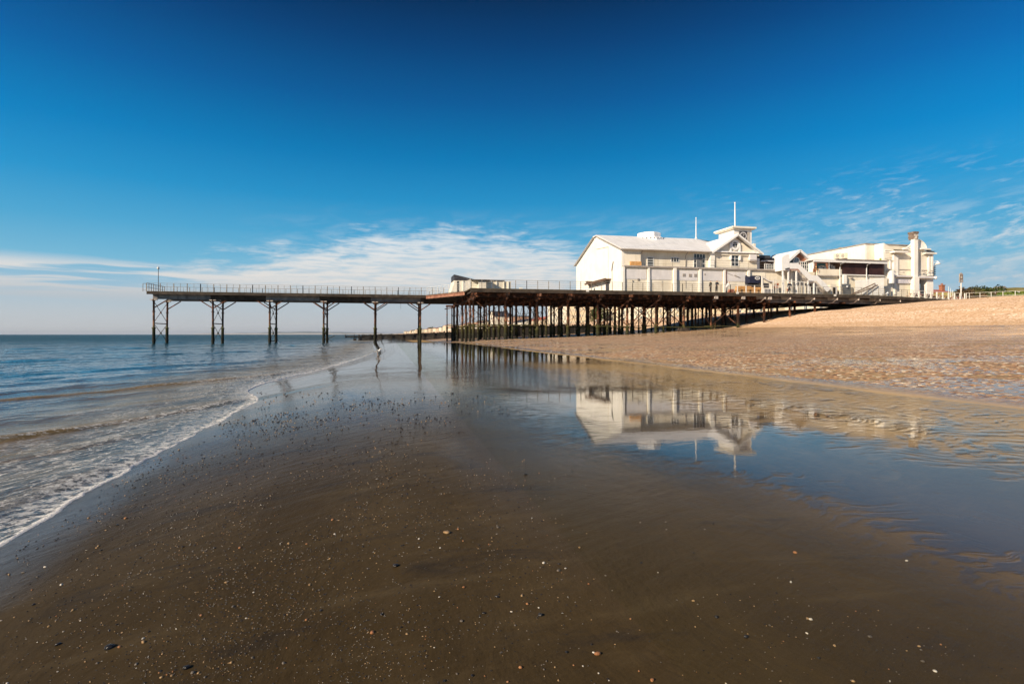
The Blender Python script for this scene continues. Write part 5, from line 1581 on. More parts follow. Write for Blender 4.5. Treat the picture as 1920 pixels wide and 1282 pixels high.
# name board: pale with worn blue lettering
na, nb_ = u_at(1681.5, EV - .2), u_at(1710.5, EV - .2)
nz0, nz1 = z_at(1696, 531.5, EV - .2), z_at(1696, 522.5, EV - .2)
nbd = empty('name_board', 'wide pale board with faded blue lettering over the entrance building side wall', 'sign', ((na + nb_) / 2, EV - .2, nz0))
mb = MB(); mb.box(na, nb_, EV - .22, EV - .13, nz0, nz1); mb.build('board', m_panelgrey, nbd)
m_blue = weathered('faded_blue_lettering', (0.14, 0.17, 0.34), (0.26, 0.28, 0.44), 0.7, 3)
rr = random.Random(5)
mb = MB()
for row in range(2):
    q = na + (.15 if row else .75)
    while q < nb_ - .3:
        w_ = rr.uniform(.06, .13); h_ = (nz1 - nz0) * rr.uniform(.16, .26)
        base = nz0 + (nz1 - nz0) * (.14 if row else .52)
        k2 = rr.random()
        mb.box(q, q + .028, EV - .232, EV - .223, base, base + h_)
        if k2 < .6: mb.box(q + .03, q + w_, EV - .232, EV - .223, base, base + .028)
        if k2 > .3: mb.box(q + .03, q + w_, EV - .232, EV - .223, base + h_ * .5, base + h_ * .5 + .028)
        if k2 > .7: mb.box(q + w_, q + w_ + .028, EV - .232, EV - .223, base, base + h_)
        q += w_ + (.07 if rr.random() < .8 else .2)
mb.build('lettering', m_blue, nbd)
# lamp bracket and dark vertical sign on the shore-side corner
u = EU1
mb = MB(); mb.box(u + .1, u + .45, EV + .2, EV + .35, z_at(1752, 518, EV), z_at(1752, 498, EV))
for i in range(7):
    mb.box(u + .5, u + .75, EV + .2, EV + .3, z_at(1752, 517, EV) + i * .3, z_at(1752, 517, EV) + i * .3 + .12)
tag(mb.build('vertical_sign', m_slate), 'narrow dark vertical sign on the shore-side corner of the entrance building', 'sign')
la, lz_ = P(1758.5, 492, EV)
lm = empty('wall_lamp', 'white bowl-shaped lamp on an arm at the shore-side corner of the entrance building', 'lamp', (la, EV, lz_))
mb = MB(); mb.tube([(u + .02, EV + .2, lz_ - .9), (u + .4, EV + .1, lz_ - .4), (la, EV, lz_ - .3)], .04, 6); mb.tube([(u + .02, EV + .2, lz_ + .3), (la, EV, lz_ + .25)], .03, 6); mb.build('arm', m_frame, lm)
mb = MB(); mb.lathe((la, EV, lz_ - .28), [(.38, 0), (.34, .12), (.2, .3), (.06, .48)], 12); mb.build('lamp_shade', m_frame, lm)
mb = MB(); mb.ball((u + .25, EV - .1, opz + .35), .28, 1, 1, 1, 8)
tag(mb.build('globe_lamp', m_frame), 'white globe lamp at the top of the corner pier of the entrance building', 'lamp')
# ================================================================== people on the deck
m_skin = weathered('skin', (0.50, 0.30, 0.21), (0.56, 0.34, 0.24), 0.6, 6, 0, (.4, .2, .15), 0.0, 0.02)
m_hair = weathered('hair', (0.05, 0.035, 0.025), (0.10, 0.07, 0.05), 0.7, 20, 0, (.05, .04, .03), 0.0, 0.1)
m_coat = weathered('dark_coat_cloth', (0.015, 0.018, 0.028), (0.03, 0.034, 0.045), 0.85, 6, 0, (.01, .01, .01), 0.1, 0.1)
m_coat2 = weathered('greenish_coat_cloth', (0.03, 0.035, 0.03), (0.05, 0.055, 0.045), 0.85, 6, 0, (.02, .02, .02), 0.1, 0.1)
m_white_cloth = weathered('white_cloth', (0.62, 0.64, 0.66), (0.72, 0.73, 0.74), 0.85, 5, 0, (.4, .4, .4), 0.05, 0.1)
m_jean = weathered('dark_trouser_cloth', (0.012, 0.013, 0.018), (0.022, 0.024, 0.032), 0.85, 6, 0, (.01, .01, .01), 0.1, 0.1)
m_redcl = weathered('rust_red_cloth', (0.30, 0.10, 0.06), (0.40, 0.15, 0.09), 0.85, 6, 0, (.2, .1, .05), 0.1, 0.1)

def skinned(name, joints, links, mats, parent, sub=2, root=0):
    """one continuous surface grown round a skeleton: joints = [(x, y, z, r)], z up from the feet"""
    me = bpy.data.meshes.new(name)
    me.from_pydata([j[:3] for j in joints], links, [])
    o = bpy.data.objects.new(name, me)
    COL.objects.link(o)
    sk = o.modifiers.new('skin', 'SKIN')
    sk.use_smooth_shade = True
    for i, j in enumerate(joints):
        r_ = j[3]
        me.skin_vertices[0].data[i].radius = r_ if isinstance(r_, tuple) else (r_, r_)
        me.skin_vertices[0].data[i].use_root = (i == root)
    ss = o.modifiers.new('sub', 'SUBSURF'); ss.levels = sub; ss.render_levels = sub
    me.materials.append(mats)
    o.parent = parent
    return o

def skin_mesh(o):
    if not o.data.skin_vertices:
        pass

def person(loc, rz, label, coat, legs_m, pose, h=1.72, hair=m_hair, bag=None, hat=None):
    """body (one surface) with coat, trousers and hair over it; pose gives the joints of arms and legs"""
    root = empty('person', label, 'person', loc, rz)
    s_ = h / 1.75
    def J(pts):
        return [(p_[0] * s_, p_[1] * s_, p_[2] * s_, (p_[3] if isinstance(p_[3], tuple) else p_[3]) if not isinstance(p_[3], float) else p_[3] * s_) for p_ in pts]
    lean = pose.get('lean', 0.0)
    hip = (0, 0, .93); chest = (0, -lean * .6, 1.28); neck = (0, -lean, 1.47); head = (0, -lean * 1.25 - .02, 1.63)
    body = [(0, 0, .93, .10), (0, -lean * .3, 1.10, .10), (*chest, .12), (0, -lean * .95, 1.42, .07), (*neck, .05), (0, -lean * 1.15, 1.56, .075), (*head, .085), (0, -lean * 1.25, 1.71, .06)]
    links = [(0, 1), (1, 2), (2, 3), (3, 4), (4, 5), (5, 6), (6, 7)]
    for sgn, (el_, wr, fi) in zip((-1, 1), pose['arms']):
        b = len(body)
        body += [(sgn * .17, -lean * .85, 1.40, .055), (*el_, .042), (*wr, .030), (*fi, .026), (fi[0], fi[1] - .015, fi[2] - .05, .016)]
        links += [(3, b), (b, b + 1), (b + 1, b + 2), (b + 2, b + 3), (b + 3, b + 4)]
    for sgn, (kn, an, toe) in zip((-1, 1), pose['legs']):
        b = len(body)
        body += [(sgn * .09, 0, .86, .085), (*kn, .058), (*an, .042), (*toe, .035)]
        links += [(0, b), (b, b + 1), (b + 1, b + 2), (b + 2, b + 3)]
    skinned('body', J(body), links, m_skin, root)
    coatj = [(0, 0, .80, .155), (0, -lean * .2, 1.0, .15), (*chest, .175), (0, -lean * .9, 1.43, .10)]
    cl = [(0, 1), (1, 2), (2, 3)]
    for sgn, (el_, wr, fi) in zip((-1, 1), pose['arms']):
        b = len(coatj)
        coatj += [(sgn * .18, -lean * .85, 1.40, .075), (*el_, .062), (*wr, .048)]
        cl += [(3, b), (b, b + 1), (b + 1, b + 2)]
    skinned('coat', J(coatj), cl, coat, root)
    tj = [(0, 0, .88, .12)]; tl = []
    for sgn, (kn, an, toe) in zip((-1, 1), pose['legs']):
        b = len(tj)
        tj += [(sgn * .095, 0, .80, .105), (*kn, .076), (an[0], an[1], an[2] + .05, .06)]
        tl += [(0, b), (b, b + 1), (b + 1, b + 2)]
    skinned('trousers', J(tj), tl, legs_m, root)
    for sgn, (kn, an, toe) in zip((-1, 1), pose['legs']):
        skinned('shoe', J([(an[0], an[1] + .03, .05, .05), (toe[0], toe[1], .04, .042)]), [(0, 1)], m_slate, root, 1)
    hj = [(0, -lean * 1.2 + .035, 1.60, .06), (0, -lean * 1.25 + .02, 1.68, .082), (0, -lean * 1.25, 1.735, .055)]
    skinned('hair', J(hj), [(0, 1), (1, 2)], hat or hair, root, 1)
    # face: eyes, nose, mouth and ears on the head
    M = Matrix.LocRotScale(Vector(loc), root.rotation_euler, None)
    fc = Vector((head[0], head[1], head[2])) * s_
    mb = MB()
    for sx in (-1, 1):
        mb.ball(M @ (fc + Vector((sx * .032, -.080, .012))), .010, n=5)
    mb.build('eyes', m_slate, root)
    mb = MB(); mb.ball(M @ (fc + Vector((0, -.094, -.012))), .014, .8, 1, 1.6, 5)
    for sx in (-1, 1):
        mb.ball(M @ (fc + Vector((sx * .088, -.005, 0))), .02, .5, 1, 1.4, 5)
    mb.build('nose_and_ears', m_skin, root)
    mb = MB(); mb.ball(M @ (fc + Vector((0, -.084, -.045))), .012, 1.9, .6, .5, 5); mb.build('mouth', m_redcl, root)
    if bag:
        mb = MB(); p_ = M @ (Vector(pose['arms'][1][2]) * s_)
        mb.box(p_.x - .10, p_.x + .10, p_.y - .04, p_.y + .04, p_.z - .42, p_.z - .12); mb.bar(p_ + Vector((0, 0, 0)), p_ + Vector((0, 0, -.13)), .02)
        o = mb.build('carrier_bag', bag); tag(o, 'small bag hanging from the hand of the person walking past the stairs', 'bag')
    return root

stand = dict(arms=(((-.22, .0, 1.15), (-.2, -.1, .92), (-.2, -.12, .84)), ((.22, .0, 1.15), (.21, -.1, .92), (.2, -.12, .84))),
             legs=(((-.10, -.02, .48), (-.10, 0, .07), (-.11, -.13, .035)), ((.10, 0, .48), (.11, .02, .07), (.12, -.11, .035))))
lean_rail = dict(lean=.10, arms=(((-.25, -.15, 1.17), (-.15, -.33, 1.08), (-.10, -.38, 1.05)), ((.25, -.15, 1.17), (.15, -.33, 1.08), (.10, -.38, 1.05))),
                 legs=(((-.10, .02, .48), (-.10, .05, .07), (-.11, -.08, .035)), ((.10, .02, .48), (.12, .06, .07), (.13, -.07, .035))))
walk = dict(lean=.06, arms=(((-.23, -.10, 1.17), (-.21, -.28, 1.0), (-.2, -.33, .96)), ((.22, .12, 1.15), (.21, .14, .92), (.2, .13, .84))),
            legs=(((-.09, -.16, .50), (-.09, -.26, .08), (-.09, -.39, .045)), ((.09, .05, .48), (.10, .26, .14), (.10, .15, .05))))
work = dict(lean=.30, arms=(((-.22, -.30, 1.12), (-.12, -.50, 1.0), (-.08, -.57, .97)), ((.22, -.32, 1.12), (.12, -.52, 1.02), (.08, -.58, 1.0))),
            legs=(((-.12, -.06, .47), (-.12, .04, .07), (-.12, -.09, .035)), ((.12, -.02, .48), (.14, .08, .07), (.14, -.05, .035))))
person((u_at(1332.5, 72.3), 72.3, DZ), R(200), 'person in a dark coat standing side-on beside the rail left of another walker', m_coat2, m_jean, stand, 1.74)
person((u_at(1343.5, 71.75), 71.75, DZ), R(5), 'person in a bulky dark blue jacket leaning on the deck rail', m_coat, m_jean, lean_rail, 1.72)
person((u_at(1362, 72.8), 72.8, DZ), R(60), 'person in a pale top bending over beside the stack of sawn timber', m_white_cloth, m_grey, work, 1.72, hat=m_white_cloth)
person((u_at(1480, 71.9), 71.9, DZ), R(95), 'person in dark clothes walking along the deck in front of the outside staircase', m_coat, m_jean, walk, 1.80, bag=m_redcl)

# ================================================================== stacked timber, awning, kiosk, deck clutter
rr = random.Random(9)
for i_ in range(4):
    a, b = u_at(1379 + i_ * .8, 71.9), u_at(1405, 71.9)
    z0 = DZ + .06 + i_ * .24
    mb = MB(); mb.box(a, b + .05 * i_, 71.62, 72.25, z0, z0 + .20)
    tag(mb.build('timber_plank', m_wood), ['lowest', 'second lowest', 'second highest', 'topmost'][i_] + ' broad orange plank in the timber stack seen between white posts, nearer the hall', 'timber plank', 'stacked sawn timber behind the rail')
for i_ in range(3):
    a, b = u_at(1407, 71.9), u_at(1428, 71.9)
    z0 = DZ + .06 + i_ * .28
    mb = MB(); mb.box(a, b, 71.62, 72.25, z0, z0 + .23)
    tag(mb.build('timber_plank', m_wood), ['lowest', 'middle', 'topmost'][i_] + ' broad orange plank in the timber stack just left of the tall white post', 'timber plank', 'stacked sawn timber behind the rail')
for px, hh in ((1382, 1.15), (1386, 1.3)):
    u = u_at(px, 72.6)
u = u_at(1371, 72.0)
mb = MB()
for i_ in range(3):
    mb.box(u - .45 + .1 * i_, u + .4, 71.9, 72.3, DZ + .02 + i_ * .18, DZ + .17 + i_ * .18)
tag(mb.build('rubble_bag', m_redcl), 'heap of reddish bagged material beside the bending worker', 'bag')
# tall white posts of the barrier
for i_, (px, hz) in enumerate(((1429, 2.35),)):
    u = u_at(px, 71.4)
    mb = MB(); mb.box(u - .09, u + .09, 71.3, 71.48, DZ, DZ + hz); mb.box(u - .12, u + .12, 71.27, 71.51, DZ + hz, DZ + hz + .08)
    tag(mb.build('tall_post', m_railwhite), 'tall square white post on the deck edge at the end of the timber stack', 'post')
# awning with its emblem
aw = empty('awning', 'navy canvas awning with a white ring-like emblem, on the lower wall of the hall corner', 'awning', (u_at(1416, 73.6), 73.6, 9.0))
a, za = uz(1405.5, 533, 73.2); b, zb = uz(1427, 516, 73.2)
mb = MB(); mb.prismx([(74.34, zb + .05), (73.2, zb - .75), (73.2, zb - 1.15), (74.34, zb - 1.15)], a + .02, b); mb.build('canvas', m_navy, aw)
mb = MB(); mb.prism([(a, zb - 1.15), (b, zb - 1.15), (b, zb - .1), (a + .1, zb - .1)], 73.16, 73.195); mb.build('valance', m_navy, aw)
uc, zc = uz(1420.5, 521.5, 73.12)
mb = MB()
for i_ in range(9):
    t_ = 2 * math.pi * i_ / 9
    mb.ball((uc + .34 * math.cos(t_), 73.14, zc + .20 * math.sin(t_)), .085, 1.2, .3, .8, 6)
mb.box(uc - .10, uc - .03, 73.12, 73.155, zc - .05, zc + .06); mb.box(uc + .03, uc + .10, 73.12, 73.155, zc - .06, zc + .05)
mb.build('emblem', m_frame, aw)
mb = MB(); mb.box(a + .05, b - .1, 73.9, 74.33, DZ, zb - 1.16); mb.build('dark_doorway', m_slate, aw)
# lean-to with pitched pale roof and its dark opening
kk = empty('kiosk', 'small cream kiosk with a sloping pale roof between awning and outside staircase', 'kiosk', (u_at(1440, 73.4), 73.4, DZ))
a, za = uz(1430, 519, 73.3); b, zb = uz(1440, 525.5, 73.3); c_, zc = uz(1451, 527.5, 73.3)
mb = MB(); mb.prism([(a, za), (b, zb), (c_, zc), (c_, zc - .15), (b, zb - .15), (a, za - .15)], 73.2, 74.3); mb.build('roof', m_panelgrey, kk)
mb = MB(); mb.prism([(a, DZ), (c_ - .1, DZ), (c_ - .1, zc - .16), (b, zb - .16), (a, za - .16)], 73.5, 74.3); mb.build('wall', m_cream, kk)
mb = MB(); mb.box(a + .1, a + 1.1, 73.44, 73.49, DZ + 1.0, DZ + 1.65); mb.build('hatch', m_slate, kk)
mb = MB(); mb.box(a + .2, a + 1.6, 73.2, 73.35, DZ + .1, DZ + .8)
for i_ in range(6):
    mb.box(a + .25 + i_ * .24, a + .32 + i_ * .24, 73.15, 73.195, DZ + .15, DZ + .75, 1)
tag(mb.build('crate_rack', [m_panelgrey, m_slate]), 'grey lattice rack on the deck in front of the kiosk hatch', 'rack')
mb = MB(); u = u_at(1456, 73.8); mb.box(u - .3, u + .3, 73.7, 73.8, DZ + 1.0, DZ + 1.7); tag(mb.build('poster', m_redcl), 'faded red poster on the wall left of the staircase posts', 'poster')
mb = MB(); mb.bar((u_at(1450, 72.2), 72.2, DZ + 1.95), (u_at(1515, 72.2), 72.2, DZ + 1.80), .06, .10)
for px in (1450, 1455, 1466, 1485, 1500, 1508):
    q = u_at(px, 72.2); mb.box(q - .04, q + .04, 72.16, 72.24, DZ, DZ + 1.88)
tag(mb.build('post_and_beam_barrier', m_railwhite), 'long low white beam on thin posts in front of the staircase', 'barrier')
for px, w_, h_, m_, lab in ((1560, .45, 1.55, m_cream, 'cream cabinet against the wall right of the foot of the staircase'), (1564, .35, 1.2, m_panelgrey, 'grey box behind the staircase foot')):
    u = u_at(px, 73.5); mb = MB(); mb.box(u - w_, u + w_, 73.3, 73.9, DZ, DZ + h_); mb.box(u - w_ - .04, u + w_ + .04, 73.26, 73.9, DZ + h_, DZ + h_ + .06)
    tag(mb.build('cabinet', m_), lab, 'cabinet')

# ================================================================== picnic tables by the entrance
m_redpaint = weathered('red_table_paint', (0.28, 0.055, 0.04), (0.42, 0.10, 0.07), 0.65, 4, 0, (.3, .2, .15), 0.4)
def picnic_proto():
    o = empty('picnic_table', 'red-brown picnic table', 'picnic table', (0, 0, 0), group='picnic tables by the pier entrance')
    mb = MB()
    for i_ in range(4):
        mb.box(-.9, .9, -.36 + i_ * .185, -.19 + i_ * .185, .72, .76)
    mb.build('table_top', m_redpaint, o)
    for s_ in (-1, 1):
        mb = MB(); mb.box(-.9, .9, s_ * .72 - .12, s_ * .72 + .12, .43, .47); mb.build('bench_seat', m_redpaint, o)
        mb = MB()
        for q in (-1, 1):
            mb.bar((s_ * .6, q * .62, 0), (s_ * .6, q * .2, .72), .05, .09)
        mb.bar((s_ * .6, -.78, .40), (s_ * .6, .78, .40), .05, .09)
        mb.build('trestle', m_pale, o)
    return o
pt = picnic_proto()
spots = [(1716, 72.4, .1), (1737, 72.6, .2), (1752, 72.5, -.1), (1768, 73.5, .3), (1774, 78.0, .1), (1786, 76.0, -.3), (1760, 77.0, .2), (1796, 73.5, .0)]
labs = ['red picnic table leftmost, at the foot of the chimney buttress', 'red picnic table in front of the open passage of the entrance building',
        'red picnic table directly in front of the entrance corner pier', 'red picnic table among the white posts, first one right of the corner pier',
        'red picnic table farther back near the round parasol base', 'red picnic table in front of the red-roofed houses', 'red picnic table behind the white posts, close to the corner pier',
        'red picnic table nearest the pole of the hanging pub sign']
for i_, (px, v, rz_) in enumerate(spots):
    o = pt if i_ == 0 else copy_tree(pt)
    u = u_at(px, v)
    o.location = (u, v, max(deck_z(u), float(ground_z(u, v)))); o.rotation_euler.z = rz_
    o['label'] = labs[i_]

# ---- pub sign
u, z0_ = uz(1802, 562, 71.6); zt = z_at(1802, 529.5, 71.6)
g_ = min(z0_, float(ground_z(u, 71.6)))
ps = empty('hanging_sign', 'framed dark pictorial sign on a tall pale pole by the end of the pier', 'sign', (u, 71.6, g_))
mb = MB(); mb.tube([(u, 71.6, g_), (u, 71.6, zt)], .085, 8); mb.box(u - .12, u + .12, 71.48, 71.72, g_, g_ + .5); mb.build('pole', m_railwhite, ps)
mb = MB(); mb.box(u - .38, u + .38, 71.5, 71.7, zt, zt + .09); mb.box(u - .33, u + .33, 71.54, 71.66, zt + .12, zt + 1.28); mb.prism([(u - .33, zt + 1.28), (u + .33, zt + 1.28), (u + .12, zt + 1.42), (u, zt + 1.52), (u - .12, zt + 1.42)], 71.54, 71.66)
bd = mb.build('sign_frame', m_trim, ps)
mb = MB(); mb.box(u - .27, u + .27, 71.52, 71.535, zt + .20, zt + 1.2, 0); mb.ball((u + .02, 71.52, zt + .78), .18, 1, .1, 1.2, 8, 1); mb.box(u - .2, u + .2, 71.505, 71.518, zt + .26, zt + .36, 2); mb.build('picture', [m_oldbrick, m_stone, m_panelgrey], bd)

# ---- railing along the crest of the bank
fr_ = empty('beach_railing', 'pale two-bar tubular railing along the crest of the shingle bank', 'railing', (88, 60, 6.5))
prev = None
for i_, px in enumerate((1809, 1812, 1817.5, 1837.5, 1858.5, 1880.5, 1903.5, 1928, 1955, 1985, 2015)):
    py = np.interp(px, [1809, 1837, 1880, 1920, 2000], [560, 559.5, 557, 555.5, 553])
    v = np.interp(px, [1809, 2015], [71.2, 52.0])
    u = u_at(px, v); zg = float(ground_z(u, v)) - .05
    zt_ = z_at(px, np.interp(px, [1809, 1837, 1880, 1903, 2000], [549.5, 548.3, 546.5, 545.2, 541]), v)
    r_ = .085 if px < 1811 else .038
    mb = MB(); mb.tube([(u, v, zg), (u, v, zt_)], r_, 8); mb.build('post', m_railwhite, fr_)
    if prev and px > 1812:
        mb = MB(); mb.bar((prev[0], prev[1], prev[2]), (u, v, zt_), .04); mb.bar((prev[0], prev[1], prev[2] - .55), (u, v, zt_ - .55), .04); mb.build('rail', m_railwhite, fr_)
    prev = (u, v, zt_)

# ================================================================== bushes, houses and grass behind the bank
def leaf_mat(name, a, b, c3):
    m_, t = mat(name)
    pos = t.new('ShaderNodeNewGeometry').outputs['Position']
    n = t.noise(pos, 0.9, 4, .6)
    c = t.mix(t.rmp(n, .35, .65), a, b)
    c = t.mix(t.rmp(t.noise(pos, 6.0, 3, .6), .55, .75), c, c3)
    p = principled(t, c, 0.7, None, 0.2)
    t.l.new(p.outputs[0], t.out.inputs[0])
    return m_
m_leafg = leaf_mat('dark_green_leaf', (0.030, 0.045, 0.012), (0.065, 0.080, 0.020), (0.10, 0.10, 0.03))
m_leafb = leaf_mat('winter_brown_twig', (0.075, 0.050, 0.028), (0.13, 0.085, 0.045), (0.17, 0.11, 0.06))
m_leafo = leaf_mat('olive_leaf', (0.055, 0.055, 0.020), (0.10, 0.095, 0.035), (0.12, 0.11, 0.04))
m_leafl = leaf_mat('bright_green_leaf', (0.07, 0.11, 0.02), (0.12, 0.16, 0.03), (0.16, 0.18, 0.05))

def bush(name, label, c, rx, ry, h, m_, n, seed, cat='bush', group='bushes behind the shingle bank', size=.16, trunk=True):
    r = random.Random(seed)
    root = empty(name, label, cat, c, 0, group)
    verts, faces = [], []
    lobes = [(r.uniform(-.6, .6) * rx, r.uniform(-.6, .6) * ry, h * r.uniform(.35, .75), r.uniform(.35, .6)) for _ in range(7)]
    for i_ in range(n):
        L = r.choice(lobes)
        d = Vector((r.gauss(0, 1), r.gauss(0, 1), r.gauss(0, 1))).normalized()
        q = Vector((L[0] + d.x * rx * L[3] * r.uniform(.6, 1), L[1] + d.y * ry * L[3] * r.uniform(.6, 1), max(.05, L[2] + d.z * h * L[3] * .62 * r.uniform(.6, 1))))
        nrm = (d + Vector((r.uniform(-.7, .7), r.uniform(-.7, .7), r.uniform(-.2, .7)))).normalized()
        t1 = nrm.orthogonal().normalized(); t2 = nrm.cross(t1)
        s_ = size * r.uniform(.6, 1.3)
        b = len(verts)
        verts += [q + t1 * s_, q + t2 * s_ * .7, q - t1 * s_, q - t2 * s_ * .7]
        faces.append((b, b + 1, b + 2, b + 3))
    mb = MB(); mb.add([Vector(c) + q for q in verts], faces)
    mb.build('crown', m_, root)
    mb = MB()
    for i_ in range(5):
        e = lobes[i_]
        mb.tube([(c[0] + e[0] * .1, c[1] + e[1] * .1, c[2] - .1), (c[0] + e[0] * .5, c[1] + e[1] * .5, c[2] + e[2] * .5), (c[0] + e[0], c[1] + e[1], c[2] + e[2])], [.07, .05, .02], 5)
    mb.build('stem', m_dark, root)
    return root
BZ = 6.3
bl = [  # px, v, py top, width px, material, label
    (1798, 86, 541.5, 16, m_leafo, 'small olive bush at the left end of the shrubbery, behind the sign pole'),
    (1806, 80, 547, 12, m_leafb, 'low thin brown bush right beside the sign pole'),
    (1814, 84, 534, 24, m_leafb, 'russet-brown bare bush, tallest at the left of the shrubbery'),
    (1832, 86, 533.5, 24, m_leafo, 'rounded brownish bush between the russet bush and the dark green one'),
    (1850, 85, 534, 26, m_leafg, 'dark green bush in the middle of the shrubbery'),
    (1866, 87, 537, 24, m_leafg, 'dark green bush sloping down toward the lawn'),
    (1848, 76, 548, 30, m_leafb, 'low brown bramble just behind the beach railing'),
    (1880, 90, 539.5, 20, m_leafo, 'low olive bush by the pale hut at the edge of the lawn'),
    (1889, 72, 545, 20, m_leafl, 'bright green bush behind the beach railing, left of the flat-roofed shelter'),
    (1872, 74, 549.5, 24, m_leafg, 'low green bush touching the railing right of the bramble'),
    (1918, 66, 548, 12, m_leafl, 'bright green bush at the right edge of the picture'),
]
for i_, (px, v, pt_, w_, m_, lab) in enumerate(bl):
    u = u_at(px, v); Y = depth(u, v)
    zt_ = EYE + (627 - pt_) * Y / F
    base = BZ
    bush('bush', lab, (u, v, base), w_ * Y / F * .75, w_ * Y / F * .8, max(1.2, zt_ - base), m_, 1500 if w_ > 18 else 900, 100 + i_, size=.17)
# lawn bank and hut behind
mb = MB()
a = u_at(1868, 112); b = u_at(2080, 112)
mb.prism([(a - 6, 6.0), (b + 30, 6.0), (b + 30, z_at(1920, 537, 112)), (a + 6, z_at(1885, 538.5, 112)), (a, z_at(1872, 541, 112))], 112, 170)
m_lawn = weathered('winter_lawn', (0.20, 0.17, 0.05), (0.28, 0.23, 0.08), 0.9, 0.3, 0, (0.12, 0.12, 0.04), 0.4)
o = mb.build('lawn', m_lawn); o['kind'] = 'structure'
u, z_ = uz(1881.5, 541, 108)
ht = empty('beach_hut', 'tiny white hut with a grey roof at the edge of the raised lawn', 'hut', (u, 108, z_ - 2.5))
mb = MB(); mb.box(u - .5, u + .7, 108, 110, z_ - 3.5, z_ + .1); mb.build('wall', m_frame, ht)
mb = MB(); mb.prism([(u - .8, z_ + .1), (u + 1.0, z_ + .1), (u + .1, z_ + .6)], 107.8, 110.2); mb.build('roof', m_roofgrey, ht)
# flat-roofed promenade shelter at the far right
a, za = uz(1899, 547.5, 80); b, _ = uz(1935, 547.5, 80)
fs_ = empty('promenade_shelter', 'low flat white-roofed shelter with a dark opening at the far right of the promenade', 'shelter', ((a + b) / 2, 80, BZ))
mb = MB(); mb.box(a - .3, b, 79.5, 84, za - .10, za + .08); mb.build('roof', m_frame, fs_)
mb = MB(); mb.box(a + .3, b, 81.5, 84, BZ - .3, za - .1); mb.build('wall', m_slate, fs_)
for px in (1903, 1916, 1929):
    u = u_at(px, 79.7); mb = MB(); mb.box(u - .08, u + .08, 79.6, 79.76, BZ - .3, za - .1); mb.build('post', m_frame, fs_)

def house(name, label, u0, u1, v0, v1, z0, ze, zr, wall, roof_m, ridge='u', chimneys=(), group=None, win=(0, 0), sea_win=(0, 0), cat='house', flat=False, wsz=(.9, 1.3), bays=0):
    root = empty(name, label, cat, ((u0 + u1) / 2, (v0 + v1) / 2, z0), 0, group)
    mb = MB(); mb.box(u0, u1, v0, v1, z0 - 1.5, ze)
    if not flat:
        if ridge == 'u':
            mb.prismx([(v0, ze), (v1, ze), ((v0 + v1) / 2, zr - .1)], u0 + .01, u1 - .01)
        else:
            mb.prism([(u0, ze), (u1, ze), ((u0 + u1) / 2, zr - .1)], v0 + .01, v1 - .01)
    mb.build('wall', wall, root)
    mb = MB()
    if flat:
        mb.box(u0 - .3, u1 + .3, v0 - .3, v1 + .3, ze + .002, zr)
        rf = mb.build('roof', roof_m, root)
    else:
        o_ = .4
        if ridge == 'u':
            m_ = (v0 + v1) / 2
            for a_, in ((v0 - o_,), (v1 + o_,)):
                mb.prismx([(a_, ze - .1), (m_, zr), (m_, zr + .2), (a_, ze + .1)], u0 - o_, u1 + o_)
        else:
            m_ = (u0 + u1) / 2
            for a_, in ((u0 - o_,), (u1 + o_,)):
                mb.prism([(a_, ze - .1), (m_, zr), (m_, zr + .2), (a_, ze + .1)], v0 - o_, v1 + o_)
        rf = mb.build('roof', roof_m, root)
    for (cu, cv, ch_) in chimneys:
        mb = MB(); mb.box(cu - .5, cu + .5, cv - .5, cv + .5, ze - .2, zr + ch_); mb.box(cu - .6, cu + .6, cv - .6, cv + .6, zr + ch_, zr + ch_ + .2)
        for q in (-.25, .25):
            mb.tube([(cu + q, cv, zr + ch_ + .2), (cu + q, cv, zr + ch_ + .7)], .14, 6)
        mb.build('chimney', m_brick, rf)
    nr, nc = sea_win           # windows on the sea-facing (-x) wall
    if nr and nc:
        proto = None
        for i_ in range(nr):
            for j_ in range(nc):
                cz = z0 + (ze - z0) * (i_ + .55) / nr; cv = v0 + (v1 - v0) * (j_ + .5) / nc
                if proto is None:
                    mb = MB(); w2, h2 = wsz[0] / 2, wsz[1] / 2
                    mb.box(u0 - .12, u0 - .06, cv - w2 - .1, cv + w2 + .1, cz - h2 - .1, cz + h2 + .1, 0)
                    mb.box(u0 - .15, u0 - .121, cv - w2, cv + w2, cz - h2, cz + h2, 1)
                    mb.box(u0 - .18, u0 - .151, cv - .05, cv + .05, cz - h2, cz + h2, 0)
                    proto = mb.build('window', [m_frame, m_glass], root); p0 = (cv, cz)
                else:
                    c_ = proto.copy(); COL.objects.link(c_); c_.parent = root
                    c_.location = (0, cv - p0[0], cz - p0[1])
    for j_ in range(bays):
        cv = v0 + (v1 - v0) * (j_ + .5) / bays
        mb = MB(); mb.prismz([(u0 - .05, cv - 1.4), (u0 - .05, cv + 1.4), (u0 - 1.0, cv + .8), (u0 - 1.0, cv - .8)], z0, z0 + (ze - z0) * .7)
        for k2 in range(2):
            mb.box(u0 - 1.06, u0 - 1.01, cv - .65, cv + .65, z0 + 1 + k2 * 3.1, z0 + 2.6 + k2 * 3.1, 1)
        mb.build('bay_window', [wall, m_glass], root)
    return root
m_redroof = weathered('red_tile_roof', (0.36, 0.085, 0.05), (0.48, 0.15, 0.09), 0.8, 1.5, 0, (.25, .1, .06), 0.3)
m_terr = weathered('cream_stucco', (0.62, 0.52, 0.36), (0.72, 0.62, 0.46), 0.8, 0.3, 0.2)
m_terr2 = weathered('white_stucco', (0.64, 0.57, 0.45), (0.72, 0.65, 0.53), 0.8, 0.3, 0.15)
m_terr3 = weathered('buff_stucco', (0.55, 0.42, 0.28), (0.64, 0.50, 0.34), 0.8, 0.3, 0.2)
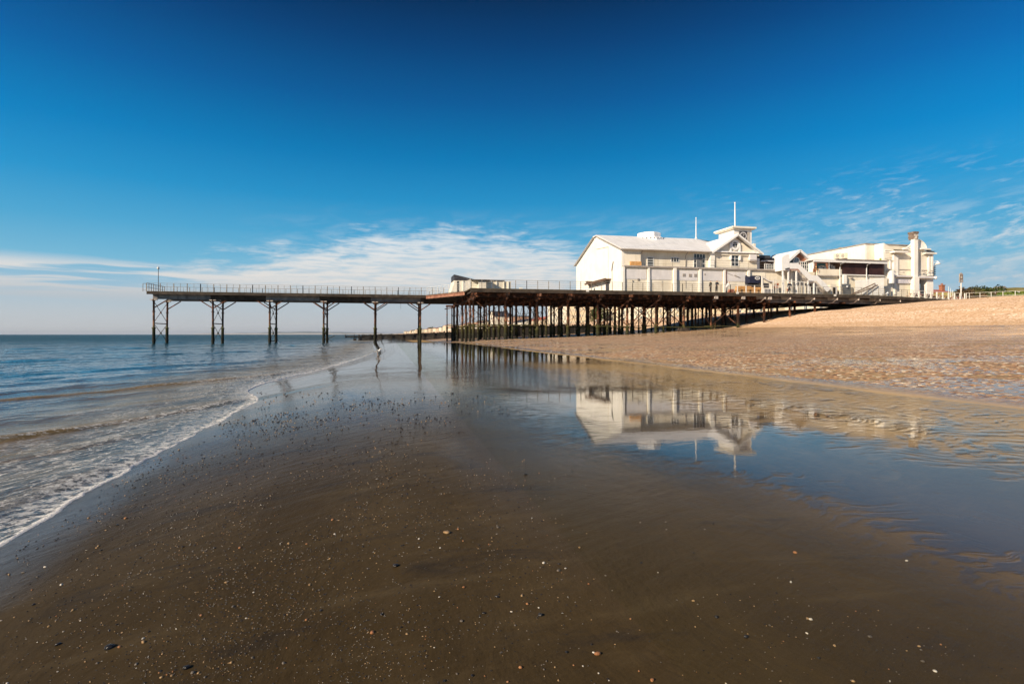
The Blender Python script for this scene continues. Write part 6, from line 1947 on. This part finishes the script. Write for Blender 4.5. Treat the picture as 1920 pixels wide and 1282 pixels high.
# red roofs seen to the right of the entrance
a = u_at(1745, 130); b = u_at(1789, 130); ze = z_at(1765, 549, 130); zr = z_at(1765, 541.5, 130)
house('house', 'long low house with a red tiled roof and brick chimney right of the entrance building', a, b, 130, 140, BZ, ze, zr, m_terr2, m_redroof, 'u', [(u_at(1766, 134), 134, 1.3)], 'houses along the seafront')
a = u_at(1722, 150); b = u_at(1742, 150)
house('house', 'small red-roofed house seen through the open passage of the entrance building', a, b, 150, 158, BZ, z_at(1735, 549, 150), z_at(1735, 542, 150), m_terr3, m_redroof, 'u', [], 'houses along the seafront')
for i_, (px, hp) in enumerate(((1778.5, 537), (1782.5, 540), (1785.8, 544))):
    u, z_ = uz(px, hp, 90)
    fp = empty('flagpole', ['tallest', 'middle', 'shortest'][i_] + ' of three bare thin white poles in front of the red roofs', 'flagpole', (u, 90, BZ), group='thin white poles by the promenade')
    mb = MB(); mb.tube([(u, 90, BZ - .2), (u, 90, z_)], [.07, .04], 6); mb.build('pole', m_frame, fp)
    mb = MB(); mb.lathe((u, 90, BZ - .2), [(.2, 0), (.18, .25), (.08, .3)], 8); mb.build('base', m_frame, fp)
u = u_at(1797, 76)
mb = MB(); mb.box(u - .5, u + .5, 75.5, 76.5, BZ, BZ + 1.0); mb.box(u - .4, u + .4, 75.4, 75.49, BZ + .3, BZ + .9, 1)
tag(mb.build('parasol_base', [m_frame, m_slate]), 'small white box stand beside the sign pole at the end of the pier', 'stand')

# ================================================================== the town seen under and beyond the pier
town = [
    # v0, v1, floors height, wall, roof, kind, label
    (118, 134, 8.5, m_terr2, m_slate, 'pale seafront terrace house nearest the pier, mostly behind the columns'),
    (138, 158, 10.5, m_terr, m_slate, 'cream three-storey terrace, second from the pier'),
    (160, 186, 9.5, m_terr3, m_slate, 'buff terrace with bay windows, third from the pier'),
    (190, 216, 11.5, m_terr, m_slate, 'cream terrace with dormered dark roof, fourth from the pier'),
    (219, 246, 12.0, m_terr2, m_slate, 'white terrace with tall sash windows in the middle of the row'),
    (250, 285, 13.0, m_terr, m_slate, 'cream stuccoed hotel front in the middle of the row'),
    (290, 320, 14.0, m_terr3, m_slate, 'buff block with a tall plain flank in the row behind the pier'),
    (326, 372, 15.5, m_terr2, m_slate, 'white end terrace where the tall row stops'),
    (390, 430, 5.5, m_terr3, m_redroof, 'low buff building after the tall row ends'),
    (440, 480, 5.0, m_terr2, m_slate, 'low white seafront pavilion beyond the tall row'),
]
for i_, (v0, v1, hh, wm_, rm_, lab) in enumerate(town):
    u0 = 104 + (i_ % 3) * 1.2
    house('terrace', lab, u0, u0 + 14, v0, v1, BZ, BZ + hh, BZ + hh + 2.6, wm_, rm_, 'v', [(u0 + 7, v0 + 2, .6), (u0 + 7, v1 - 2, .6)], 'terraces facing the sea', sea_win=(max(1, round(hh / 3.2)), max(3, int((v1 - v0) / 4.2))), bays=(3 if i_ in (2, 4, 5) else 0))
bk = house('apartment_block', 'red brick block of flats with pale balconies, seen between the left columns of the platform', 108, 124, 500, 530, BZ, BZ + 11, BZ + 11.8, weathered('orange_brick', (0.42, 0.24, 0.16), (0.50, 0.31, 0.22), 0.8, .3), m_slate, sea_win=(3, 6), flat=True, cat='apartment block', wsz=(2, 1.7))
for i_ in range(3):
    mb = MB(); mb.box(106.6, 107.9, 503, 512, BZ + 2 + i_ * 3.1, BZ + 3.0 + i_ * 3.1); mb.build('balcony', m_frame, bk)
house('apartment_block', 'taller pinkish block of flats with a dark stepped roof beyond the red brick one', 104, 120, 560, 600, BZ, BZ + 13, BZ + 19, m_terr2, m_slate, 'u', sea_win=(4, 7), cat='apartment block', wsz=(2, 1.7))
rr = random.Random(21)
k_ = 0
v = 640
while v < 4200:
    L = rr.uniform(.03, .06) * v; g = rr.uniform(.008, .03) * v
    hh = rr.uniform(5, 9) + (3 if rr.random() < .2 else 0) + v * .0012
    u0 = 100 + rr.uniform(0, 14)
    house('seafront_house', 'distant pale seafront house along the shore beyond the groyne', u0, u0 + 20, v, v + L, BZ, BZ + hh, BZ + hh + 3, [m_terr, m_terr2, m_terr3][k_ % 3], [m_slate, m_redroof][k_ % 2], 'v', [], 'distant houses along the seafront', sea_win=(2, 5))
    v += L + g; k_ += 1
# a dense line of garden trees behind the far houses
rr = random.Random(4)
for i_ in range(16):
    v = 560 * 1.12 ** i_ * rr.uniform(.97, 1.03)
    if v > 3600: break
    bush('tree', 'distant dark tree standing behind the seafront houses', (128 + rr.uniform(0, 20), v, BZ), .012 * v, .03 * v, 8 + v * .0022 + rr.uniform(0, 4), m_leafo, 500, 400 + i_, 'tree', 'trees behind the distant seafront', size=.0022 * v)
bush('tree', 'evergreen tree in front of the pale terraces, dark between the pier columns', (101, 262, BZ), 4, 7, 11, m_leafg, 1500, 77, 'tree', None, size=.4)

# ================================================================== groynes
m_groyne = weathered('weedy_groyne_timber', (0.012, 0.011, 0.010), (0.030, 0.025, 0.020), 0.8, .8, 0, (0.05, 0.05, 0.02), 0.4, 0.4)
def groyne(v, u0, u1, label, step=2.4, top=None):
    root = empty('groyne', label, 'groyne', (u0, v, 0), 0, 'timber groynes along the beach')
    n = int((u1 - u0) / step); r = random.Random(int(v))
    topz = lambda u: (top + (u - u0) * .014) if top else max(.95 + (u - u0) * .012, float(ground_z(u, v)) + (.75 if u < 8 else 1.25)) + .0
    for i_ in range(n):
        a = u0 + i_ * step
        mb = MB(); mb.box(a - .14, a + .14, v - .3, v - .02, -1.2, topz(a) + r.uniform(.15, .55)); mb.build('post', m_groyne, root)
    for i_ in range(0, n - 1, 4):
        a = u0 + i_ * step; b = min(a + 4 * step, u0 + (n - 1) * step)
        mb = MB()
        q = a
        while q < b:
            w_ = .23; mb.box(q, q + w_ - .02, v, v + .08, -1.2, topz(q) + (r.uniform(-.1, .35) if q > u0 + 6 else -.35)); q += w_
        mb.bar((a, v + .14, topz(a) - .1), (b, v + .14, topz(b) - .1), .12, .2)
        mb.build('planking', m_groyne, root)
    return root
groyne(109, 12.5, 47, 'added dark plank wall standing for the band of pier shadow and groyne behind the columns', 2.4, top=2.75)  # added wall: band of pier shadow and groyne built as dark planks
groyne(133, -6.6, 44, 'long dark weedy groyne running out from the beach behind the pier')
groyne(236, -17, 40, 'second lower groyne showing left of the long one', 3.4)
groyne(345, -14, 40, 'third groyne, a thin dark line beyond the second', 5)
groyne(470, -14, 40, 'fourth and most distant groyne near the low houses', 7)
mb = MB(); mb.box(-7.6, -7.0, 128.5, 129.2, -.3, .5); mb.build('groyne_stub', m_groyne)
tag(COL.objects['groyne_stub'], 'short broken stub sticking out of the water off the end of the long groyne', 'stub')

# ================================================================== chalk coast on the horizon
m_chalk, t = mat('chalk_and_down')
pos = t.new('ShaderNodeNewGeometry').outputs['Position']
x, y, z = t.sep(pos)
n = t.noise(t.comb(t.m('MULTIPLY', x, .0012), t.m('MULTIPLY', y, .0012), 0), 1.0, 6, .65)
c = t.mix(t.rmp(t.m('ADD', z, t.m('MULTIPLY', t.m('SUBTRACT', n, .5), 60)), 26, 34, 0, 1), (0.36, 0.33, 0.31), (0.14, 0.17, 0.18))
p = principled(t, c, .9, None, .1); t.l.new(p.outputs[0], t.out.inputs[0])
mb = MB()
N = 160
vs = []
for i_ in range(N + 1):
    px = 300 + (860 - 300) * i_ / N
    r_ = (px - 960) / F
    Y = 15000.0
    X = r_ * Y
    u_, v_ = CT * X + ST * Y, -ST * X + CT * Y
    f_ = i_ / N
    hgt = 18 + 28 * max(0, math.sin(f_ * 3.0)) + 45 * math.exp(-((f_ - .45) / .12) ** 2) * .8 + 12 * math.sin(f_ * 23) * f_ + 8 * math.sin(f_ * 57)
    hgt = max(2, hgt) * min(1, f_ * 8)
    vs += [(u_, v_, -20), (u_, v_, hgt * .55), (u_ + 80, v_ + 400, hgt), (u_ + 300, v_ + 1500, hgt * .9), (u_ + 300, v_ + 1500, -20)]
fs = [(i_ * 5 + j, i_ * 5 + 5 + j, i_ * 5 + 6 + j, i_ * 5 + 1 + j) for i_ in range(N) for j in range(4)]
mb.add(vs, fs, 0, True)
o = mb.build('distant_hills', m_chalk); o['kind'] = 'structure'

# ================================================================== gull at the water's edge
gv_ = 22.0
gu = u_at(708, gv_)
gu, gv_ = (u_at(708, 28.5), 28.5)
gz = max(float(ground_z(gu, gv_)), 0.0)
gull = empty('gull', 'grey-winged white gull standing in the shallow wash', 'bird', (gu, gv_, gz), R(-20))
gull.scale = (.72, .72, .72)
m_gw = weathered('white_feathers', (0.68, 0.67, 0.65), (0.76, 0.75, 0.73), .8, 30, 0, (.5, .5, .5), .1, .1)
m_gg = weathered('grey_feathers', (0.16, 0.16, 0.17), (0.26, 0.26, 0.27), .8, 30, 0, (.1, .1, .1), .2, .1)
m_leg = weathered('pinkish_leg', (0.40, 0.25, 0.18), (0.45, 0.3, 0.2), .6, 30)
skinned('body', [(-.20, 0, .24, .02), (-.10, 0, .25, .06), (.02, 0, .26, .085), (.12, 0, .31, .07), (.17, 0, .39, .042), (.195, 0, .44, .045), (.225, 0, .445, .028)], [(i_, i_ + 1) for i_ in range(6)], m_gw, gull, 2, 2)
for s_ in (-1, 1):
    skinned('wing', [(.08, s_ * .075, .31, .035), (-.04, s_ * .085, .29, .05), (-.18, s_ * .06, .26, .025), (-.30, s_ * .03, .25, .010)], [(0, 1), (1, 2), (2, 3)], m_gg, gull, 2)
    skinned('leg', [(.02, s_ * .035, .20, .012), (.0, s_ * .035, .10, .007), (.01, s_ * .035, .01, .007), (.06, s_ * .04, .004, .010)], [(0, 1), (1, 2), (2, 3)], m_leg, gull, 1)
skinned('beak', [(.235, 0, .440, .014), (.275, 0, .434, .009), (.295, 0, .424, .005)], [(0, 1), (1, 2)], m_wood, gull, 1)
skinned('tail', [(-.18, 0, .24, .03), (-.27, 0, .235, .022)], [(0, 1)], m_gw, gull, 1)

# ================================================================== stones lying on the sand
def stone_mesh(seed, n=2):
    bm = bmesh.new()
    bmesh.ops.create_icosphere(bm, subdivisions=n, radius=1)
    r = random.Random(seed)
    sx, sy, sz = r.uniform(.8, 1.2), r.uniform(.55, .9), r.uniform(.35, .65)
    off = Vector((seed * 3.1, seed * 1.7, 0))
    for v in bm.verts:
        d = 1 + .35 * mnoise.noise(v.co * 1.1 + off) + .10 * mnoise.noise(v.co * 3 + off)
        v.co = Vector((v.co.x * sx * d, v.co.y * sy * d, v.co.z * sz * d))
    me = bpy.data.meshes.new('pebble')
    bm.to_mesh(me); bm.free()
    me.polygons.foreach_set('use_smooth', [True] * len(me.polygons))
    return me
def stone_mat(name, a, b, rough=.35):
    return weathered(name, a, b, rough, 60, 0, tuple(x * .5 for x in a), .3, .3)
SM = {'tan': stone_mat('tan_flint', (0.25, 0.155, 0.07), (0.36, 0.23, 0.11)), 'orange': stone_mat('orange_flint', (0.26, 0.105, 0.04), (0.36, 0.17, 0.07)),
      'white': stone_mat('white_shell', (0.46, 0.41, 0.34), (0.62, 0.57, 0.49)), 'grey': stone_mat('grey_flint', (0.09, 0.075, 0.06), (0.15, 0.125, 0.10)), 'black': stone_mat('black_flint', (0.014, 0.012, 0.012), (0.03, 0.027, 0.025), .2)}
protos = {}
for kk_, m_ in SM.items():
    protos[kk_] = []
    for q in range(4):
        me = stone_mesh(hash(kk_) % 7 * 0 + q + len(protos) * 5); me.materials.append(m_); protos[kk_].append(me)

def ground_at_px(px, py):
    """where the bearing and dip of a pixel meets the sand"""
    lo = 1.0
    Y = .9 * F / (py - 627)
    for _ in range(12):
        X = (px - 960) / F * Y
        u = CT * X + ST * Y; v = -ST * X + CT * Y
        Y = (EYE - float(ground_z(u, v))) * F / (py - 627)
    return u, v
def put_stone(px, py, size_px, kind, label, seed, group=None):
    u, v = ground_at_px(px, py)
    s_ = size_px * depth(u, v) / F / 2
    o = bpy.data.objects.new('pebble', protos[kind][seed % 4])
    COL.objects.link(o)
    o.location = (u, v, float(ground_z(u, v)) + s_ * .22)
    o.rotation_euler = (0, 0, (seed * 2.399) % 6.28)
    o.scale = (s_, s_, s_)
    tag(o, label, 'pebble', group)
notable = [
    (838, 999, 14, 'tan', 'largest tan pointed pebble casting a shadow to its right, alone on the open sand'),
    (1120, 1226, 13, 'orange', 'large orange pebble near the bottom edge with a white shell chip beside it'),
    (1113, 1223, 6, 'white', 'white shell chip touching the large orange pebble near the bottom edge'),
    (698, 1186, 10, 'orange', 'orange-brown pebble low in the frame, left of the bottom centre'),
    (786, 1010, 6, 'white', 'small white pebble just left of the largest tan pebble'),
    (742, 1061, 12, 'black', 'black flat flint with a pale tip below the white pebble'),
    (932, 1119, 9, 'black', 'black-and-white broken shell alone in the lower centre'),
    (1013, 1153, 10, 'black', 'dark shell lying under a small white pebble in the lower centre'),
    (1010, 1139, 5, 'white', 'small white pebble just above the dark shell in the lower centre'),
    (205, 1215, 18, 'black', 'largest black weed-covered stone at the lower left'),
    (224, 1213, 7, 'orange', 'orange pebble touching the largest black stone at the lower left'),
    (269, 1204, 11, 'tan', 'tan pebble with a long shadow right of the black weedy stone'),
    (236, 972, 8, 'orange', 'bright orange-red pebble near the foam on the left'),
    (350, 1252, 14, 'black', 'pair-like dark stone at the bottom edge left of centre'),
    (362, 1261, 10, 'grey', 'grey pebble touching the dark stone at the bottom edge'),
    (1520, 1161, 7, 'white', 'long white shell chip on the right side of the sand'),
    (1753, 1258, 9, 'white', 'blue-white long shell chip near the lower right corner'),
    (1483, 1091, 6, 'white', 'round white pebble beside the shallow rivulets on the right'),
    (1700, 1051, 6, 'white', 'white pebble at the wet edge of the pool on the right'),
    (1491, 1036, 8, 'orange', 'yellow-orange pebble between the rivulets on the right'),
    (1343, 1157, 10, 'black', 'black crumpled weed pebble on the right-hand sand'),
    (1343 + 55, 1194, 10, 'black', 'black round stone on the lower right sand'),
    (1223, 1275, 9, 'orange', 'orange pebble cut by the bottom edge of the view'),
    (976, 1251, 8, 'orange', 'orange pebble at the bottom, right of centre'),
    (715, 1152, 9, 'black', 'black flint with a grey trailing mark left of the lower centre'),
    (1565, 1210, 6, 'tan', 'tan pebble on the lower right sand, half sunk'),
    (985, 890, 9, 'black', 'dark clump of weed on the sand in front of the building reflection'),
    (424, 1092, 7, 'tan', 'tan pebble in the left middle of the sand'),
    (450, 1027, 7, 'orange', 'orange pebble left of the centre, level with the largest tan one'),
    (92, 1174, 6, 'tan', 'pale orange pebble at the far left of the lower sand'),
    (110, 1208, 12, 'black', 'dark elongated stone at the far lower left'),
]
for i_, (px, py, s_, kd, lab) in enumerate(notable):
    put_stone(px, py, s_, kd, lab, i_ + 3)
r = random.Random(77)
kinds = ['tan', 'orange', 'white', 'grey', 'black']
n = 0
glab = {'tan': 'one of the small tan pebbles scattered over the wet brown sand', 'orange': 'one of the small orange pebbles scattered over the wet brown sand', 'white': 'one of the small white shell bits scattered over the wet brown sand',
        'grey': 'one of the small grey pebbles scattered over the wet brown sand', 'black': 'one of the small black flints scattered over the wet brown sand'}
while n < 268:
    py = 1282 - 330 * r.random() ** 1.3
    px = r.uniform(0, 1920)
    u, v = ground_at_px(px, py)
    if u < float(front(np.array([v]))[0]) + .15 or u > 1.6:
        continue
    dens = .35 + .65 * max(0, 1 - (u + 1.8) / 2.6)
    if r.random() > dens: continue
    kd = r.choices(kinds, (3, 1.6, 1.0, 3.2, 4))[0]
    put_stone(px, py, r.choice((3.0, 3.6, 4.2, 5.0, 6.5)), kd, glab[kd], n, 'small ' + kd + ' stones on the wet sand')
    n += 1
# thousands more, too many and small to tell apart
def pebble_field(count, kind_m, seed, lo, hi):
    g = np.random.default_rng(seed)
    n = count * 14
    a = g.random(n)
    py = np.where(g.random(n) < .85, 775 + 507 * g.random(n) ** 1.1, 735 + 60 * g.random(n))
    px = np.where(g.random(n) < .3, g.uniform(-20, 1920, n), g.normal(520, 250, n))
    Y = .9 * F / (py - 627)
    for _ in range(10):
        X = (px - 960) / F * Y
        u = CT * X + ST * Y; v = -ST * X + CT * Y
        Y = (EYE - ground_z(u, v)) * F / (py - 627)
    ok = (px < 1930) & (px > -40) & (py < 1281) & (u > front(v) + .08) & (u < 1.7 + .3 * g.random(n))
    cl = .42 + 1.9 * fbm(u * 2.2, v * .9, 3, 91) + .5 * np.maximum(0, 1 - np.abs(u + 1.2) / 1.6)
    ok &= g.random(n) < cl
    idx = np.nonzero(ok)[0][:count]
    vs, fs = [], []
    gz_ = ground_z(u, v)
    for i_ in idx:
        s_ = min(g.uniform(lo, hi) * (ST * u[i_] + CT * v[i_]) / F / 2, .011 + .0006 * v[i_])
        b = len(vs); a0 = g.uniform(0, 6.28)
        for j in range(5):
            a_ = a0 + j * 1.2566; q = s_ * g.uniform(.7, 1.2)
            vs.append((u[i_] + q * math.cos(a_), v[i_] + q * .8 * math.sin(a_), gz_[i_] - .0006))
        vs.append((u[i_], v[i_], gz_[i_] + s_ * g.uniform(.5, .9)))
        fs += [(b + j, b + (j + 1) % 5, b + 5) for j in range(5)]
    mb = MB(); mb.add(vs, fs); o = mb.build('pebble_scatter', kind_m); o['kind'] = 'stuff'
pebble_field(850, SM['tan'], 1, 1.8, 3.8)
pebble_field(1800, SM['grey'], 2, 2.0, 4.4)
pebble_field(160, SM['white'], 3, 1.4, 2.4)
pebble_field(4200, SM['black'], 4, 2.0, 5.6)
pebble_field(300, SM['orange'], 5, 1.6, 3.0)
# ------------------------------------------------------------------ the air over the sea
mh = bpy.data.materials.new('sea_air'); mh.use_nodes = True
th_ = NT(mh.node_tree); th_.n.clear()
oh = th_.new('ShaderNodeOutputMaterial')
pv_ = th_.new('ShaderNodeVolumePrincipled')
pv_.inputs['Color'].default_value = (0.72, 0.80, 0.92, 1)
pv_.inputs['Density'].default_value = 0.5 / 14000
pv_.inputs['Anisotropy'].default_value = 0.2
th_.l.new(pv_.outputs[0], oh.inputs['Volume'])
mb = MB(); mb.box(-45000, 45000, -45000, 45000, -40, 130)
hz_ = mb.build('haze', mh); hz_['kind'] = 'stuff'
